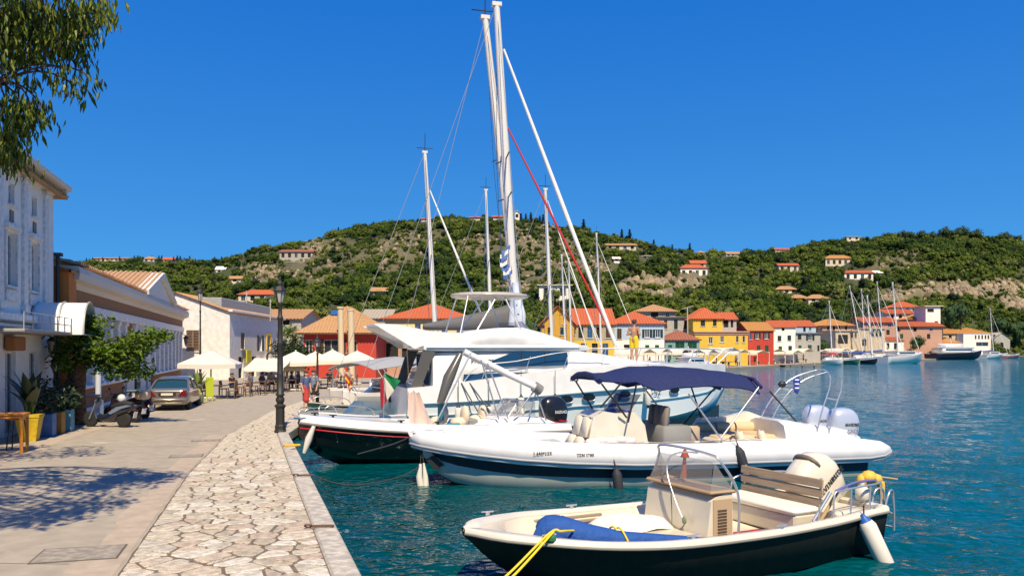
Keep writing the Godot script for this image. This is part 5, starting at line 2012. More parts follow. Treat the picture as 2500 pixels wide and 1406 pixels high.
	one("yellow_cover",g,mat("oilskin_yellow",Color(0.72,0.46,0.06),0.6),"yellow cloth bundle hung on the tender's stern beside the engine","cloth").transform = t.transform
	g = G.new()
	g.bev(Vector3(0.1,0.70,-0.62),Vector3(0.20,0.26,0.2),0.05,Basis(),true)
	g.tube([Vector3(0.1,0.82,-0.62),Vector3(0.1,0.9,-0.62)],0.04,8)
	one("fuel_can",g,mat("can_white",Color(0.66,0.62,0.52),0.5),"off white can standing on the tender's stern deck","can").transform = t.transform
	g = G.new()
	g.curve([Vector3(-0.02,0.55,-0.98),Vector3(-0.10,0.75,-0.98),Vector3(-0.28,0.75,-0.9),Vector3(-0.32,0.45,-0.9),Vector3(-0.32,0.1,-0.9)],0.018,6,5)
	g.curve([Vector3(-0.02,0.55,-0.72),Vector3(-0.10,0.75,-0.72),Vector3(-0.28,0.75,-0.72),Vector3(-0.32,0.45,-0.72),Vector3(-0.32,0.1,-0.72)],0.018,6,5)
	for y in [0.15,0.38]:
		g.tube([Vector3(-0.32,y,-0.9),Vector3(-0.32,y,-0.72)],0.018,6)
	part("boarding_ladder",g,steel(),t)
	g = G.new()
	g.tube([Vector3(-0.25,0.95,-0.3),Vector3(-0.85,0.86,-0.55)],0.016,6)
	part("boat_hook",g,mat("wood_rod",Color.WHITE),t)
	# blue anchor bag,ropes
	g = G.new()
	g.tube([Vector3(6.02,0.46,-0.22),Vector3(5.92,0.56,-0.24),Vector3(5.7,0.56,-0.30),Vector3(5.35,0.47,-0.42),Vector3(4.9,0.42,-0.60),Vector3(4.3,0.40,-0.84),Vector3(3.7,0.38,-0.98),Vector3(3.3,0.36,-1.04)],[0.10,0.20,0.225,0.19,0.13,0.09,0.04,0.015],14)
	g.ball(Vector3(5.78,0.62,-0.20),Vector3(0.25,0.17,0.20),12)
	g.ball(Vector3(3.25,0.36,-1.02),Vector3(0.22,0.06,0.12),10)
	one("blue_bag",g,mat("canvas_blue",Color(0.012,0.075,0.30),0.8,{"b": noise_tex("crag",0.02,0,1,5),"bs": 1.5,"s": Vector3.ONE * 0.6}),"royal blue canvas bag lying along the tender's foredeck","bag").transform = t.transform
	var yrope := mat("rope_yellow",Color(0.75,0.56,0.03),0.8)
	for z in [-0.55,-0.64]:
		g = G.new()
		g.curve([Vector3(5.15 + z * 0.4,0.36,z - 0.2),Vector3(5.18 + z * 0.4,0.60,z + 0.06),Vector3(5.22 + z * 0.4,0.36,z + 0.28)],0.014,6,5)
		one("bag_lashing",g,yrope,"thin yellow lashing round the blue bag, " + ("the one nearer the bow" if z > -0.6 else "the one nearer the console"),"rope").transform = t.transform
	var bc := t.transform * Vector3(6.2,0.7,-0.86)
	var q0 := Vector3(-0.62,0.05,-8.2)
	rope([t.transform * Vector3(5.65,0.62,-0.55),t.transform * Vector3(6.0,0.70,-0.82),bc,bc.lerp(q0,0.5) + Vector3(0,-0.06,0),q0],0.016,yrope,"yellow mooring rope from the tender's bow cleat, the lefthand strand")
	rope([bc + Vector3(0.05,0.02,0.0),bc.lerp(q0,0.5) + Vector3(0.06,-0.08,0),q0 + Vector3(0.1,0,0)],0.016,yrope,"second strand of yellow mooring rope beside the first at the tender's bow")
	g = G.new()
	g.bev(bc + Vector3(0,-0.06,0.0),Vector3(0.16,0.10,0.12),0.03)
	one("chafe_sleeve",g,mat("sleeve_green",Color(0.02,0.16,0.07),0.8),"green chafe cloth round the rope at the tender's bow","cloth")
	rope([t.transform * Vector3(1.25,0.9,-1.1),t.transform * Vector3(0.7,0.98,-1.0),t.transform * Vector3(0.05,0.95,-0.85)],0.02,mat("rope_purple",Color(0.12,0.12,0.36),0.8),"blue violet cord tied along the tender's stern rail","cord")
	var fw := t.transform * Vector3(0.75,0.46,-1.20)
	fender(fw,0.95,0.125,mat("fender_white",Color(0.70,0.66,0.57),0.5),mat("fender_blue",Color(0.01,0.10,0.38),0.5),"large white fender with blue end hanging from the tender's near quarter","",Basis(Vector3.BACK,0.40) * Basis(Vector3.RIGHT,-0.12),0.18)

func build_rib():
	var dir := Vector2(-0.9744,-0.225)
	var t := boat("inflatable_boat","long white rigid inflatable with navy sun canopy and two silver outboards","inflatable boat",Vector2(8.36,21.26),dir)
	var pvc := mat("tube_white",Color(0.74,0.74,0.76),0.4,{"t": noise_tex("gelwear",0.01,0.955,1.0,4,256),"s": Vector3.ONE * 0.5})
	var cream := mat("upholstery",Color(0.74,0.66,0.52),0.6)
	var white := gel("gel_white",Color(0.78,0.77,0.74))
	var g := G.new()
	var path := []
	var rad := []
	for side in [-1.0,1.0]:
		var p := [[-0.75,0.62,1.18,0.03],[-0.70,0.62,1.18,0.10],[-0.45,0.62,1.19,0.22],[0.0,0.62,1.2,0.285],[2.0,0.62,1.24,0.29],[4.0,0.62,1.26,0.29],[6.0,0.65,1.26,0.29],[7.5,0.72,1.18,0.285],[8.6,0.80,1.02,0.275],[9.5,0.89,0.78,0.26],[10.2,0.97,0.50,0.24],[10.65,1.03,0.24,0.22],[10.8,1.05,0.0,0.21]]
		if side > 0:
			p.reverse()
		for q in p:
			if side > 0 and q[2] == 0.0:
				continue
			path.append(Vector3(q[0],q[1],side * q[2]))
			rad.append(q[3])
	g.tube(path,rad,20)
	part("tube",g,pvc,t)
	# rub strake: grey double band along the outside of the tube
	for yy in [[-0.16,0.035,"strake_grey",Color(0.36,0.37,0.40)],[-0.235,0.045,"strake_pale",Color(0.70,0.72,0.74)]]:
		g = G.new()
		var pts := []
		for i in path.size():
			var o := Vector3(0,yy[0] * rad[i] / 0.29,0)
			var a: Vector3 = (path[mini(i + 1,path.size() - 1)] - path[maxi(i - 1,0)]).normalized()
			var outw := a.cross(Vector3.UP).normalized()
			if path[i].z * outw.z < 0 or (path[i].z == 0.0 and outw.x < 0):
				outw = -outw
			pts.append(path[i] + o + outw * sqrt(maxf(0.0,rad[i] * rad[i] - o.y * o.y)) * 0.99)
		g.tube(pts,yy[1],8)
		part("rub_strake",g,mat(yy[2],yy[3],0.6),t)
	var tab := [[-0.1,1.22,0.42,1.18,0.12,-0.35,0.0],[2.0,1.28,0.42,1.24,0.13,-0.40,0.0],[5.5,1.30,0.44,1.25,0.155,-0.40,0.0],[7.5,1.20,0.50,1.13,0.22,-0.36,0.0],[8.8,1.02,0.60,0.93,0.31,-0.30,0.0],[9.7,0.72,0.72,0.60,0.43,-0.12,0.0],[10.3,0.40,0.82,0.30,0.57,0.22,0.0],[10.7,0.05,0.92,0.03,0.84,0.66,0.0]]
	for r in tab:
		r.append(r[3] * 0.90)
		r.append(maxf(r[4] - 0.40,r[5] + 0.02))
	g = G.new()
	g.sheet(hull_rows(tab,[[3,4],[7,8],[6,5]]))
	part("hull_bottom",g,gel("hull_pale",Color(0.52,0.56,0.52),0.35),t)
	g = G.new()
	for s in [-1.0,1.0]:
		g.sheet(strip_rows(tab,[1,2],[3,4],s,0.02))
	part("hull_side",g,mat("hull_navy",Color(0.010,0.020,0.042),0.45),t)
	g = G.new()
	g.bev(Vector3(3.6,0.46,0),Vector3(7.6,0.08,2.1),0.02)
	g.prism(PackedVector2Array([Vector2(7.4,-1.0),Vector2(9.0,-0.8),Vector2(10.2,-0.4),Vector2(10.2,0.4),Vector2(9.0,0.8),Vector2(7.4,1.0)]),0.06,Transform3D(Basis(Vector3.RIGHT,PI / 2),Vector3(0,0.88,0)))
	part("deck",g,white,t)
	g = G.new()
	g.bev(Vector3(-0.05,0.55,0),Vector3(0.12,0.5,2.2),0.03)
	part("transom",g,white,t)
	# bow fitting
	g = G.new()
	g.bev(Vector3(10.55,1.20,0),Vector3(0.75,0.06,0.34),0.03)
	g.prism(PackedVector2Array([Vector2(10.2,1.0),Vector2(11.05,1.22),Vector2(11.0,1.12),Vector2(10.75,0.9)]),0.16)
	part("bow_nose",g,white,t)
	# jockey seat,console,windscreen
	g = G.new()
	g.prism(PackedVector2Array([Vector2(6.15,0.5),Vector2(7.3,0.5),Vector2(7.2,0.85),Vector2(6.95,1.0),Vector2(6.85,1.52),Vector2(6.6,1.66),Vector2(6.25,1.6)]),1.15,Transform3D(Basis(),Vector3(0,0,-0.25)))
	var seat := part("console_seat",g,gel("seat_shell",Color(0.76,0.71,0.60),0.4),t)
	for z in [-0.53,0.03]:
		g = G.new()
		g.bev(Vector3(6.94,1.27,z),Vector3(0.10,0.5,0.5),0.05,Basis(Vector3.BACK,0.22),true)
		g.bev(Vector3(7.12,0.90,z),Vector3(0.12,0.34,0.5),0.05,Basis(Vector3.BACK,0.5),true)
		part("seat_pad",g,cream,seat)
	g = G.new()
	g.prism(PackedVector2Array([Vector2(5.35,0.5),Vector2(6.35,0.5),Vector2(6.2,1.58),Vector2(5.75,1.62),Vector2(5.5,1.3)]),1.2,Transform3D(Basis(),Vector3(0,0,-0.05)))
	var con := part("console",g,gel("seat_shell",Color.WHITE),t)
	g = G.new()
	var rows := []
	for i in 7:
		var z := -0.58 + i * 0.176
		var x := 6.3 - 0.5 * pow(absf(z + 0.05) / 0.55,3.0)
		rows.append([Vector3(x,1.6,z),Vector3(x - 0.30,2.02,z * 0.92)])
	g.sheet(rows)
	part("windscreen",g,mat("screen_violet",Color(0.05,0.05,0.22,0.72),0.08),con)
	g = G.new()
	g.lathe([Vector2(0.17,0),Vector2(0.19,0.015),Vector2(0.17,0.03)],14,Transform3D(Basis(Vector3.BACK,1.1),Vector3(5.42,1.25,0.1)))
	part("steering_wheel",g,mat("black_plastic",Color(0.02,0.02,0.02),0.5),con)
	g = G.new()
	g.bev(Vector3(4.72,0.9,-0.1),Vector3(0.75,0.75,1.35),0.06,Basis(),true)
	var gs := part("helm_seat",g,mat("seat_grey",Color(0.22,0.22,0.22),0.7),t)
	g = G.new()
	for z in [-0.36,0.0,0.36]:
		g.bev(Vector3(4.95,1.38,z - 0.15),Vector3(0.14,0.72,0.35),0.05,Basis(Vector3.BACK,0.12),true)
	part("helm_backrest",g,mat("seat_taupe",Color(0.19,0.17,0.155),0.7),gs)
	g = G.new()
	g.bev(Vector3(4.3,0.98,-0.55),Vector3(0.5,0.55,0.12),0.05,Basis(),true)
	part("cool_box",g,mat("box_tan",Color(0.42,0.33,0.24),0.6),t)
	# stern bench with rolled cushions
	g = G.new()
	var pr := PackedVector2Array([Vector2(3.7,0.5),Vector2(1.5,0.5),Vector2(1.5,1.28),Vector2(2.0,1.46),Vector2(2.6,1.32),Vector2(3.35,1.30),Vector2(3.55,1.05)])
	g.prism(pr,0.22,Transform3D(Basis(),Vector3(0,0,0.92)))
	g.bev(Vector3(2.55,0.72,0.0),Vector3(2.3,0.4,1.9),0.05)
	var bench := part("stern_bench",g,gel("seat_shell",Color.WHITE),t)
	for i in 3:
		g = G.new()
		g.tube([Vector3(1.95 + i * 0.55,1.06,0.72),Vector3(2.45 + i * 0.55,1.06,0.72)],0.14,12)
		g.bev(Vector3(2.2 + i * 0.55,0.93,0.1),Vector3(0.5,0.10,1.2),0.04,Basis(),true)
		part("bench_cushion",g,mat("cushion_tan",Color(0.60,0.46,0.28),0.7),bench)
	for i in 2:
		g = G.new()
		g.bev(Vector3(2.45 + i * 0.58,0.92,-0.68),Vector3(0.16,0.45,0.22),0.06,Basis(Vector3.BACK,-0.35),true)
		part("arm_bolster",g,cream,bench)
	# white stern deck
	g = G.new()
	var rings := []
	for q in [[1.95,1.32,0.9],[1.7,1.34,0.96],[1.2,1.24,1.0],[0.5,1.16,1.0],[0.1,1.10,0.95],[-0.2,0.95,0.85],[-0.5,0.70,0.6]]:
		var r := []
		for v in [[-1.0,0.0],[-1.0,0.65],[-0.9,0.9],[-0.6,1.0],[0.6,1.0],[0.9,0.9],[1.0,0.65],[1.0,0.0]]:
			r.append(Vector3(q[0],0.5 + (q[1] - 0.5) * v[1],v[0] * q[2]))
		rings.append(r)
	g.loft(rings,true,true,true)
	part("stern_deck",g,white,t)
	text("SACS",0.10,mat("letter_grey",Color(0.12,0.12,0.13),0.5),t,Transform3D(Basis(Vector3.UP,PI) * Basis(Vector3.RIGHT,-0.35),Vector3(0.1,1.06,-0.93)),"Droid Sans","lettering",700,true)
	text("LAMPUZE",0.062,mat("letter_black",Color.BLACK),t,Transform3D(Basis(Vector3.UP,PI - 0.10) * Basis(Vector3.RIGHT,-0.12),Vector3(8.2,0.80,-1.375)),"Droid Serif","lettering",700,true)
	text("TZM 1760",0.062,mat("letter_black",Color.BLACK),t,Transform3D(Basis(Vector3.UP,PI - 0.06) * Basis(Vector3.RIGHT,-0.12),Vector3(7.25,0.75,-1.485)),"Droid Serif","lettering",700,true)
	# life line along the tube
	g = G.new()
	var lp := []
	for i in 12:
		var x := 7.4 - i * 0.42
		lp.append(Vector3(x,0.965 + (0.03 if x > 7.0 else 0.0) - (0.02 if i % 2 else 0.0),-(1.20 if x > 7.0 else 1.24)))
	g.curve(lp,0.014,5,3)
	part("life_line",g,mat("line_grey",Color(0.30,0.29,0.28),0.8),t)
	for i in 4:
		g = G.new()
		g.bev(lp[i * 3 + 1],Vector3(0.14,0.05,0.09),0.02)
		part("line_patch",g,mat("patch_grey",Color(0.50,0.50,0.50),0.7),t)
	# canopy
	var canvas := mat("canvas_navy",Color(0.008,0.017,0.090),0.8,{"b": noise_tex("crag",0.02,0,1,5),"bs": 2.0,"s": Vector3.ONE * 0.8})
	g = G.new()
	var rws := []
	for i in 15:
		var f := i / 14.0
		var x := lerpf(6.75,2.70,f)
		var yc: float = lerp_tab([[0.0,2.50],[0.12,2.52],[0.25,2.66],[0.4,2.70],[0.65,2.64],[0.85,2.56],[1.0,2.44]],f,1) + 0.012 * sin(i * 2.1)
		var drop: float = lerp_tab([[0.0,0.12],[0.2,0.24],[0.33,0.56],[0.45,0.50],[0.6,0.42],[0.9,0.36],[1.0,0.40]],f,1)
		var r := []
		for j in 11:
			var v := j / 10.0 * 2.0 - 1.0
			r.append(Vector3(x,yc - drop * pow(absf(v),2.6),v * 1.02))
		rws.append(r)
	g.cloth(rws,0.03)
	part("canopy",g,canvas,t)
	g = G.new()
	g.tube([Vector3(6.76,2.36,-1.03),Vector3(6.76,2.47,-0.6),Vector3(6.76,2.50,0),Vector3(6.76,2.47,0.6),Vector3(6.76,2.36,1.03)],0.07,8)
	g.tube([Vector3(2.69,2.18,-1.03),Vector3(2.69,2.36,-0.7),Vector3(2.69,2.42,0),Vector3(2.69,2.36,0.7),Vector3(2.69,2.18,1.03)],0.05,8)
	part("canopy_roll",g,canvas,t)
	for q in [[6.7,2.3,-1.0,6.0,1.5,-0.75,0],[6.2,2.35,-1.0,6.7,1.75,-0.9,0],[5.85,2.3,-1.0,6.02,1.40,-0.9,0],[6.7,2.3,1.0,6.0,1.2,1.0,0],[2.72,2.2,-1.0,3.85,0.92,-1.12,1],[4.55,2.05,-1.0,3.75,0.95,-1.12,1],[2.75,2.2,1.0,3.9,0.92,1.12,0],[3.6,2.3,1.0,3.1,1.0,1.1,0],[5.0,2.3,1.0,3.9,0.95,1.1,1]]:
		g = G.new()
		g.tube([Vector3(q[0],q[1],q[2]),Vector3(q[3],q[4],q[5])],0.022,7)
		part("canopy_pole",g,steel() if q[6] else mat("black_plastic",Color.BLACK),t)
	# folded roll bar: two bent legs at each side and the cross tube
	for z in [-0.95,0.95]:
		var bend: Array = [[1.12,1.1],[0.98,1.55],[0.84,1.9],[0.74,2.15],[0.70,2.42]] if z < 0 else [[1.64,1.1],[1.38,1.6],[1.02,2.05],[0.56,2.36],[-0.07,2.54]]
		for k in 2:
			g = G.new()
			var pts := []
			for q in bend:
				pts.append(Vector3(q[0] - k * 0.32,q[1] - k * 0.06,z * (1.0 - (q[1] - 1.1) * 0.06)))
			g.curve(pts,0.019,7,6)
			part("roll_bar",g,steel(),t)
		g = G.new()
		g.tube([Vector3(bend[2][0],bend[2][1],z * 0.95),Vector3(bend[2][0] - 0.32,bend[2][1] - 0.06,z * 0.95)],0.016,6)
		part("roll_bar_brace",g,steel(),t)
	g = G.new()
	g.curve([Vector3(-0.07,2.54,0.86),Vector3(0.25,2.56,0.0),Vector3(0.70,2.42,-0.86)],0.016,7,6)
	part("cross_bar",g,steel(),t)
	g = G.new()
	g.ball(Vector3(0.95,2.16,0.9),Vector3(0.13,0.09,0.08),8)
	part("search_light",g,mat("black_plastic",Color.BLACK),t)
	g = G.new()
	g.tube([Vector3(1.5,2.0,0.6),Vector3(0.75,1.05,0.3)],0.025,6)
	g.ball(Vector3(0.72,1.15,0.25),Vector3(0.16,0.05,0.06),6)
	part("davit_arm",g,mat("black_plastic",Color.BLACK),t)
	# little striped flag drooping from the bar
	g = G.new()
	rows = []
	for i in 7:
		rows.append([Vector3(0.66 + 0.02 * sin(i),2.34 - i * 0.065,0.82),Vector3(0.58 + 0.04 * sin(i * 1.7),2.32 - i * 0.07,0.80),Vector3(0.50 + 0.03 * cos(i * 1.3),2.38 - i * 0.06,0.78)])
	g.cloth(rows,0.008)
	var fl := thing("stern_flag","small blue and white flag drooping from the white inflatable's roll bar","flag",t.position,t.rotation.y)
	part("cloth",g,mat("flag_blue",Color(0.02,0.05,0.32),0.8),fl)
	for i in 3:
		g = G.new()
		g.box(Vector3(0.58,2.28 - i * 0.11,0.795),Vector3(0.12,0.035,0.03))
		part("stripe",g,mat("flag_white",Color(0.75,0.75,0.78),0.8),fl)
	var silver := mat("cowl_silver",Color(0.50,0.55,0.66),0.3,{"metal": 0.25,"coat": 0.6})
	for z in [0.62,-0.48]:
		outboard(t,Transform3D(Basis(),Vector3(0.08,0.84,z)),0.95,silver,silver,"HONDA" if z > 0 else "MARINE",mat("letter_black",Color.BLACK),-1.0)
	# cover bundle on the tube
	g = G.new()
	for i in 5:
		g.ball(Vector3(6.95 - i * 0.22,0.99 + 0.03 * (i % 2),-1.08),Vector3(0.2,0.09,0.16),8)
	one("folded_towel",g,mat("towel_pale",Color(0.74,0.66,0.64),0.9),"pale folded cloth lying on the white inflatable beside the jockey seat","cloth").transform = t.transform
	var dark := mat("fender_dark",Color(0.022,0.026,0.035),0.7)
	for q in [[6.55,0.42,-1.55,0.82,0.11,-0.12,"dark covered fender amidships on the white inflatable"],[3.55,0.82,-1.50,0.85,0.12,-0.30,"dark covered fender hung askew near the white inflatable's stern bench"]]:
		var p: Vector3 = t.transform * Vector3(q[0],q[1],q[2])
		var f := fender(p,q[3],q[4],dark,dark,q[6],"dark fenders",Basis(Vector3.BACK,-q[5]),0.1)
		g = G.new()
		g.curve([Vector3(0,0.02,0),Vector3(-0.06,0.25,-0.05),Vector3(-0.12,0.5 if q[0] > 5 else 0.15,-0.25)],0.012,5,4)
		part("lanyard",g,mat("rope_dark",Color.BLACK),f)
	# long white bow fender,doubled over
	var bp := t.transform * Vector3(10.75,0.92,-0.26)
	var fb := thing("bow_fender","limp white fender hanging from the white inflatable's bow","fender",bp)
	g = G.new()
	g.tube([Vector3(-0.02,-0.42,0),Vector3(-0.05,-0.7,0),Vector3(0.0,-1.08,0),Vector3(0.06,-1.16,0),Vector3(0.11,-1.05,0),Vector3(0.09,-0.7,0),Vector3(0.05,-0.4,0)],[0.03,0.07,0.085,0.09,0.08,0.06,0.02],10)
	part("fender_body",g,mat("fender_white",Color.WHITE),fb)
	g = G.new()
	g.tube([Vector3(-0.02,-0.42,0),Vector3(0.0,0.1,0)],0.01,5)
	g.tube([Vector3(0.05,-0.4,0),Vector3(0.0,0.1,0)],0.01,5)
	part("lanyard",g,mat("rope_dark",Color.BLACK),fb)
	# anchor under the bow
	var an := thing("anchor","dark anchor hanging under the white inflatable's bow","anchor",t.transform * Vector3(10.35,0.52,-0.2),t.rotation.y)
	g = G.new()
	g.tube([Vector3(0.1,0.15,0),Vector3(-0.45,-0.12,0)],0.03,6)
	part("shank",g,mat("black_iron",Color.BLACK),an)
	g = G.new()
	g.prism(PackedVector2Array([Vector2(0.12,0.16),Vector2(0.28,0.04),Vector2(0.10,-0.16),Vector2(-0.1,-0.05)]),0.3)
	part("fluke",g,mat("black_iron",Color.BLACK),an)
	rope([t.transform * Vector3(10.9,1.1,0.1),t.transform * Vector3(11.35,0.85,0.6),t.transform * Vector3(12.1,0.55,1.4)],0.02,mat("rope_dark",Color.BLACK),"dark bow line from the white inflatable to the black hulled boat")

func build_yacht():
	var dir := Vector2(0.956,0.292)
	var t := boat("motor_yacht","large white flybridge motor yacht moored stern to the quay","yacht",Vector2(-4.2,30.4),dir)
	var white := gel("yacht_white",Color(0.80,0.79,0.77))
	var greyblue := mat("hull_greyblue",Color(0.80,0.84,0.84),0.35)
	var dark := mat("yacht_glass",Color(0.012,0.045,0.10),0.06,{"spec": 0.7})
	# x,deck half breadth,deck height,knuckle half breadth,knuckle height,chine half breadth,chine height,keel height,zero
	var tab := [[0.0,1.90,1.72,1.95,1.20,1.75,0.15,-0.5,0.0],[2.5,2.02,1.98,2.08,1.28,1.85,0.15,-0.6,0.0],[5.0,2.06,2.28,2.10,1.42,1.85,0.2,-0.7,0.0],[7.5,2.02,2.48,2.05,1.58,1.65,0.3,-0.7,0.0],[9.8,1.75,2.52,1.72,1.68,1.48,0.4,-0.6,0.0],[11.6,1.22,2.50,1.12,1.74,0.90,0.6,-0.35,0.0],[12.8,0.66,2.48,0.54,1.78,0.36,0.9,0.1,0.0],[13.4,0.28,2.46,0.2,1.85,0.07,1.35,0.85,0.0],[13.75,0.03,2.45,0.02,2.0,0.01,1.75,1.5,0.0]]
	var g := G.new()
	for s in [-1.0,1.0]:
		g.sheet(strip_rows(tab,[1,2],[3,4],s))
	part("topsides",g,white,t)
	g = G.new()
	for s in [-1.0,1.0]:
		g.sheet(strip_rows(tab,[3,4],[5,6],s,-0.025))
	g.sheet(hull_rows(tab,[[5,6],[8,7]]))
	g.smooth(false)
	g.quad(Vector3(0,1.72,-1.9),Vector3(0,0.15,-1.75),Vector3(0,0.15,1.75),Vector3(0,1.72,1.9))
	part("hull",g,greyblue,t)
	g = G.new()
	for s in [-1.0,1.0]:
		var pts := []
		var pts2 := []
		for i in 25:
			var x := 13.7 * i / 24.0
			pts.append(Vector3(x,spline(tab,x,4) - 0.02,s * (spline(tab,x,3) + 0.02)))
			var f := 0.42
			pts2.append(Vector3(x,lerpf(spline(tab,x,4),spline(tab,x,6),f),s * (lerpf(spline(tab,x,3),spline(tab,x,5),f) - 0.01)))
		g.tube(pts,0.035,6)
		g.tube(pts2,0.04,6)
	part("rubbing_strake",g,mat("strake_steel",Color(0.34,0.42,0.46),0.4),t)
	g = G.new()
	var boot := []
	for c in tab:
		boot.append([c[0],c[5] * 1.0 + 0.02,c[6] * 0.55 + 0.06,c[5] * 0.8,-0.35])
	for s in [-1.0,1.0]:
		g.sheet(strip_rows(boot.slice(0,8),[1,2],[3,4],s,0.02))
	part("boot_top",g,gel("boot_black",Color(0.02,0.03,0.04)),t)
	# deck
	g = G.new()
	var rows := []
	for i in 25:
		var x := 13.7 * i / 24.0
		var b := spline(tab,x,1)
		var h := spline(tab,x,2)
		rows.append([Vector3(x,h,-b),Vector3(x,h + 0.02,-b * 0.9),Vector3(x,h - 0.08,0),Vector3(x,h + 0.02,b * 0.9),Vector3(x,h,b)])
	g.sheet(rows)
	part("deck",g,white,t)
	# deck house: sides,raked screen; foredeck trunk
	g = G.new()
	var rings := []
	for q in [[0.95,1.62,2.98,1.60,1.68],[1.9,1.7,3.0,1.62,1.7],[4.0,2.0,3.05,1.62,1.72],[6.2,2.2,3.05,1.55,1.68],[7.3,2.35,2.95,1.45,1.62],[8.3,2.42,2.80,1.25,1.5],[9.4,2.46,2.62,1.0,1.25],[10.6,2.45,2.52,0.7,0.9]]:
		rings.append([Vector3(q[0],q[1] - 0.3,-q[4]),Vector3(q[0],lerpf(q[1],q[2],0.85),-q[3] - 0.03),Vector3(q[0],q[2],-q[3] + 0.12),Vector3(q[0],q[2] + 0.04,0),Vector3(q[0],q[2],q[3] - 0.12),Vector3(q[0],lerpf(q[1],q[2],0.85),q[3] + 0.03),Vector3(q[0],q[1] - 0.3,q[4])])
	for r in rings:
		r.reverse()
	g.loft(rings,true,true,true)
	part("deck_house",g,white,t)
	for s in [-1.0,1.0]:
		# side windows: raked trapezoid above,dark wedge below
		g = G.new()
		var f := func(x: float,y: float) -> Vector3:
			var k := clampf((y - 1.9) / 1.1,0,1)
			return Vector3(x,y,s * (lerpf(1.715,1.60,k) + 0.085 - maxf(0.0,x - 5.2) * 0.045))
		g.loft([[f.call(2.75,2.45),f.call(4.1,2.47),f.call(5.2,2.48),f.call(6.05,2.50)],[f.call(3.2,2.72),f.call(4.1,2.74),f.call(5.2,2.76),f.call(6.05,2.78)],[f.call(3.95,3.0),f.call(4.3,3.01),f.call(5.2,3.02),f.call(6.05,3.02)]],false,false,false)
		var wn := part("saloon_window",g,dark,t)
		g = G.new()
		for x in [4.25,5.15]:
			g.box(f.call(x,2.73) + Vector3(0,0,s * 0.012),Vector3(0.045,0.52,0.02))
		part("mullion",g,mat("yacht_seal",Color(0.02,0.03,0.05),0.5),wn)
		g = G.new()
		g.loft([[f.call(2.0,1.92),f.call(3.0,1.98),f.call(4.0,2.08)],[f.call(2.05,2.20),f.call(3.0,2.22),f.call(4.75,2.26)]],false,false,false)
		part("lower_window",g,dark,t)
		for px in [5.85,6.75,8.25,10.6]:
			var hh := spline(tab,px,4) - 0.22
			var bm := lerpf(spline(tab,px,3),spline(tab,px,5),0.15)
			var dz := (spline(tab,px + 0.3,3) - spline(tab,px - 0.3,3)) / 0.6
			var bs := Basis(Vector3.UP,-atan(dz) * s)
			g = G.new()
			var oval := PackedVector2Array()
			for i in 16:
				var a := TAU * i / 16
				oval.append(Vector2(signf(cos(a)) * pow(absf(cos(a)),0.6) * 0.25,sin(a) * 0.13))
			g.prism(oval,0.05,Transform3D(bs,Vector3(px,hh,s * bm)))
			var ph := part("porthole",g,mat("port_dark",Color(0.008,0.012,0.016),0.3),t)
			g = G.new()
			var rim := []
			for i in 17:
				var a := TAU * i / 16
				rim.append(Vector3(px,hh,s * (bm + 0.03)) + bs * Vector3(signf(cos(a)) * pow(absf(cos(a)),0.6) * 0.26,sin(a) * 0.14,0))
			g.tube(rim,0.012,5)
			part("rim",g,steel(),ph)
	# flying bridge: floor with brim,coaming sloping to the front,aft wing swept up
	g = G.new()
	var br := [Vector2(0.6,-1.75),Vector2(0.6,1.75),Vector2(5.6,1.72),Vector2(6.6,1.45),Vector2(7.25,0.8),Vector2(7.4,0.0),Vector2(7.25,-0.8),Vector2(6.6,-1.45),Vector2(5.6,-1.72)]
	rings = []
	for q in [[3.03,0.97],[3.08,1.0],[3.18,1.0],[3.25,0.97]]:
		var r := []
		for v in br:
			r.append(Vector3(3.5 + (v.x - 3.5) * q[1],q[0],v.y * q[1]))
		rings.append(r)
	g.loft(rings,true,true,false)
	part("fly_deck",g,white,t)
	g = G.new()
	g.tube([Vector3(0.7,3.15,1.78),Vector3(3.0,3.15,1.78),Vector3(5.6,3.15,1.75),Vector3(6.6,3.15,1.48)],0.022,6)
	g.tube([Vector3(0.7,3.15,-1.78),Vector3(5.6,3.15,-1.75),Vector3(6.6,3.15,-1.48)],0.022,6)
	part("fly_rail",g,mat("strake_steel",Color.GRAY),t)
	g = G.new()
	rings = []
	for q in [[1.6,3.55,1.55],[2.6,3.78,1.52],[3.6,3.88,1.48],[4.4,3.90,1.40],[5.2,3.72,1.28],[6.0,3.50,1.1],[6.9,3.28,0.8]]:
		rings.append([Vector3(q[0],3.2,q[2] + 0.12),Vector3(q[0],q[1] - 0.12,q[2]),Vector3(q[0],q[1],q[2] - 0.12),Vector3(q[0],q[1] + 0.02,0),Vector3(q[0],q[1],-q[2] + 0.12),Vector3(q[0],q[1] - 0.12,-q[2]),Vector3(q[0],3.2,-q[2] - 0.12)])
	g.loft(rings,true,true,true)
	part("fly_coaming",g,white,t)
	for s in [-1.0,1.0]:
		g = G.new()
		g.prism(PackedVector2Array([Vector2(-1.15,3.98),Vector2(-0.35,3.97),Vector2(0.9,3.72),Vector2(2.1,3.66),Vector2(2.4,3.2),Vector2(0.55,3.2),Vector2(0.3,3.1)]),0.09,Transform3D(Basis(Vector3.RIGHT,-0.10 * s),Vector3(0,0.02,s * 1.98)))
		part("aft_wing",g,white,t)
	g = G.new()
	rows = []
	for i in 7:
		var f := i / 6.0
		var x := lerpf(0.5,-1.05,f)
		var y := 3.14 + 0.76 * f
		rows.append([Vector3(x,y,1.62),Vector3(x,y + 0.02,0.8),Vector3(x,y + 0.03,0),Vector3(x,y + 0.02,-0.8),Vector3(x,y,-1.62)])
	g.cloth(rows,0.09)
	part("wing_underside",g,gel("yacht_cream",Color(0.78,0.74,0.66)),t)
	# screen,hard top on legs
	g = G.new()
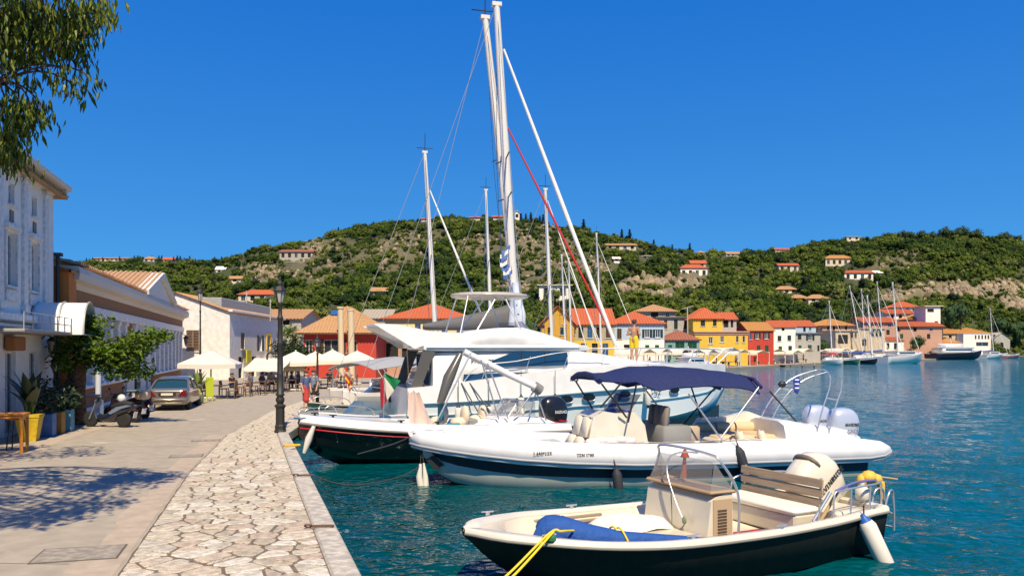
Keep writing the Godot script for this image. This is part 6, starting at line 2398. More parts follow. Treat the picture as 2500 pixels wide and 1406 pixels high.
	g.loft([[Vector3(4.3,3.86,1.2),Vector3(4.9,3.84,0.7),Vector3(5.0,3.86,0),Vector3(4.9,3.84,-0.7),Vector3(4.3,3.86,-1.2)],[Vector3(4.1,4.15,1.1),Vector3(4.6,4.15,0.65),Vector3(4.7,4.15,0),Vector3(4.6,4.15,-0.65),Vector3(4.1,4.15,-1.1)]],false,false,true)
	part("fly_screen",g,mat("smoked_screen",Color.GRAY),t)
	g = G.new()
	rings = []
	for q in [[5.02,0.86],[5.07,0.97],[5.13,1.0],[5.19,0.96],[5.24,0.75],[5.26,0.3]]:
		var r := []
		for i in 24:
			var a := -TAU * i / 24
			r.append(Vector3(3.5 + cos(a) * 1.55 * q[1],q[0],sin(a) * 1.15 * q[1]))
		rings.append(r)
	g.loft(rings)
	part("hard_top",g,gel("yacht_beige",Color(0.50,0.45,0.38)),t)
	for s in [-1.0,1.0]:
		for q in [[2.0,3.55,2.4],[4.3,3.85,3.8],[2.6,3.7,3.5]]:
			g = G.new()
			g.tube([Vector3(q[0],q[1],s * 1.35),Vector3(q[2],5.06,s * 0.95)],0.03,6)
			part("top_leg",g,steel(),t)
	g = G.new()
	g.bev(Vector3(5.3,3.95,0.9),Vector3(0.2,0.14,0.16),0.03)
	g.tube([Vector3(5.55,3.72,1.0),Vector3(5.55,3.92,1.0)],0.05,8)
	g.tube([Vector3(5.3,4.0,0.9),Vector3(4.6,5.4,0.9)],0.012,5)
	part("horn_lights",g,mat("black_plastic",Color.BLACK),t)
	# cockpit supports and gangway
	g = G.new()
	for s in [-1.0,1.0]:
		g = G.new()
		g.prism(PackedVector2Array([Vector2(0.15,1.7),Vector2(0.5,1.7),Vector2(1.05,3.1),Vector2(0.6,3.1)]),0.10,Transform3D(Basis(),Vector3(0,0,s * 1.66)))
		part("cockpit_pillar",g,mat("pillar_smoke",Color(0.10,0.095,0.085),0.25),t)
	g = G.new()
	g.bev(Vector3(0.92,2.2,0),Vector3(0.06,1.4,2.6),0.02)
	part("cockpit_door",g,dark,t)
	g = G.new()
	g.bev(Vector3(-0.55,0.38,0),Vector3(1.2,0.12,3.3),0.04)
	part("bathing_platform",g,mat("teak_warm",Color.GRAY),t)
	# rails
	for s in [-1.0,1.0]:
		g = G.new()
		var top := []
		for x in [2.6,4.0,5.5,7.0,8.5,10.0,11.4,12.6,13.5]:
			top.append(Vector3(x,spline(tab,x,2) + (0.62 if x > 4 else 0.50),s * maxf(spline(tab,x,1) - 0.12,0.1)))
		g.curve([Vector3(2.0,spline(tab,2.0,2),s * 1.9)] + top,0.018,6,4)
		part("guard_rail",g,steel(),t)
		for x in [2.9,4.5,6.0,7.5,9.0,10.4,11.7,12.8]:
			g = G.new()
			var zz: float = s * maxf(spline(tab,x,1) - 0.10,0.1)
			g.tube([Vector3(x - 0.22,spline(tab,x,2),zz),Vector3(x,spline(tab,x,2) + 0.62,zz)],0.014,6)
			part("stanchion",g,steel(),t)
	g = G.new()
	g.curve([Vector3(13.2,2.5,0.3),Vector3(13.9,3.05,0.25),Vector3(14.2,3.1,0),Vector3(13.9,3.05,-0.25),Vector3(13.2,2.5,-0.3)],0.02,6,5)
	part("pulpit",g,steel(),t)
	text("PHILLIPS 300",0.15,mat("letter_grey",Color.GRAY),t,Transform3D(Basis(),Vector3(2.95,2.66,1.68)),"Droid Sans","lettering",700,true)
	text("RTS",0.15,mat("letter_black",Color.BLACK),t,Transform3D(Basis(),Vector3(6.15,2.0,2.10)),"Droid Sans","lettering",800)
	text("NX-52",0.24,mat("letter_black",Color.BLACK),t,Transform3D(Basis(Vector3.UP,0.14),Vector3(9.5,1.44,1.74)),"Droid Sans","lettering",500)
	# fenders
	var fw := mat("fender_white",Color(0.70,0.66,0.57),0.5)
	var tip := mat("fender_tip",Color(0.03,0.03,0.04),0.6)
	for q in [[1.75,1.10,"white fender on the yacht's side nearest its stern"],[2.85,1.12,"white fender second from the yacht's stern"],[4.05,1.42,"white fender below the lower dark window of the yacht"],[5.35,1.42,"white fender below the saloon window of the yacht"],[9.2,1.62,"white fender nearest the yacht's bow, under the navy canopy"]]:
		var p: Vector3 = t.transform * Vector3(q[0],q[1],spline(tab,q[0],3) + 0.14)
		fender(p,0.72,0.12,fw,tip,q[2],"white fenders along the motor yacht",Basis(),0.9)
	for q in [[1.9,1.9,2.6,0.5],[2.2,1.9,3.1,0.5]]:
		g = G.new()
		g.tube([Vector3(q[0],q[1],2.0),Vector3(q[2],q[3],2.6)],0.025,6)
		part("side_ladder_rail",g,mat("pillar_smoke",Color.BLACK),t)

func build_black_boat():
	var dir := Vector2(-0.891,-0.454)
	var t := boat("speed_boat","black hulled sports boat with white deck, bow nosed up to the quay","motor boat",Vector2(1.26,25.2),dir)
	var white := gel("yacht_white",Color.WHITE)
	var tab := [[0.0,1.15,0.72,1.05,0.10,-0.4,0.0],[2.0,1.25,0.76,1.12,0.10,-0.45,0.0],[4.0,1.26,0.84,1.05,0.14,-0.45,0.0],[5.5,1.12,0.94,0.80,0.25,-0.30,0.0],[6.7,0.74,1.06,0.42,0.48,0.0,0.0],[7.4,0.34,1.14,0.15,0.72,0.4,0.0],[7.75,0.04,1.18,0.02,0.95,0.8,0.0]]
	var g := G.new()
	g.sheet(hull_rows(tab,[[1,2],[3,4],[6,5]]))
	g.smooth(false)
	g.quad(Vector3(0,0.72,-1.15),Vector3(0,0.1,-1.05),Vector3(0,0.1,1.05),Vector3(0,0.72,1.15))
	part("hull",g,gel("hull_gloss_black",Color(0.010,0.009,0.010),0.2),t)
	g = G.new()
	for s in [-1.0,1.0]:
		var pts := []
		for i in 22:
			var x := 7.72 * i / 21.0
			pts.append(Vector3(x,spline(tab,x,2) - 0.16,s * (lerpf(spline(tab,x,1),spline(tab,x,3),0.16) + 0.012)))
		g.tube(pts,0.022,6)
	part("pin_stripe",g,mat("stripe_red",Color(0.45,0.01,0.03),0.4),t)
	g = G.new()
	for s in [-1.0,1.0]:
		var pts := []
		for i in 22:
			var x := 7.74 * i / 21.0
			pts.append(Vector3(x,spline(tab,x,2) - 0.03,s * (spline(tab,x,1) + 0.02)))
		g = G.new()
		g.tube(pts,0.04,6)
		part("rub_rail",g,mat("rub_grey",Color(0.20,0.19,0.17)),t)
	# rounded white side deck and foredeck
	g = G.new()
	var rows := []
	for i in 25:
		var f := i / 24.0
		var x := 7.72 * (1.0 - pow(1.0 - f,1.3))
		var b := spline(tab,x,1)
		var h := spline(tab,x,2)
		var well: float = 0.26 if x < 4.2 else lerpf(0.26,0.0,clampf((x - 4.2) / 0.5,0,1))
		rows.append([Vector3(x,h,-b),Vector3(x,h + 0.16,-b + minf(0.10,b * 0.3)),Vector3(x,h + 0.20,-b + minf(0.28,b * 0.55)),Vector3(x,h + 0.16 - well,-maxf(b - 0.44,0.0)),Vector3(x,h + 0.18 - well * 1.5,0),Vector3(x,h + 0.16 - well,maxf(b - 0.44,0.0)),Vector3(x,h + 0.20,b - minf(0.28,b * 0.55)),Vector3(x,h + 0.16,b - minf(0.10,b * 0.3)),Vector3(x,h,b)])
	g.sheet(rows)
	part("deck",g,white,t)
	# console moulding with black line and smoked screen
	g = G.new()
	var rings := []
	for q in [[0.15,0.86,0.75],[0.7,1.08,0.82],[1.6,1.16,0.86],[2.3,1.12,0.84],[2.9,0.96,0.7]]:
		var r := []
		for v in [[1.0,0.0],[1.0,0.7],[0.9,0.95],[0.5,1.0],[-0.5,1.0],[-0.9,0.95],[-1.0,0.7],[-1.0,0.0]]:
			r.append(Vector3(q[0],0.6 + (q[1] - 0.6) * v[1],v[0] * q[2]))
		rings.append(r)
	g.loft(rings,true,true,true)
	var con := part("console",g,white,t)
	g = G.new()
	g.tube([Vector3(0.1,0.80,-0.83),Vector3(0.7,0.90,-0.86),Vector3(1.6,0.93,-0.89),Vector3(2.6,0.86,-0.82)],0.03,6)
	part("black_line",g,mat("black_plastic",Color.BLACK),con)
	for x in [0.35,0.75,1.15,1.55]:
		g = G.new()
		g.bev(Vector3(x,0.80,-0.93),Vector3(0.3,0.12,0.1),0.02)
		part("side_vent",g,mat("slot_dark",Color(0.09,0.055,0.03),0.8),con)
	g = G.new()
	g.loft([[Vector3(1.0,1.14,-0.7),Vector3(1.8,1.15,-0.6),Vector3(2.0,1.15,0),Vector3(1.8,1.15,0.6),Vector3(1.0,1.14,0.7)],[Vector3(0.95,1.55,-0.6),Vector3(1.45,1.58,-0.5),Vector3(1.6,1.6,0),Vector3(1.45,1.58,0.5),Vector3(0.95,1.55,0.6)]],false,false,true)
	part("windscreen",g,mat("smoked_screen",Color.GRAY),con)
	g = G.new()
	g.curve([Vector3(0.98,1.56,-0.6),Vector3(1.45,1.6,-0.5),Vector3(1.6,1.62,0),Vector3(1.45,1.6,0.5),Vector3(0.98,1.56,0.6)],0.018,6,4)
	for z in [-0.62,0.0,0.62]:
		g.tube([Vector3(1.85,1.13,z),Vector3(1.45,1.6,z * 0.8)],0.014,5)
	part("screen_frame",g,steel(),con)
	# seats
	for q in [[3.35,-0.45,0.0],[3.75,0.15,0.25],[2.55,0.1,-0.1]]:
		g = G.new()
		g.ball(Vector3(q[0],1.02,q[1]),Vector3(0.26,0.16,0.22),10)
		g.ball(Vector3(q[0] - 0.2,1.2 + q[2] * 0.1,q[1]),Vector3(0.12,0.3,0.22),10)
		var st := part("seat",g,mat("upholstery_pale",Color(0.66,0.56,0.42),0.7),t)
		g = G.new()
		g.tube([Vector3(q[0],0.6,q[1]),Vector3(q[0],0.95,q[1])],0.06,8)
		part("pedestal",g,mat("black_plastic",Color.BLACK),st)
	g = G.new()
	g.bev(Vector3(3.0,0.95,-0.2),Vector3(0.5,0.3,0.6),0.04)
	part("locker",g,mat("seat_grey",Color(0.22,0.22,0.22)),t)
	# folded canopy on its hoop,a long white sleeve leaning over the cockpit
	g = G.new()
	g.tube([Vector3(1.15,1.98,-1.1),Vector3(2.0,2.38,-0.9),Vector3(3.25,3.02,-0.6)],0.10,10)
	part("canopy_sleeve",g,mat("sleeve_white",Color(0.76,0.75,0.73),0.6),t)
	g = G.new()
	g.tube([Vector3(1.05,1.9,-1.1),Vector3(1.25,2.02,-1.1)],0.16,8)
	part("hinge",g,mat("seat_grey",Color.GRAY),t)
	for q in [[1.15,1.95,1.8,1.15,-0.9],[1.1,1.95,1.35,1.15,-0.95],[1.15,1.9,0.75,1.0,-0.9],[3.2,3.0,4.3,1.0,-1.0],[2.7,2.7,2.0,1.1,-0.9],[2.9,2.8,2.3,1.1,-0.9]]:
		g = G.new()
		g.tube([Vector3(q[0],q[1],-1.0),Vector3(q[2],q[3],q[4])],0.022,6)
		part("canopy_pole",g,steel(),t)
	g = G.new()
	g.tube([Vector3(3.35,2.95,-0.55),Vector3(3.75,2.3,-0.7),Vector3(4.05,1.6,-0.8)],[0.09,0.16,0.10],8)
	part("dark_panel",g,mat("pillar_smoke",Color.BLACK),t)
	var ob := outboard(t,Transform3D(Basis(),Vector3(0.05,0.78,-0.1)),1.08,gel("cowl_black",Color(0.012,0.013,0.015),0.25),mat("leg_black",Color(0.02,0.022,0.022),0.5),"SUZUKI",mat("letter_silver",Color(0.62,0.62,0.62),0.4),-1.0,mat("stripe_red",Color.RED))
	ob.name = "outboard"
	for q in [[4.2,-1.02],[5.2,-0.85],[6.9,-0.25],[7.3,0.1]]:
		g = G.new()
		var h := spline(tab,q[0],2) + 0.2
		g.box(Vector3(q[0],h + 0.02,q[1]),Vector3(0.06,0.05,0.04))
		g.tube([Vector3(q[0] - 0.1,h + 0.06,q[1]),Vector3(q[0] + 0.1,h + 0.06,q[1])],0.018,6)
		part("cleat",g,mat("black_plastic",Color.BLACK),t)
	# cloth hung up to dry
	g = G.new()
	rows = []
	for i in 8:
		var r := []
		for j in 9:
			var u := j / 8.0
			r.append(Vector3(4.95 - u * 0.75 * (0.35 + 0.65 * i / 7.0),1.95 - i * 0.135 - 0.05 * sin(u * 9.0),-0.75 + 0.08 * sin(u * 11.0 + i * 0.6)))
		rows.append(r)
	g.cloth(rows,0.015)
	one("drying_towel",g,mat("towel_pink",Color(0.66,0.50,0.43),0.95),"pale pink beach towel hung up on the black hulled boat","towel").transform = t.transform
	g = G.new()
	g.bev(Vector3(3.95,1.35,-0.6),Vector3(0.1,0.5,0.3),0.04)
	g.bev(Vector3(3.75,0.98,-0.95),Vector3(0.45,0.14,0.12),0.03)
	one("teal_bag",g,mat("teal_cloth",Color(0.01,0.20,0.22),0.7),"teal cloth and box beside the pink towel","bag").transform = t.transform
	var p: Vector3 = t.transform * Vector3(7.4,1.1,-0.42)
	var fb := thing("bow_fender","limp white fender hanging from the black hulled boat's bow over the quay","fender",p)
	g = G.new()
	g.tube([Vector3(-0.05,-0.02,0),Vector3(-0.18,-0.35,0),Vector3(-0.30,-0.72,0)],[0.05,0.10,0.05],8)
	part("fender_body",g,mat("fender_white",Color.WHITE),fb)
	g = G.new()
	g.bev(Vector3(7.75,1.28,0),Vector3(0.5,0.05,0.12),0.02)
	g.tube([Vector3(7.5,1.3,-0.15),Vector3(7.9,1.36,-0.1),Vector3(7.9,1.36,0.1),Vector3(7.5,1.3,0.15)],0.02,6)
	part("bow_roller",g,steel(),t)
	# green red white flag drooping from a short staff
	var fp := at(936,1010,27.2)
	var fl := thing("tricolour_flag","green white and red flag drooping from a short staff by the boats","flag",fp)
	g = G.new()
	g.tube([Vector3(0,-0.35,0),Vector3(0.05,1.45,0)],0.015,6)
	part("staff",g,steel(),fl)
	var cols := [mat("flag_red",Color(0.36,0.015,0.03),0.8),mat("flag_pale",Color(0.62,0.56,0.48),0.8),mat("flag_green",Color(0.0,0.19,0.06),0.8)]
	for k in 3:
		g = G.new()
		rows = []
		for i in 7:
			var v := i / 6.0
			var r := []
			for j in 5:
				var u := (k + j / 4.0) / 3.0
				r.append(Vector3(-0.10 + 0.22 * v + u * (0.15 + 0.30 * v) - 0.2 * (1.0 - u) * v,1.35 - v * (0.25 + 0.75 * (1.0 - u)) - (1.0 - u) * 0.2,0.06 * sin(u * 12.0 + v * 4.0)))
			rows.append(r)
		g.cloth(rows,0.01)
		part("stripe",g,cols[k],fl)

func sailboat(label: String,foot: Vector2,top: Vector2,d: float,o := {}) -> Node3D:
	# foot and top of the mast as the photograph shows them at distance d
	var f := at(foot.x,foot.y,d)
	var tp := at(top.x,top.y,d)
	var dir: Vector2 = o.get("dir",Vector2(0.97,0.25))
	dir = dir.normalized()
	var l: float = o.get("len",(tp.y - WY) * 0.72)
	var t := thing("sailing_yacht",label,"sailboat",Vector3(f.x,WY,f.z),atan2(dir.y,dir.x),o.get("group","moored sailing yachts"))
	var inv := t.transform.affine_inverse()
	var s := l / 11.0
	var mf := 0.57 * l     # mast stands this far forward of the transom
	var tab := [[-mf,1.25 * s,0.95 * s,0.9 * s,0.15 * s,0.0,-0.3],[-mf + 0.3 * l,1.75 * s,0.98 * s,1.4 * s,0.1 * s,0.0,-0.5],[-mf + 0.6 * l,1.65 * s,1.08 * s,1.2 * s,0.15 * s,0.0,-0.5],[-mf + 0.85 * l,0.85 * s,1.24 * s,0.5 * s,0.35 * s,0.0,-0.2],[-mf + 0.97 * l,0.25 * s,1.36 * s,0.1 * s,0.7 * s,0.0,0.3],[-mf + l,0.03 * s,1.40 * s,0.01,1.1 * s,0.0,0.9 * s]]
	var g := G.new()
	g.sheet(hull_rows(tab,[[1,2],[3,4],[5,6]],14))
	g.smooth(false)
	g.quad(Vector3(-mf,0.95 * s,-1.25 * s),Vector3(-mf,0.15 * s,-0.9 * s),Vector3(-mf,0.15 * s,0.9 * s),Vector3(-mf,0.95 * s,1.25 * s))
	part("hull",g,o.get("hull",gel("yacht_white",Color.WHITE)),t)
	g = G.new()
	var rows := []
	for i in 13:
		var x: float = lerpf(-mf,-mf + l,i / 12.0)
		var b := spline(tab,x,1)
		var h := spline(tab,x,2)
		rows.append([Vector3(x,h,-b),Vector3(x,h + 0.06 * s,0),Vector3(x,h,b)])
	g.sheet(rows)
	part("deck",g,gel("deck_cream",Color(0.72,0.68,0.58),0.6),t)
	g = G.new()
	var rings := []
	for q in [[-0.18,0.0],[-0.17,0.42],[0.05,0.5],[0.2,0.28],[0.28,0.0]]:
		var x: float = q[0] * l
		rings.append([Vector3(x,0.95 * s,0.95 * s),Vector3(x,(1.0 + q[1]) * s,0.8 * s),Vector3(x,(1.06 + q[1]) * s,0),Vector3(x,(1.0 + q[1]) * s,-0.8 * s),Vector3(x,0.95 * s,-0.95 * s)])
	g.loft(rings,false,false,true)
	var cb := part("coach_roof",g,gel("yacht_white",Color.WHITE),t)
	g = G.new()
	for z in [-1,1]:
		g.bev(Vector3(0,1.28 * s,z * 0.87 * s),Vector3(0.24 * l,0.14 * s,0.05),0.02)
	part("cabin_window",g,mat("yacht_glass",Color.BLACK),cb)
	var mt := inv * tp
	var mb := Vector3(0,1.0 * s,0)
	var r: float = o.get("r",0.11)
	g = G.new()
	g.tube([mb,mb.lerp(mt,0.6),mt],[r,r * 0.9,r * 0.66],10)
	g.box(mt,Vector3(r * 2.0,r * 0.8,r * 1.3))
	var mast := part("mast",g,o.get("mast",mat("mast_alloy",Color(0.68,0.66,0.63),0.45)),t)
	g = G.new()
	g.tube([mt,mt + Vector3(0.02,r * 7,0)],r * 0.12,4)
	g.tube([mt + Vector3(-r * 3,r * 1.5,0),mt + Vector3(r * 3,r * 1.5,0)],r * 0.15,4)
	part("wind_vane",g,mat("black_plastic",Color.BLACK),mast)
	var wire := mat("rigging_wire",Color(0.30,0.31,0.32),0.4)
	for fr in o.get("spread",[0.42,0.7]):
		g = G.new()
		var c := mb.lerp(mt,fr)
		for z in [-1,1]:
			g.tube([c,c + Vector3(-0.15,0.05,z * 1.1 * s)],0.03 * maxf(s,1.0),5)
		part("spreader",g,mat("spreader_grey",Color(0.16,0.17,0.19),0.5),mast)
	var wr: float = o.get("wire",0.010)
	for z in [-1,1]:
		g = G.new()
		g.tube([mt,mb.lerp(mt,0.6) + Vector3(-0.12,0,z * 1.05 * s),Vector3(-0.1,1.0 * s,z * 1.6 * s)],wr,4)
		part("shroud",g,wire,t)
	g = G.new()
	g.tube([mt,Vector3(-mf + 0.1,1.0 * s,0)],wr,4)
	part("backstay",g,wire,t)
	# furled headsail
	var hs: float = o.get("stay",0.9)
	var bow := Vector3(-mf + l - 0.15,1.42 * s,0)
	if o.has("bow"):
		var q: Array = o.bow
		bow = inv * at(q[0],q[1],d - 0.3)
	if hs > 0:
		g = G.new()
		var a := mb.lerp(mt,hs) + Vector3(r,0,0)
		g.tube([a,a.lerp(bow,0.5),a.lerp(bow,0.97)],[o.get("furl",0.07) * 0.55,o.get("furl",0.07),o.get("furl",0.07) * 0.9],8)
		g.tube([a.lerp(bow,0.96),bow],0.02,5)
		part("furled_jib",g,o.get("jib",mat("sail_white",Color(0.76,0.74,0.70),0.8)),t)
	# boom with stowed sail
	if o.get("boom",true):
		var bl: float = o.get("boom_len",0.42 * l)
		g = G.new()
		var by: float = o.get("boom_y",1.9 * s)
		rings = []
		for i in 8:
			var q := i / 7.0
			var x := -0.12 - bl * q
			var h: float = lerpf(o.get("pack",0.55),0.10,pow(q,0.8)) * s
			rings.append([Vector3(x,by - 0.05,0.14 * s),Vector3(x,by + h * 0.6,0.10 * s),Vector3(x,by + h,0),Vector3(x,by + h * 0.6,-0.10 * s),Vector3(x,by - 0.05,-0.14 * s),Vector3(x,by - 0.14 * s,0)])
		g.loft(rings,true,true,true)
		part("boom_cover",g,o.get("cover",mat("cover_grey",Color(0.12,0.12,0.125),0.85)),t)
	return t

func build_sailboats():
	var beige := mat("mast_beige",Color(0.70,0.65,0.58),0.45)
	var red := mat("sail_red",Color(0.50,0.02,0.02),0.7)
	var blue := mat("cover_blue",Color(0.03,0.07,0.25),0.8)
	var t := sailboat("tallest masted sailing yacht, behind the motor yacht, with grey boom cover",Vector2(1268,800),Vector2(1212,12),37.5,{"len": 13.0,"r": 0.22,"stay": 0.885,"furl": 0.105,"bow": [1512,866],"spread": [0.5,0.60],"pack": 1.0,"boom_len": 4.3,"boom_y": 4.1,"wire": 0.012})
	var g := G.new()
	g.tube([at(1258,690,37.2) - t.position,at(1256,795,37.2) - t.position],[0.16,0.3],10)
	for i in 3:
		g.ball(at(1260 + i * 4,735 + i * 22,37.1) - t.position,Vector3(0.20 + 0.05 * i,0.75,0.2),10)
	var sb := one("sail_bundle",g,mat("sail_bluewhite",Color(0.56,0.62,0.72),0.8),"pale blue white sail bundled round the foot of the tallest mast","sail")
	sb.position = t.position
	# flag with blue and white stripes hoisted on the starboard side
	var fl := thing("striped_flag","blue and white striped flag hanging beside the tallest mast","flag",at(1236,690,37.0))
	var cs := [mat("flag_sky",Color(0.10,0.20,0.48),0.8),mat("flag_white",Color(0.75,0.75,0.78),0.8)]
	for k in 7:
		g = G.new()
		var rows := []
		for i in 4:
			var r := []
			for j in 6:
				var u := j / 5.0
				r.append(Vector3(-0.22 + u * 0.36 - 0.13 * sin(k * 0.9) + 0.05 * sin(u * 7.0 + k),1.45 - (k + i / 3.0) * 0.185 - u * 0.1 + u * u * 0.35,0.10 * sin(u * 8.0 + k * 0.8)))
			rows.append(r)
		g.cloth(rows,0.012)
		part("stripe",g,cs[k % 2],fl)
	g = G.new()
	g.tube([at(1232,640,37.0) - fl.position,at(1238,480,37.0) - fl.position],0.01,4)
	part("halyard",g,mat("rigging_wire",Color.GRAY),fl)
	sailboat("sailing yacht with cream mast crossing the tallest one and a red furled headsail",Vector2(1284,800),Vector2(1184,44),43,{"len": 12.5,"r": 0.24,"mast": beige,"stay": 0.745,"furl": 0.06,"jib": red,"bow": [1500,830],"spread": [0.62],"boom": false,"wire": 0.014})
	sailboat("sailing yacht with the leftmost mast, behind the motor yacht's flybridge",Vector2(1071,800),Vector2(1037,372),46,{"len": 10.5,"r": 0.15,"stay": 0.84,"furl": 0.07,"bow": [1184,790],"spread": [0.55],"boom": false,"wire": 0.015})
	sailboat("sailing yacht whose slim mast rises between leftmost and tallest masts",Vector2(1203,790),Vector2(1186,464),58,{"r": 0.13,"stay": 0.0,"spread": [0.32,0.62],"boom": false,"wire": 0.014})
	sailboat("sailing yacht with slim mast just left of the ochre house",Vector2(1351,810),Vector2(1331,462),54,{"r": 0.14,"stay": 0.94,"furl": 0.05,"bow": [1460,840],"spread": [0.5],"boom": false,"wire": 0.014})
	sailboat("low masted yacht in front of the ochre house's gable",Vector2(1383,840),Vector2(1371,622),72,{"r": 0.10,"stay": 0.9,"furl": 0.05,"bow": [1432,850],"spread": [0.5],"wire": 0.014,"cover": blue})
	sailboat("low masted yacht before the red orange roof",Vector2(1396,850),Vector2(1388,630),76,{"r": 0.10,"stay": 0.9,"furl": 0.045,"bow": [1470,850],"spread": [0.5],"wire": 0.014,"boom": false})
	sailboat("yacht with a pale mast between red jib and blue house",Vector2(1470,850),Vector2(1456,570),82,{"r": 0.11,"stay": 0.93,"furl": 0.04,"bow": [1540,790],"spread": [0.5,0.75],"wire": 0.016,"boom": false})
	# across the bay
	var R := [["far yacht with the lowest mast, left of the pink hip house",2032,858,2024,735,176,null],["far yacht whose raked mast stands leftmost of the main far cluster",2108,862,2074,698,185,blue],["far yacht with thin mast second in the far cluster",2113,860,2103,706,200,null],["far yacht with short bright white mast in the far cluster",2130,868,2117,722,186,null],["far yacht with tall mast in the middle of the far cluster",2158,866,2141,688,194,blue],["far white yacht with the brightest tall mast of the far cluster",2194,866,2179,690,190,null],["lone far yacht near the right shore",2426,838,2417,752,300,blue]]
	for q in R:
		var o := {"r": 0.20 if q[0].find("bright") >= 0 else 0.14,"stay": 0.92,"furl": 0.07,"wire": 0.025,"dir": Vector2(0.95,0.1),"group": "sailing yachts moored across the bay"}
		if q[6]:
			o.cover = q[6]
		sailboat(q[0],Vector2(q[1],q[2]),Vector2(q[3],q[4]),q[5],o)

# ---------------------------------------------------------------- people: one skin over joints and tapered bones
func skin_mesh(bones: Array,cell: float,g: G,blend := 0.03,cut := -1.0):
	var lo := Vector3.INF
	var hi := -Vector3.INF
	for b in bones:
		var r := Vector3.ONE * (maxf(b[2],b[3]) + cell * 2)
		lo = lo.min(b[0] - r).min(b[1] - r)
		hi = hi.max(b[0] + r).max(b[1] + r)
	var n := Vector3i(((hi - lo) / cell).ceil()) + Vector3i.ONE
	var f := PackedFloat32Array()
	f.resize(n.x * n.y * n.z)
	f.fill(1.0)
	for b in bones:
		var r := Vector3.ONE * (maxf(b[2],b[3]) + blend * 2 + cell)
		var p0 := Vector3i(((b[0] as Vector3).min(b[1]) - r - lo) / cell).max(Vector3i.ZERO)
		var p1 := Vector3i(((b[0] as Vector3).max(b[1]) + r - lo) / cell).min(n - Vector3i.ONE)
		var ab: Vector3 = b[1] - b[0]
		var l2 := maxf(ab.length_squared(),1e-9)
		for z in range(p0.z,p1.z + 1):
			for y in range(p0.y,p1.y + 1):
				for x in range(p0.x,p1.x + 1):
					var p := lo + Vector3(x,y,z) * cell
					var t := clampf((p - b[0]).dot(ab) / l2,0.0,1.0)
					var d: float = p.distance_to(b[0] + ab * t) - lerpf(b[2],b[3],t)
					var i := (z * n.y + y) * n.x + x
					var h := maxf(blend - absf(f[i] - d),0.0) / blend
					f[i] = minf(f[i],d) - h * h * blend * 0.25
	var vid := {}
	var corners := [Vector3i(0,0,0),Vector3i(1,0,0),Vector3i(0,1,0),Vector3i(1,1,0),Vector3i(0,0,1),Vector3i(1,0,1),Vector3i(0,1,1),Vector3i(1,1,1)]
	var edges := [[0,1],[2,3],[4,5],[6,7],[0,2],[1,3],[4,6],[5,7],[0,4],[1,5],[2,6],[3,7]]
	var sx := 1
	var sy := n.x
	var sz := n.x * n.y
	var off := [0,sx,sy,sx + sy,sz,sx + sz,sy + sz,sx + sy + sz]
	for z in n.z - 1:
		for y in n.y - 1:
			for x in n.x - 1:
				var base := z * sz + y * sy + x
				var m := 0
				for k in 8:
					if f[base + off[k]] < 0.0:
						m |= 1 << k
				if m == 0 or m == 255:
					continue
				var s := Vector3()
				var c := 0
				for e in edges:
					var a: float = f[base + off[e[0]]]
					var b2: float = f[base + off[e[1]]]
					if (a < 0.0) != (b2 < 0.0):
						s += Vector3(corners[e[0]]).lerp(Vector3(corners[e[1]]),a / (a - b2))
						c += 1
				vid[base] = lo + (Vector3(x,y,z) + s / c) * cell
	g.smooth(true)
	for base in vid:
		var a: float = f[base]
		for q in [[sx,sy,sz],[sy,sz,sx],[sz,sx,sy]]:
			var b3: float = f[base + q[0]]
			if (a < 0.0) == (b3 < 0.0):
				continue
			var u: int = base - q[1]
			var v: int = base - q[2]
			var w: int = base - q[1] - q[2]
			if vid.has(u) and vid.has(v) and vid.has(w):
				if a < 0.0:
					g.quad(vid[base],vid[u],vid[w],vid[v])
				else:
					g.quad(vid[base],vid[v],vid[w],vid[u])

func pose(kind: String) -> Dictionary:
	var j := {"pelvis": Vector3(0,0.96,0),"chest": Vector3(0,1.27,-0.01),"neck": Vector3(0,1.47,0),"head": Vector3(0,1.62,0.02)}
	for s in [-1.0,1.0]:
		var k := "l" if s > 0 else "r"
		j["sh" + k] = Vector3(s * 0.175,1.41,-0.01)
		j["el" + k] = Vector3(s * 0.235,1.14,-0.03)
		j["wr" + k] = Vector3(s * 0.225,0.90,0.06)
		j["hip" + k] = Vector3(s * 0.085,0.93,0)
		j["kn" + k] = Vector3(s * 0.10,0.51,0.02)
		j["an" + k] = Vector3(s * 0.11,0.085,-0.02)
	if kind == "bent_arms":
		j.ell = Vector3(0.26,1.16,-0.06); j.wrl = Vector3(0.12,1.18,0.20)
		j.elr = Vector3(-0.26,1.16,-0.06); j.wrr = Vector3(-0.10,1.20,0.20)
	if kind == "step":
		j.knl = Vector3(0.10,0.52,0.12); j.anl = Vector3(0.11,0.085,0.16); j.anr = Vector3(-0.11,0.10,-0.18)
	if kind == "seated":
		for q in ["pelvis","chest","neck","head","shl","shr","ell","elr","wrl","wrr","hipl","hipr"]:
			j[q] += Vector3(0,-0.46,0)
		for s in [-1.0,1.0]:
			var k := "l" if s > 0 else "r"
			j["kn" + k] = Vector3(s * 0.12,0.49,0.43)
			j["an" + k] = Vector3(s * 0.12,0.085,0.40)
			j["el" + k] = Vector3(s * 0.25,0.72,0.08)
			j["wr" + k] = Vector3(s * 0.12,0.76,0.32)
	return j

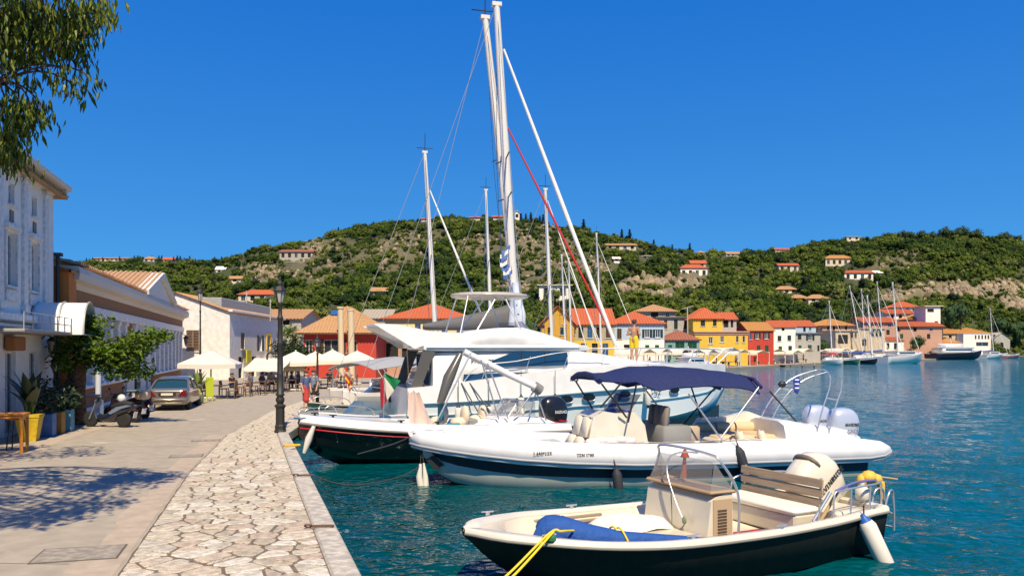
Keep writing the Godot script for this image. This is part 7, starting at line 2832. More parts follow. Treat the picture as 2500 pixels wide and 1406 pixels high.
func person_parts(t: Node3D,j: Dictionary,skin: Material,hair: Material,top: Material,bottom: Material,skirt := false,hair_long := false):
	var B := [[j.pelvis,j.chest,0.125,0.125],[j.chest,j.neck + Vector3(0,-0.07,0),0.13,0.08],[j.neck + Vector3(0,-0.06,0),j.head,0.05,0.055],[j.head + Vector3(0,-0.03,0.015),j.head + Vector3(0,0.05,-0.01),0.082,0.092],[j.head + Vector3(0,-0.02,0.09),j.head + Vector3(0,0.01,0.085),0.016,0.01]]
	var hand := G.new()
	for k in ["l","r"]:
		B += [[j["sh" + k],j["el" + k],0.055,0.042],[j["el" + k],j["wr" + k],0.042,0.028],[j["sh" + k],j.chest + Vector3(0,0.06,0),0.06,0.10],[j["hip" + k],j["kn" + k],0.085,0.055],[j["kn" + k],j["an" + k],0.056,0.036],[j["an" + k] + Vector3(0,-0.04,-0.02),j["an" + k] + Vector3(0,-0.055,0.15),0.038,0.028]]
		var d: Vector3 = (j["wr" + k] - j["el" + k]).normalized()
		var w: Vector3 = j["wr" + k]
		B.append([w,w + d * 0.075,0.028,0.034])
		var side := d.cross(Vector3.FORWARD).normalized()
		for i in 4:
			var o := side * (i - 1.5) * 0.019
			var l: float = [0.062,0.075,0.07,0.052][i]
			hand.tube([w + d * 0.085 + o,w + d * (0.085 + l * 0.6) + o,w + d * (0.08 + l) + o + Vector3(0,0,0.015)],[0.009,0.0085,0.006],5)
		hand.tube([w + d * 0.03 + side * 0.03,w + d * 0.07 + side * 0.06,w + d * 0.10 + side * 0.062],[0.011,0.01,0.007],5)
	skin_mesh(B,0.024,hand)
	for s in [-1.0,1.0]:
		hand.ball(j.head + Vector3(s * 0.088,0.0,0.0),Vector3(0.012,0.03,0.02),6)
	var body := part("body",hand,skin,t)
	var g := G.new()
	for s in [-1.0,1.0]:
		g.ball(j.head + Vector3(s * 0.032,0.012,0.088),Vector3(0.012,0.008,0.008),6)
	g.box(j.head + Vector3(0,-0.05,0.088),Vector3(0.04,0.008,0.01))
	part("eyes_and_mouth",g,mat("features",Color(0.05,0.025,0.02),0.6),body)
	g = G.new()
	skin_mesh([[j.head + Vector3(0,0.045,-0.03),j.head + Vector3(0,0.06,0.02),0.097,0.09]] + ([[j.head + Vector3(0,0.0,-0.06),j.neck + Vector3(0,-0.06,-0.08),0.08,0.05]] if hair_long else []),0.024,g)
	part("hair",g,hair,t)
	if top:
		g = G.new()
		var T := [[j.pelvis + Vector3(0,0.02,0),j.chest,0.142,0.145],[j.chest,j.neck + Vector3(0,-0.09,0),0.145,0.085]]
		for k in ["l","r"]:
			T += [[j["sh" + k],j["sh" + k].lerp(j["el" + k],0.6),0.072,0.064],[j["sh" + k],j.chest + Vector3(0,0.06,0),0.074,0.112]]
		skin_mesh(T,0.024,g)
		part("shirt",g,top,t)
	if bottom:
		g = G.new()
		var T := [[j.pelvis + Vector3(-0.05,0.06,0),j.pelvis + Vector3(0.05,0.06,0),0.125,0.125]]
		for k in ["l","r"]:
			T += [[j["hip" + k],j["hip" + k].lerp(j["kn" + k],0.75),0.105,0.085]]
		if skirt:
			T.append([j.pelvis,j.pelvis.lerp((j.knl + j.knr) / 2,1.15),0.13,0.17])
		skin_mesh(T,0.024,g)
		part("skirt" if skirt else "shorts",g,bottom,t)

func build_people():
	var sk := mat("skin_tan",Color(0.42,0.22,0.13),0.55,{"spec": 0.4})
	var sk2 := mat("skin_fair",Color(0.55,0.34,0.24),0.55,{"spec": 0.4})
	var hb := mat("hair_brown",Color(0.05,0.028,0.015),0.7)
	var yellow := mat("shorts_yellow",Color(0.75,0.52,0.01),0.8)
	var navy := mat("shirt_blue",Color(0.06,0.10,0.22),0.85)
	var red := mat("skirt_red",Color(0.42,0.045,0.04),0.85)
	var black := mat("cloth_black",Color(0.016,0.016,0.02),0.85)
	var p := at(1548,890,32.4)
	var t := thing("person","bare chested person in yellow shorts standing on the motor yacht's foredeck","person",p + Vector3(0,0.03,0),2.6)
	person_parts(t,pose("bent_arms"),sk,hb,null,yellow)
	p = quay(747,998)
	t = thing("person","person in red skirt and blue top standing on the quay beside the slim lamp","person",p,0.9)
	person_parts(t,pose("stand"),sk2,hb,navy,red,true,true)
	p = quay(766,993)
	t = thing("person","person in dark shorts and grey blue shirt standing behind the one in red","person",p,-0.5)
	person_parts(t,pose("step"),sk2,hb,mat("shirt_grey",Color(0.16,0.20,0.26),0.85),black)
	# guests at the cafe
	var seat: Node3D = null
	var spots := [[566,962,1.2,"seated person in black at the table under the big cream parasol"],[612,958,-0.8,"seated person at the cafe between big parasol and street lamp"],[640,956,2.4,"seated cafe guest with back half turned, left of the street lamp"],[662,953,0.4,"seated guest just left of the street lamp under the white awning"],[712,951,2.0,"seated guest right of the street lamp under the cream parasol"],[728,948,-1.0,"seated guest in the shade left of the standing pair"],[805,944,0.2,"seated guest in the shade behind the slim lamp"],[850,940,1.0,"seated guest in the shade at the right end of the cafe"]]
	for q in spots:
		var w := quay(q[0],q[1])
		w.y = 0.46
		if seat == null:
			seat = thing("seated_person",q[3],"person",w - Vector3(0,0.46,0),q[2],"guests seated at the harbour cafe")
			person_parts(seat,pose("seated"),sk,hb,black,mat("trousers_dark",Color(0.03,0.03,0.045),0.85))
		else:
			var c := dup(seat,w - Vector3(0,0.46,0),q[2],q[3])
			(c.get_node("shirt") as MeshInstance3D).material_override = [navy,black,mat("shirt_pale",Color(0.42,0.36,0.32),0.85),mat("shirt_brown",Color(0.20,0.09,0.05),0.85)][int(q[0]) % 4]

func build_cafe():
	var cloth := mat("parasol_cream",Color(0.62,0.55,0.42),0.85,{"back": Color(0.35,0.3,0.22)})
	var cloth2 := mat("awning_pale",Color(0.66,0.62,0.54),0.85,{"back": Color(0.35,0.33,0.3)})
	var pole := mat("pole_pale",Color(0.62,0.60,0.56),0.5)
	var U := [[515,972,3.0,1.95,cloth2,"big cream square parasol on a white pole beside the blank white wall"],[722,952,2.8,1.9,cloth,"cream parasol right behind the street lamp"],[812,949,2.7,2.0,cloth,"peaked cream parasol behind the slim green topped lamp"],[770,940,2.8,1.85,cloth,"cream parasol filling the gap behind the standing people"],[872,936,3.0,1.9,cloth,"cream parasol at the right end of the cafe, behind the boats"]]
	for q in U:
		var w := quay(q[0],q[1])
		var t := thing("cafe_parasol",q[5],"parasol",w,0.2,"parasols of the harbour cafe")
		var g := G.new()
		var h: float = q[2] / 2
		var rows := [[Vector3(0,q[3] + 0.75,0)],[]]
		g.smooth(false)
		for e in 4:
			var a := TAU * e / 4 + PI / 4
			var b := a + PI / 2
			var r := h * 1.414
			var pa := Vector3(cos(a) * r,q[3],sin(a) * r)
			var pb := Vector3(cos(b) * r,q[3],sin(b) * r)
			var m := (pa + pb) / 2 + Vector3(0,-0.05,0)
			var top := Vector3(0,q[3] + 0.72,0)
			var ma := pa.lerp(top,0.5) + Vector3(0,0.02,0)
			var mb := pb.lerp(top,0.5) + Vector3(0,0.02,0)
			var mm := m.lerp(top,0.5) - Vector3(0,0.03,0)
			for z in [[top,mb,mm],[top,mm,ma],[ma,mm,m],[ma,m,pa],[mm,mb,m],[m,mb,pb]]:
				g.tri(z[0],z[1],z[2])
			var dn := Vector3(0,-0.24,0)
			g.quad(pa + dn,pa,m,m + dn); g.quad(m + dn,m,pb,pb + dn)
		part("canopy",g,q[4],t)
		g = G.new()
		g.tube([Vector3(),Vector3(0,q[3] + 0.8,0)],0.045,8)
		g.bev(Vector3(0,0.05,0),Vector3(0.7,0.1,0.7),0.03)
		part("pole",g,pole,t)
		for e in 4:
			g = G.new()
			var a := TAU * e / 4 + PI / 4
			g.tube([Vector3(0,q[3] + 0.70,0),Vector3(cos(a) * h * 1.4,q[3] - 0.02,sin(a) * h * 1.4)],0.018,5)
			part("rib",g,pole,t)
	# sloping awnings on the fronts
	var A := [[595,692,52,2.15,1.55,2.2,cloth2,"white sloping awning left of the street lamp"],[692,744,55,2.0,1.5,2.0,cloth,"cream sloping awning right of the street lamp"]]
	for q in A:
		var x0: float = (q[0] - 1250.0) / F * q[2]
		var x1: float = (q[1] - 1250.0) / F * q[2]
		var t := thing("cafe_awning",q[7],"awning",Vector3(x0,0,-q[2]),0.0,"awnings of the harbour cafe")
		var w := x1 - x0
		var g := G.new()
		var rows := []
		for i in 5:
			var r := []
			for j in 9:
				r.append(Vector3(w * j / 8.0,lerpf(q[3],q[4],i / 4.0) - 0.05 * sin(PI * i / 4.0) + 0.015 * sin(j * 2.4),-q[5] + q[5] * i / 4.0))
			rows.append(r)
		var lip := []
		for j in 9:
			lip.append(Vector3(w * j / 8.0,q[4] - 0.22 - 0.03 * (j % 2),0.02))
		rows.append(lip)
		g.cloth(rows,0.02)
		part("canvas",g,q[6],t)
		for x in [0.05,w - 0.05]:
			g = G.new()
			g.tube([Vector3(x,0,-0.05),Vector3(x,q[4],-0.05)],0.035,6)
			part("post",g,pole,t)
	# tables and chairs
	var wood := mat("cafe_wood",Color(0.10,0.065,0.045),0.7)
	var tb: Node3D = null
	var ch: Node3D = null
	var T := [[535,973],[575,968],[612,964],[645,960],[668,957],[706,955],[728,952],[800,948],[840,944]]
	for i in T.size():
		var w := quay(T[i][0],T[i][1])
		if tb == null:
			tb = thing("cafe_table","dark cafe table nearest the parked car","table",w,0.0,"cafe tables by the harbour")
			var g := G.new()
			g.bev(Vector3(0,0.73,0),Vector3(0.8,0.04,0.8),0.01)
			part("table_top",g,wood,tb)
			g = G.new()
			g.tube([Vector3(0,0,0),Vector3(0,0.71,0)],0.035,8)
			g.bev(Vector3(0,0.02,0),Vector3(0.45,0.04,0.45),0.01)
			part("pedestal",g,wood,tb)
		else:
			dup(tb,w,i * 0.3,"dark cafe table " + ["","under the big cream parasol's right edge","left of the white awning's post","under the white awning, middle","just left of the street lamp","just right of the street lamp","left of the standing pair","behind the slim lamp","farthest right, behind the boats"][i])
		for k in 2:
			var c := w + Vector3(0.75 if k else -0.75,0,0.1 if k else -0.25)
			var lb: String = "brown cafe chair " + ("right" if k else "left") + " of the table " + ["nearest the parked car","under the big parasol's edge","left of the white awning's post","in the middle of the white awning","left of the street lamp","right of the street lamp","left of the standing pair","behind the slim lamp","farthest right behind the boats"][i]
			if ch == null:
				ch = thing("cafe_chair",lb,"chair",c,PI / 2,"cafe chairs by the harbour")
				var g := G.new()
				g.bev(Vector3(0,0.45,0),Vector3(0.44,0.05,0.44),0.015)
				part("seat",g,mat("cafe_rattan",Color(0.20,0.12,0.07),0.8),ch)
				g = G.new()
				g.bev(Vector3(0,0.72,-0.2),Vector3(0.44,0.4,0.04),0.015,Basis(Vector3.RIGHT,-0.12))
				part("backrest",g,mats.cafe_rattan,ch)
				for e in [[-0.19,-0.19],[0.19,-0.19],[-0.19,0.19],[0.19,0.19]]:
					g = G.new()
					g.box(Vector3(e[0],0.215,e[1]),Vector3(0.04,0.43,0.04))
					part("leg",g,wood,ch)
			else:
				dup(ch,c,-PI / 2 if k else PI / 2,lb)

# ---------------------------------------------------------------- vehicles
func wheel(parent: Node3D,c: Vector3,r: float,w: float,rimm: Material,xf := Basis()):
	var g := G.new()
	var b := Basis(Vector3.RIGHT,PI / 2)   # axle along local z
	g.lathe([Vector2(r * 0.62,-w * 0.5),Vector2(r * 0.93,-w * 0.5),Vector2(r,-w * 0.3),Vector2(r,w * 0.3),Vector2(r * 0.93,w * 0.5),Vector2(r * 0.62,w * 0.5)],18,Transform3D(xf * b,c))
	var o := part("tyre",g,mat("tyre_rubber",Color(0.018,0.018,0.018),0.85),parent)
	g = G.new()
	g.lathe([Vector2(0.02,-w * 0.40),Vector2(r * 0.62,-w * 0.46),Vector2(r * 0.62,w * 0.46),Vector2(0.02,w * 0.40)],14,Transform3D(xf * b,c))
	for i in 5:
		var a := TAU * i / 5
		g.box(c + xf * Vector3(cos(a) * r * 0.34,sin(a) * r * 0.34,0),Vector3(r * 0.5,r * 0.12,w * 0.98),xf * Basis(Vector3.BACK,a))
	part("rim",g,rimm,o)

func build_car():
	var t := thing("parked_car","silver grey saloon car parked along the columned building, rear to the camera","car",quay(408,1003),1.80)
	var body := mat("car_paint",Color(0.26,0.235,0.20),0.28,{"metal": 0.6,"coat": 1.0})
	var glassm := mat("car_glass",Color(0.015,0.05,0.055),0.06,{"spec": 0.7})
	# x forward from the tail
	var rings := []
	for q in [[0.0,0.70,0.38,0.88,0.84],[0.06,0.82,0.28,0.98,0.86],[0.5,0.87,0.24,1.0,0.84],[1.2,0.90,0.22,0.98,0.88],[2.4,0.90,0.22,0.95,0.88],[3.3,0.89,0.22,0.93,0.88],[3.9,0.87,0.24,0.84,0.82],[4.4,0.78,0.28,0.70,0.72],[4.55,0.60,0.38,0.62,0.55]]:
		var r := []
		for v in [[0.86,0.0],[1.0,0.16],[1.02,0.5],[0.99,0.82],[0.93,0.97],[0.7,1.0],[-0.7,1.0],[-0.93,0.97],[-0.99,0.82],[-1.02,0.5],[-1.0,0.16],[-0.86,0.0]]:
			r.append(Vector3(q[0],lerpf(q[2],q[3],v[1]),v[0] * q[1]))
		rings.append(r)
	var g := G.new()
	g.loft(rings,true,true,true)
	var b := part("body",g,body,t)
	g = G.new()
	rings = []
	for q in [[0.62,0.96,0.72],[1.30,1.38,0.60],[1.75,1.44,0.59],[2.5,1.43,0.60],[2.9,1.36,0.62],[3.65,0.93,0.74]]:
		rings.append([Vector3(q[0],0.93,-0.83),Vector3(q[0],lerpf(0.93,q[1],0.9),-q[2] - 0.06),Vector3(q[0],q[1],-q[2] + 0.1),Vector3(q[0],q[1] + 0.015,0),Vector3(q[0],q[1],q[2] - 0.1),Vector3(q[0],lerpf(0.93,q[1],0.9),q[2] + 0.06),Vector3(q[0],0.93,0.83)])
	for r in rings:
		r.reverse()
	g.loft(rings,true,true,true)
	part("glasshouse",g,glassm,t)
	g = G.new()
	var rows := []
	for q in [[1.22,1.36],[1.6,1.445],[2.1,1.46],[2.6,1.44],[2.95,1.36]]:
		rows.append([Vector3(q[0],q[1] - 0.06,-0.67),Vector3(q[0],q[1] + 0.005,-0.54),Vector3(q[0],q[1] + 0.02,0),Vector3(q[0],q[1] + 0.005,0.54),Vector3(q[0],q[1] - 0.06,0.67)])
	g.cloth(rows,0.02)
	for s in [-1.0,1.0]:
		g.tube([Vector3(0.60,0.95,s * 0.80),Vector3(1.26,1.33,s * 0.68)],0.05,6)
		g.tube([Vector3(2.95,1.33,s * 0.68),Vector3(3.65,0.94,s * 0.80)],0.04,6)
		g.tube([Vector3(2.15,0.94,s * 0.85),Vector3(2.10,1.38,s * 0.69)],0.035,6)
	part("roof_panel",g,body,t)
	for s in [-1.0,1.0]:
		g = G.new()
		g.prism(PackedVector2Array([Vector2(0.46,0.66),Vector2(0.78,0.66),Vector2(0.84,0.88),Vector2(0.66,0.92)]) if s > 0 else PackedVector2Array([Vector2(-0.46,0.66),Vector2(-0.78,0.66),Vector2(-0.84,0.88),Vector2(-0.66,0.92)]),0.12,Transform3D(Basis(Vector3.UP,-PI / 2),Vector3(0.03,0,0)))
		part("tail_light",g,mat("lamp_red",Color(0.16,0.008,0.015),0.15,{"coat": 1.0}),t)
		g = G.new()
		g.bev(Vector3(2.85,1.0,s * 0.95),Vector3(0.12,0.14,0.2),0.04)
		part("mirror",g,body,t)
		for x in [0.85,3.6]:
			wheel(t,Vector3(x,0.32,s * 0.78),0.32,0.2,mat("alloy_rim",Color(0.45,0.45,0.45),0.35,{"metal": 0.8}))
	g = G.new()
	g.bev(Vector3(-0.02,0.76,0),Vector3(0.06,0.15,0.72),0.02)
	part("trunk_recess",g,mat("black_plastic",Color.BLACK),t)
	g = G.new()
	g.bev(Vector3(-0.055,0.74,0),Vector3(0.02,0.11,0.5),0.01)
	part("number_plate",g,mat("plate_pale",Color(0.62,0.58,0.45),0.5),t)
	g = G.new()
	g.bev(Vector3(0.0,0.50,0),Vector3(0.16,0.13,1.66),0.05,Basis(),true)
	g.box(Vector3(-0.03,0.32,0),Vector3(0.10,0.06,1.3))
	part("bumper",g,body,t)

func scooter(label: String,at_: Vector3,yaw: float,panel: Material,box: bool,helmet: bool):
	# x forward,rear wheel at the origin
	var t := thing("parked_scooter",label,"scooter",at_,yaw,"scooters parked by the planters")
	var black := mat("black_plastic",Color.BLACK)
	var rim := mat("alloy_rim",Color.GRAY)
	wheel(t,Vector3(0,0.27,0),0.27,0.12,rim)
	wheel(t,Vector3(1.32,0.28,0),0.28,0.10,rim)
	var g := G.new()
	g.tube([Vector3(-0.38,0.72,0),Vector3(-0.1,0.66,0),Vector3(0.25,0.58,0),Vector3(0.5,0.38,0),Vector3(0.8,0.30,0),Vector3(1.0,0.42,0)],[0.06,0.15,0.18,0.16,0.14,0.08],10)
	part("body",g,mat("scooter_dark",Color(0.012,0.016,0.03),0.3,{"coat": 0.8}),t)
	g = G.new()
	for s in [-1.0,1.0]:
		g.prism(PackedVector2Array([Vector2(-0.42,0.78),Vector2(0.0,0.66),Vector2(0.42,0.46),Vector2(0.5,0.52),Vector2(0.2,0.72),Vector2(-0.2,0.80)]),0.03,Transform3D(Basis(),Vector3(0,0,s * 0.17)))
	part("side_panel",g,panel,t)
	g = G.new()
	g.tube([Vector3(-0.35,0.82,0),Vector3(0.0,0.82,0),Vector3(0.3,0.74,0),Vector3(0.5,0.72,0)],[0.08,0.14,0.13,0.06],10)
	part("seat",g,mat("seat_black",Color(0.02,0.018,0.02),0.6),t)
	g = G.new()
	g.loft([[Vector3(0.98,0.30,-0.2),Vector3(1.06,0.30,0),Vector3(0.98,0.30,0.2)],[Vector3(1.0,0.65,-0.25),Vector3(1.14,0.65,0),Vector3(1.0,0.65,0.25)],[Vector3(0.95,0.95,-0.17),Vector3(1.08,0.98,0),Vector3(0.95,0.95,0.17)]],false,false,true)
	g.tube([Vector3(1.32,0.28,0.08),Vector3(1.05,0.95,0.06)],0.03,6)
	g.tube([Vector3(1.32,0.28,-0.08),Vector3(1.05,0.95,-0.06)],0.03,6)
	part("front_shield",g,panel,t)
	g = G.new()
	g.tube([Vector3(0.88,1.06,-0.34),Vector3(0.98,1.04,-0.1),Vector3(0.98,1.04,0.1),Vector3(0.88,1.06,0.34)],0.02,6)
	g.tube([Vector3(0.98,1.04,0),Vector3(1.04,0.9,0)],0.05,6)
	for s in [-1.0,1.0]:
		g.tube([Vector3(0.93,1.06,s * 0.25),Vector3(0.96,1.24,s * 0.30)],0.01,4)
		g.ball(Vector3(0.95,1.26,s * 0.32),Vector3(0.02,0.05,0.07),6)
	part("handlebar",g,black,t)
	g = G.new()
	g.ball(Vector3(1.1,0.9,0),Vector3(0.06,0.08,0.1),8)
	part("headlight",g,mat("lantern_glass",Color.GRAY),t)
	g = G.new()
	g.bev(Vector3(-0.42,0.62,0),Vector3(0.05,0.1,0.16),0.02)
	part("tail_light",g,mats.lamp_red,t)
	g = G.new()
	g.bev(Vector3(-0.44,0.44,0),Vector3(0.02,0.22,0.2),0.01,Basis(Vector3.BACK,0.25))
	part("number_plate",g,mat("plate_white",Color(0.68,0.66,0.62),0.5),t)
	g = G.new()
	g.tube([Vector3(0.45,0.25,0.16),Vector3(0.1,0.28,0.2),Vector3(-0.3,0.36,0.22)],[0.03,0.06,0.06],8)
	part("exhaust",g,mat("exhaust_grey",Color(0.16,0.15,0.14),0.4,{"metal": 0.6}),t)
	if box:
		g = G.new()
		g.bev(Vector3(-0.38,1.05,0),Vector3(0.42,0.34,0.46),0.06,Basis(),true)
		one("top_box",g,mat("box_beige",Color(0.52,0.40,0.28),0.6),"beige carrier box on the rear of a parked scooter","box").transform = t.transform
	if helmet:
		g = G.new()
		g.ball(Vector3(0.1,1.02,0),Vector3(0.15,0.15,0.13),12)
		var o := one("helmet",g,mat("helmet_silver",Color(0.62,0.66,0.64),0.25,{"coat": 1.0}),"silver white crash helmet resting on a scooter's seat","helmet")
		o.transform = t.transform
		g = G.new()
		g.ball(Vector3(0.17,1.0,0),Vector3(0.12,0.06,0.12),10)
		part("visor",g,mat("smoked_screen",Color.GRAY),o)

func build_vehicles():
	build_car()
	var white := mat("panel_white",Color(0.66,0.65,0.64),0.3,{"coat": 0.8})
	var blue := mat("panel_blue",Color(0.16,0.21,0.30),0.3,{"coat": 0.8})
	scooter("scooter with silver blue side panel and helmet, nearest of the parked row",quay(303,1043),2.95,blue,false,true)
	scooter("scooter with beige carrier box, middle of the parked row",quay(330,1031),2.75,mat("panel_maroon",Color(0.08,0.02,0.04),0.35),true,false)
	scooter("scooter with white tail and number plate, farthest of the parked row",quay(354,1022),2.55,white,false,false)
	# painted tables,sign,boxes by the wall
	var orange := mat("table_orange",Color(0.62,0.22,0.02),0.5)
	for q in [[6,1105,0.72,1.15,orange,"tall orange table at the left edge beside the yellow pot"],[203,1030,0.70,1.1,mat("table_blue",Color(0.14,0.28,0.48),0.5),"blue topped table with orange edge behind the helmet"]]:
		var t := thing("painted_table",q[5],"table",quay(q[0],q[1]),0.3)
		var g := G.new()
		g.bev(Vector3(0,q[2] + 0.30,0),Vector3(q[3],0.05,0.7),0.012)
		part("table_top",g,q[4],t)
		g = G.new()
		g.box(Vector3(0,q[2] + 0.24,0),Vector3(q[3] - 0.06,0.06,0.64))
		part("apron",g,orange,t)
		for e in [[-1,-1],[1,-1],[-1,1],[1,1]]:
			g = G.new()
			g.box(Vector3(e[0] * (q[3] / 2 - 0.06),(q[2] + 0.21) / 2,e[1] * 0.28),Vector3(0.07,q[2] + 0.21,0.07))
			part("leg",g,orange if q[0] < 100 else mat("leg_brown",Color(0.16,0.09,0.05),0.7),t)
	var w := quay(42,1098)
	var t := thing("stool","small black stool with orange seat in front of the yellow pot","stool",w,0.2)
	var g := G.new()
	g.bev(Vector3(0,0.85,0),Vector3(0.38,0.05,0.38),0.015)
	part("seat",g,orange,t)
	for e in [[-1,-1],[1,-1],[-1,1],[1,1]]:
		g = G.new()
		g.tube([Vector3(e[0] * 0.2,0,e[1] * 0.2),Vector3(e[0] * 0.13,0.83,e[1] * 0.13)],0.018,6)
		part("leg",g,mat("black_iron",Color.BLACK),t)
	w = quay(240,1020)
	t = thing("road_sign","blue round traffic sign on a pale post beside the street tree","road sign",w)
	g = G.new()
	g.tube([Vector3(0,0,0),Vector3(0,2.5,0)],0.11,10)
	part("post",g,mat("post_pale",Color(0.56,0.60,0.66),0.5),t)
	g = G.new()
	g.lathe([Vector2(0.26,-0.015),Vector2(0.27,0),Vector2(0.26,0.015)],20,Transform3D(Basis(Vector3.RIGHT,PI / 2),Vector3(0.18,2.15,0.13)))
	part("disc",g,mat("sign_blue",Color(0.02,0.13,0.42),0.4),t)
	g = G.new()
	g.prism(PackedVector2Array([Vector2(-0.03,0.12),Vector2(0.03,0.12),Vector2(0.03,-0.02),Vector2(0.10,-0.02),Vector2(0.0,-0.15),Vector2(-0.10,-0.02),Vector2(-0.03,-0.02)]),0.01,Transform3D(Basis(Vector3.BACK,0.6),Vector3(0.18,2.15,0.152)))
	part("arrow",g,mat("sign_white",Color(0.75,0.75,0.75),0.5),t)
	g = G.new()
	g.bev(Vector3(0,0.42,0),Vector3(0.9,0.84,0.7),0.06)
	g.bev(Vector3(0,0.87,0),Vector3(0.95,0.07,0.75),0.03)
	one("waste_bin",g,mat("bin_grey",Color(0.10,0.15,0.16),0.6),"grey green waste container between scooters and car","waste container","",quay(338,1000),0.3)
	g = G.new()
	g.lathe([Vector2(0.17,0),Vector2(0.17,0.03),Vector2(0.06,0.05),Vector2(0.02,0.55)],8)
	one("traffic_cone",g,mat("cone_pale",Color(0.62,0.52,0.42),0.7),"pale faded cone by the car's rear wheel","cone","",quay(362,1006))
	# rings on the quay edge
	for q in [[779,1293,"rusty mooring ring on the concrete edge nearest the camera"],[741,1166,"dark mooring ring on the concrete edge farther along"]]:
		w = quay(q[0],q[1])
		t = thing("mooring_ring",q[2],"mooring ring",w + Vector3(0,0.036,0),0.1,"mooring rings on the quay")
		var rust := mat("rust",Color(0.11,0.06,0.03),0.85)
		g = G.new()
		var pts := []
		for i in 13:
			var a := TAU * i / 12
			pts.append(Vector3(-0.16 + cos(a) * 0.055,0.03 + 0.03 * sin(a),sin(a) * 0.055))
		g.tube(pts,0.013,6)
		part("ring",g,rust,t)
		g = G.new()
		pts = []
		for i in 17:
			var a := TAU * i / 16
			pts.append(Vector3(0.05 + cos(a) * 0.17,0.025,sin(a) * 0.035))
		g.tube(pts,0.014,6)
		part("shackle",g,rust,t)
	rope([quay(741,1166) + Vector3(0.18,0.05,0),Vector3(-3.2,0.0,-16.6),Vector3(-2.2,0.05,-18.2),Vector3(-1.7,0.45,-21.4)],0.012,mats.rope_dark,"thin dark mooring line from the farther ring to the black hulled boat")
	g = G.new()
	g.bev(Vector3(0,0.06,0),Vector3(0.42,0.07,0.12),0.02)
	g.tube([Vector3(-0.26,0.08,0),Vector3(-0.16,0.04,0)],0.04,6)
	one("bow_anchor",g,mat("anchor_yellow",Color(0.62,0.38,0.01),0.5),"yellow and grey folded anchor lying on the quay below the black boat's bow","anchor","",quay(715,1092),0.3)

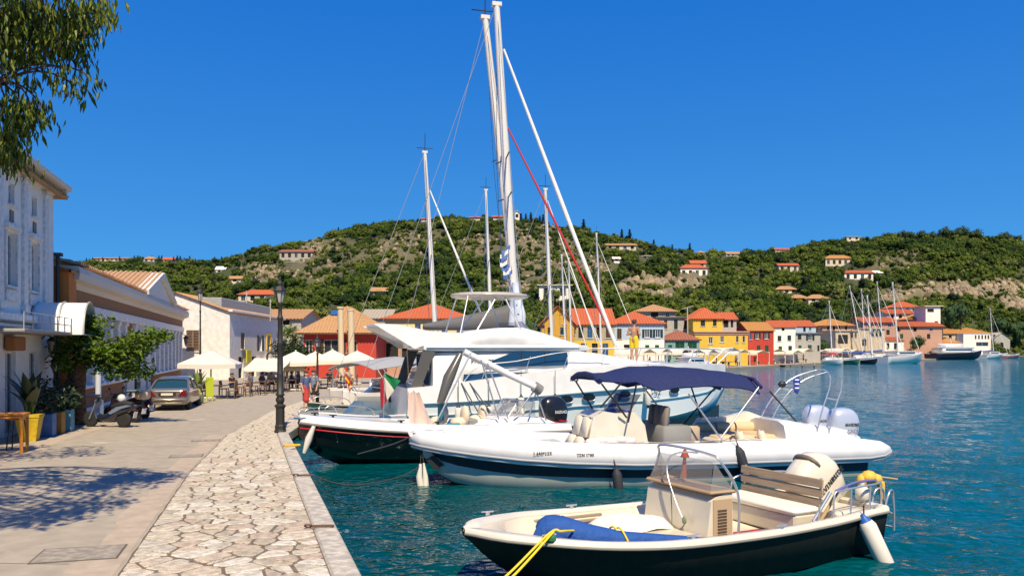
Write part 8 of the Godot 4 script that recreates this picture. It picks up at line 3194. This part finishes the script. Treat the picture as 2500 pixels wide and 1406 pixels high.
func launch(label: String,stern: Vector2,bow: Vector2,beam: float,h: float,hull: Material,o := {}) -> Node3D:
	# small open or decked boat between two points (x,distance)
	var l := stern.distance_to(bow)
	var t := boat(o.get("name","small_boat"),label,o.get("cat","boat"),stern,bow - stern,o.get("group","small boats along the quay"))
	var b := beam / 2
	var tab := [[0.0,b * 0.9,h * 0.9,b * 0.8,0.0,-0.3,0.0],[l * 0.35,b,h,b * 0.85,0.0,-0.35,0.0],[l * 0.65,b * 0.86,h * 1.1,b * 0.6,0.1,-0.25,0.0],[l * 0.86,b * 0.5,h * 1.25,b * 0.25,h * 0.4,0.0,0.0],[l * 0.97,b * 0.14,h * 1.38,b * 0.05,h * 0.8,h * 0.5,0.0],[l,0.02,h * 1.4,0.01,h * 1.1,h * 0.9,0.0]]
	var g := G.new()
	g.sheet(hull_rows(tab,[[1,2],[3,4],[6,5]],14))
	g.smooth(false)
	g.quad(Vector3(0,h * 0.9,-b * 0.9),Vector3(0,0,-b * 0.8),Vector3(0,0,b * 0.8),Vector3(0,h * 0.9,b * 0.9))
	part("hull",g,hull,t)
	g = G.new()
	var rows := []
	for i in 15:
		var x := l * i / 14.0
		var bb := spline(tab,x,1)
		var hh := spline(tab,x,2)
		var well: float = 0.0 if x > l * 0.62 else 0.35 * h
		rows.append([Vector3(x,hh,-bb),Vector3(x,hh + 0.04,-bb * 0.86),Vector3(x,hh - well,-bb * 0.78),Vector3(x,hh - well + 0.05,0),Vector3(x,hh - well,bb * 0.78),Vector3(x,hh + 0.04,bb * 0.86),Vector3(x,hh,bb)])
	g.sheet(rows,false)
	part("deck",g,o.get("deck",gel("yacht_white",Color.WHITE)),t)
	if o.has("tube"):
		g = G.new()
		var p := []
		var r := []
		for s in [-1.0,1.0]:
			for i in 12:
				var f: float = i / 11.0 if s < 0 else 1.0 - i / 11.0
				if s > 0 and i == 0:
					continue
				p.append(Vector3(l * f - 0.2,spline(tab,l * f,2) - 0.02,s * spline(tab,l * f,1)))
				r.append(0.08 if f == 0.0 else 0.22)
		g.tube(p,r,10)
		part("tube",g,o.tube,t)
	if o.has("screen"):
		g = G.new()
		var x: float = l * 0.60
		g.loft([[Vector3(x - l * 0.16,h + 0.02,-b * 0.8),Vector3(x + l * 0.08,h * 1.12,-b * 0.55),Vector3(x + l * 0.14,h * 1.14,0),Vector3(x + l * 0.08,h * 1.12,b * 0.55),Vector3(x - l * 0.16,h + 0.02,b * 0.8)],[Vector3(x - l * 0.18,h + 0.45,-b * 0.7),Vector3(x - l * 0.02,h + 0.55,-b * 0.46),Vector3(x,h + 0.58,0),Vector3(x - l * 0.02,h + 0.55,b * 0.46),Vector3(x - l * 0.18,h + 0.45,b * 0.7)]],false,false,true)
		part("windscreen",g,mat("screen_pale",Color(0.10,0.16,0.20,0.55),0.08),t)
	if o.has("cabin"):
		var c: Array = o.cabin   # from,to,height,half width as shares
		g = G.new()
		g.bev(Vector3(l * (c[0] + c[1]) / 2,h + c[2] / 2,0),Vector3(l * (c[1] - c[0]),c[2],beam * c[3]),0.12 * c[2],Basis(),true)
		g.bev(Vector3(l * (c[0] + c[1]) / 2 - 0.1,h + c[2] + 0.05,0),Vector3(l * (c[1] - c[0]) * 1.12,0.09,beam * c[3] * 1.08),0.04)
		part("cabin",g,gel("yacht_white",Color.WHITE),t)
		for s in [-1,1]:
			g = G.new()
			g.bev(Vector3(l * (c[0] + c[1]) / 2,h + c[2] * 0.62,s * beam * c[3] / 2),Vector3(l * (c[1] - c[0]) * 0.82,c[2] * 0.36,0.05),0.02)
			part("cabin_window",g,mat("yacht_glass",Color.BLACK),t)
		if c.size() > 4:
			g = G.new()
			g.bev(Vector3(l * (c[0] * 0.6 + c[1] * 0.4),h + c[2] + c[4] / 2,0),Vector3(l * (c[1] - c[0]) * 0.55,c[4],beam * c[3] * 0.8),0.2,Basis(),true)
			g.tube([Vector3(l * 0.42,h + c[2],0),Vector3(l * 0.38,h + c[2] + c[4] * 2.4,0)],0.08,6)
			g.bev(Vector3(l * 0.38,h + c[2] + c[4] * 1.7,0),Vector3(0.3,0.12,beam * 0.6),0.04)
			part("fly_bridge",g,gel("yacht_white",Color.WHITE),t)
	if o.has("canopy"):
		var q: Array = o.canopy   # height,material,from,to
		g = G.new()
		rows = []
		for i in 7:
			var r := []
			for j in 7:
				var v := j / 3.0 - 1.0
				r.append(Vector3(lerpf(l * q[2],l * q[3],i / 6.0),q[0] - 0.30 * v * v - 0.25 * absf(i - 3) / 3.0,v * b * 1.05))
			rows.append(r)
		rows.reverse()
		g.cloth(rows,0.03)
		part("canopy",g,q[1],t)
		for x in [q[2] + 0.05,q[3] - 0.05]:
			for s in [-1,1]:
				g = G.new()
				g.tube([Vector3(l * (q[2] + q[3]) / 2 + (x - (q[2] + q[3]) / 2) * l * 0.5,h,s * b * 0.85),Vector3(l * x,q[0] - 0.45,s * b * 0.95)],0.025,6)
				part("canopy_pole",g,steel(),t)
	if o.has("motor"):
		outboard(t,Transform3D(Basis(),Vector3(-0.25,h * 0.9,0)),0.85,o.motor,mat("leg_black",Color.BLACK),"",steel(),1.0)
	for s in [-1,1]:
		g = G.new()
		g.curve([Vector3(l * 0.66,h * 1.1,s * b * 0.8),Vector3(l * 0.72,h * 1.1 + 0.32,s * b * 0.72),Vector3(l * 0.94,h * 1.3 + 0.3,s * b * 0.2),Vector3(l * 0.97,h * 1.36,s * b * 0.1)],0.018,5,4)
		part("bow_rail",g,steel(),t)
	return t

func build_small_boats():
	var grey := mat("tube_grey",Color(0.17,0.18,0.18),0.6)
	var white := gel("yacht_white",Color.WHITE)
	var black := mat("cowl_dark",Color(0.02,0.035,0.035),0.35)
	var can := mat("canopy_grey",Color(0.33,0.34,0.35),0.8)
	launch("grey inflatable tender between black hulled boat and quay, dark inside",Vector2(-4.9,33.6),Vector2(-7.2,27.6),1.9,0.6,grey,{"tube": grey,"motor": black,"deck": mat("deck_dark",Color(0.05,0.06,0.05),0.8)})
	launch("white speedboat with bluish wraparound windscreen behind the black hulled boat",Vector2(-3.6,31.5),Vector2(-6.2,26.2),2.0,0.75,white,{"screen": 1,"motor": black})
	launch("white launch with wide grey canopy left of the motor yacht's stern",Vector2(-4.2,41.5),Vector2(-7.4,35.8),2.5,0.9,white,{"canopy": [2.75,can,-0.05,0.92],"screen": 1,"motor": black,"cabin": [0.35,0.6,0.7,0.45]})
	launch("white boat with cabin moored just behind the grey canopied launch",Vector2(-2.0,44.0),Vector2(-5.6,38.5),2.5,1.0,white,{"cabin": [0.3,0.68,0.9,0.7],"canopy": [3.2,mat("canopy_blue",Color(0.05,0.08,0.2),0.8),-0.02,0.32]})
	launch("small boat with cream canopy moored at the cafe end of the quay",Vector2(-4.6,50.0),Vector2(-8.0,46.0),2.2,0.85,white,{"canopy": [2.5,mats.get("parasol_cream",can),0.0,0.7],"motor": black})
	launch("dark green open boat nosed to the quay behind the slim lamp",Vector2(-5.6,37.8),Vector2(-8.3,33.4),1.8,0.65,mat("hull_green",Color(0.02,0.06,0.04),0.4),{"motor": mat("cover_beige",Color(0.52,0.42,0.26),0.9),"deck": mat("deck_beige",Color(0.45,0.38,0.26),0.8)})
	# little red and yellow flag on a leaning pale staff
	var f := thing("boat_flag","small red and yellow flag on a leaning staff left of the tricolour","flag",at(850,965,33.0))
	var g := G.new()
	g.tube([Vector3(0.1,-0.3,0),Vector3(-0.15,1.05,0)],0.02,6)
	part("staff",g,mat("mast_alloy",Color(0.68,0.66,0.63),0.45),f)
	for k in 3:
		g = G.new()
		var rows := []
		for i in 5:
			rows.append([Vector3(-0.10 + i * 0.055,0.95 - k * 0.13 - i * 0.10,0.03 * sin(i * 1.6)),Vector3(-0.12 + i * 0.05,0.82 - k * 0.13 - i * 0.115,0.03 * sin(i * 1.6 + 1.0))])
		g.cloth(rows,0.01)
		part("stripe",g,mat("flag_yellow",Color(0.75,0.50,0.01),0.8) if k == 1 else mat("flag_red",Color.RED),f)
	# across the bay
	var navy := mat("hull_deep_navy",Color(0.008,0.009,0.03),0.6)
	var gr := "boats moored across the bay"
	launch("dark navy motor yacht with white upperworks moored at the far right",at2(2272,236),at2(2396,244),5.0,2.0,navy,{"cabin": [0.12,0.75,1.5,0.8,1.2],"group": gr,"name": "far_motor_yacht","cat": "yacht"})
	launch("white motor cruiser directly right of the navy motor yacht",at2(2398,262),at2(2446,266),3.6,1.2,white,{"cabin": [0.2,0.7,1.0,0.7],"group": gr})
	launch("low red and white boat at the end of the far right shore",at2(2448,280),at2(2488,284),3.2,1.0,mat("hull_redwhite",Color(0.55,0.22,0.18),0.4),{"screen": 1,"group": gr})
	launch("long white catamaran style cruiser under the far cluster of masts",at2(2150,172),at2(2252,176),4.6,1.7,white,{"cabin": [0.25,0.7,0.9,0.75],"group": gr,"name": "far_motor_yacht","cat": "yacht"})
	launch("small green hulled boat left of the far cluster of masts",at2(2068,168),at2(2098,165),2.4,0.8,mat("hull_seagreen",Color(0.05,0.18,0.14),0.4),{"group": gr,"screen": 1})
	launch("dark blue small boat beside the green hulled one across the bay",at2(2104,170),at2(2142,168),2.6,0.9,navy,{"group": gr,"canopy": [2.4,can,0.1,0.6]})
	launch("white boat with red canopy at the wooden jetty",at2(2012,161),at2(2058,158),2.6,0.9,white,{"group": gr,"canopy": [2.5,mat("canopy_red",Color(0.45,0.03,0.05),0.8),0.1,0.8]})
	launch("white motorboat moored before the green shop, behind the yacht's bow",at2(1560,92),at2(1640,96),2.8,1.0,white,{"group": gr,"screen": 1,"cabin": [0.3,0.6,0.7,0.6]})
	launch("white flybridge boat moored before the yellow villa",at2(1648,104),at2(1730,108),3.0,1.1,white,{"group": gr,"cabin": [0.25,0.7,0.9,0.7,0.6]})
	launch("green trimmed launch moored before the pale blue house",at2(1480,84),at2(1545,88),2.4,0.9,mats.hull_seagreen,{"group": gr,"canopy": [2.3,mats.canopy_blue,0.1,0.7]})

func at2(px: float,d: float) -> Vector2:
	return Vector2((px - 1250.0) / F * d,d)

func build_promenade():
	# tents along the far quay,guests beneath,jetty
	var cream := mat("parasol_cream",Color(0.74,0.68,0.54),0.85,{"back": Color(0.35,0.3,0.22)})
	var wood := mat("jetty_wood",Color(0.22,0.15,0.10),0.85)
	var words := ["beside the pale blue house","before the green shop's left door","before the green shop","at the yellow villa's left corner","before the yellow villa","at the yellow villa's right corner","before the red terrace house","before the white house's left half","before the white house's right half","before the stone house with green shutters","right of the stone house","before the pink hip house","before the beige arched house","before the tall beige house"]
	var proto: Node3D = null
	var who: Node3D = null
	var a := Vector2(20.0,108.5)
	for i in 14:
		var px := 1560.0 + i * 41.0
		var d: float = lerp_tab([[1560,103.0],[1700,112.0],[1750,120.0],[2000,168.0],[2100,188.0]],px,1)
		var at_ := Vector3((px - 1250) / F * d,0,-d - 3.0)
		var label: String = "cream canvas shelter on the far promenade, " + words[i]
		var yaw := -0.7 if px < 1760 else -0.95
		if proto == null:
			proto = thing("promenade_canopy",label,"canopy",at_,yaw,"canvas shelters on the far promenade")
			var g := G.new()
			var rows := []
			for k in 5:
				var r := []
				for j in 7:
					r.append(Vector3(-2.2 + j * 0.73,2.75 - 0.25 * absf(k - 2) + 0.04 * sin(j * 2.2 + k),1.7 - k * 0.85))
				rows.append(r)
			rows.reverse()
			var lip := []
			for j in 7:
				lip.append(rows[-1][j] + Vector3(0,-0.4,0.02))
			rows.append(lip)
			g.cloth(rows,-0.02)
			part("canvas",g,cream,proto)
			for e in [[-2.1,1.6],[2.1,1.6],[-2.1,-1.6],[2.1,-1.6]]:
				g = G.new()
				g.tube([Vector3(e[0],0,e[1]),Vector3(e[0],2.4,e[1])],0.06,6)
				part("post",g,mat("pole_pale",Color(0.62,0.60,0.56),0.5),proto)
			g = G.new()
			g.bev(Vector3(0,0.72,0.3),Vector3(3.2,0.06,0.9),0.02)
			for x in [-1.3,1.3]:
				g.box(Vector3(x,0.36,0.3),Vector3(0.1,0.7,0.6))
			part("table",g,wood,proto)
		else:
			var dc := dup(proto,at_ + Vector3(rng.randf_range(-0.6,0.6),0,rng.randf_range(-1.0,1.0)),yaw + rng.randf_range(-0.12,0.12),label)
			dc.scale = Vector3(rng.randf_range(0.9,1.25),rng.randf_range(0.9,1.08),rng.randf_range(0.9,1.1))
		var w := at_ + Vector3(-0.9 + 0.35 * (i % 4),0,1.6)
		var lb: String = "person standing by the canvas shelter " + words[i]
		if who == null:
			who = thing("standing_guest",lb,"person",w,0.4,"people on the far promenade")
			person_parts(who,pose("step"),mat("skin_tan",Color(0.42,0.22,0.13),0.55),mat("hair_brown",Color(0.05,0.028,0.015),0.7),mat("shirt_pale",Color(0.42,0.36,0.32),0.85),mat("trousers_dark",Color(0.03,0.03,0.045),0.85))
		else:
			var c := dup(who,w,i * 0.9,lb)
			(c.get_node("shirt") as MeshInstance3D).material_override = [mat("shirt_white",Color(0.7,0.68,0.66),0.85),mat("shirt_rose",Color(0.45,0.10,0.12),0.85),mat("shirt_navy",Color(0.04,0.06,0.15),0.85)][i % 3]
	var jt := thing("wooden_jetty","low wooden jetty with posts before the far promenade","jetty",Vector3(49.5,0,-143.0),-0.96)
	for i in 16:
		var g := G.new()
		g.bev(Vector3(-6.0 + i * 0.78,0.0,1.6),Vector3(0.72,0.08,3.0),0.02)
		part("plank",g,wood,jt)
	for i in 6:
		var g := G.new()
		g.tube([Vector3(-5.8 + i * 2.3,-1.2,2.9),Vector3(-5.8 + i * 2.3,0.55,2.9)],0.11,7)
		part("pile",g,mat("pile_pale",Color(0.42,0.36,0.28),0.85),jt)
	for q in [[1680,750,905,127,0.10,"pale telegraph pole left of the yellow villa"],[1720,858,900,118,0.12,"dark lamp post on the far promenade before the yellow villa"]]:
		var g := G.new()
		var lo := at(q[0],q[2],q[3])
		lo.y = 0
		var hi := at(q[0] - 2,q[1],q[3])
		g.tube([lo,hi],q[4],7)
		g.tube([hi + Vector3(-0.9,-0.3,0),hi + Vector3(0.9,0.2,0)],0.05,5)
		one("telegraph_pole",g,mat("pole_old",Color(0.46,0.40,0.32),0.8) if q[0] == 1680 else mat("black_iron",Color.BLACK),q[5],"pole")

func build_hill_trees():
	var nz := FastNoiseLite.new()
	nz.frequency = 0.012
	nz.fractal_octaves = 3
	nz.seed = 11
	var trunk := mat("trunk_dark",Color(0.06,0.045,0.03),0.9)
	var cy := [cypress_mesh(5),cypress_mesh(6)]
	var ro := [leaf_clump(71,420,0.07),leaf_clump(72,420,0.07)]
	var tg := G.new()
	tg.tube([Vector3(0,-0.3,0),Vector3(0,0.35,0)],0.03,6)
	var tm := tg.done()
	var ord := ["first","second","third","fourth","fifth","sixth","seventh","eighth","ninth","tenth","eleventh","twelfth","thirteenth","fourteenth","fifteenth","sixteenth","seventeenth","eighteenth","nineteenth","twentieth"]
	# row: place,kind,pixel columns,tree height in pixels
	var rows := [["left skyline row","c",[211,218,226,251,292,328,336,343,371,388,395,424,433,440,450,463,477,524,541,614],13,"dark conifers on the left skyline"],
		["slope climbing to the main summit","c",[806,826,849,888,912],14,"conifers on the climbing ridge"],
		["main summit's left end","r",[1085,1102,1120],16,"round trees on the main summit"],
		["summit right of the tallest mast","c",[1272,1284,1296,1318,1326],24,"conifers on the main summit"],
		["right shoulder of the main hill","c",[1425,1518,1537,1596,1641,1684],28,"conifers on the shoulder"],
		["saddle between the hills","r",[1745,1830,1855,1986,2050],15,"round trees in the saddle"],
		["crown of the right hill","r",[2165,2206,2222,2248,2268,2308,2330,2352,2372,2450,2478],34,"tall pines on the right hill"]]
	for r in rows:
		for i in r[2].size():
			var p := hill_point(r[2][i],0.985,nz)
			var h: float = r[3] * rng.randf_range(0.75,1.25) * -p.z / F + 1.0
			var kind: String = "conifer" if r[1] == "c" else "tree"
			var t := thing("cypress_tree" if r[1] == "c" else "pine_tree","%s %s from the left on the %s" % [ord[i],("dark pointed " if r[1] == "c" else "rounded green ") + kind,r[0]],"tree",p - Vector3(0,0.8,0),rng.randf() * TAU,r[4])
			var k := Vector3(h * 0.95,h,h * 0.95)
			again("crown",cy[i % 2] if r[1] == "c" else ro[i % 2],mat("conifer_green",Color(0.018,0.034,0.014),0.9) if r[1] == "c" else mat("pine_green",Color(0.032,0.058,0.014),0.9),t,Transform3D(Basis().scaled(k),Vector3()))
			again("trunk",tm,trunk,t,Transform3D(Basis().scaled(k),Vector3()))
	# trees between the houses of the far side
	var gt := [[1240,800,118,5.5,"bushy tree between the sail bundle and the ochre house"],[1300,805,122,6,"bushy tree just left of the ochre gable"],[1668,800,160,6,"tree above the roof of the green shop"],[2036,775,225,8,"tree behind the pink hip house"],[2012,840,186,5,"tree left of the beige arched house"],[2300,760,290,12,"large dark tree right of the pale tower"],[2345,765,320,12,"large tree above the long house's roof"],[2245,835,236,5,"tree before the stacked houses"],[2480,800,372,13,"dark tree at the far right edge of the shore"],[2440,790,375,11,"tree behind the stone gabled house"]]
	for q in gt:
		var p := at(q[0],q[1],q[2])
		var t := thing("broadleaf_tree",q[4],"tree",Vector3(p.x,maxf(p.y - q[3] * 0.6,-0.1),p.z),q[0] * 1.0,"trees among the far houses")
		var k: Vector3 = Vector3.ONE * float(q[3])
		again("crown",ro[int(q[0]) % 2],mat("garden_green",Color(0.03,0.065,0.014),0.9),t,Transform3D(Basis().scaled(k),Vector3(0,k.y * 0.15,0)))
		again("trunk",tm,trunk,t,Transform3D(Basis().scaled(k),Vector3(0,k.y * 0.1,0)))
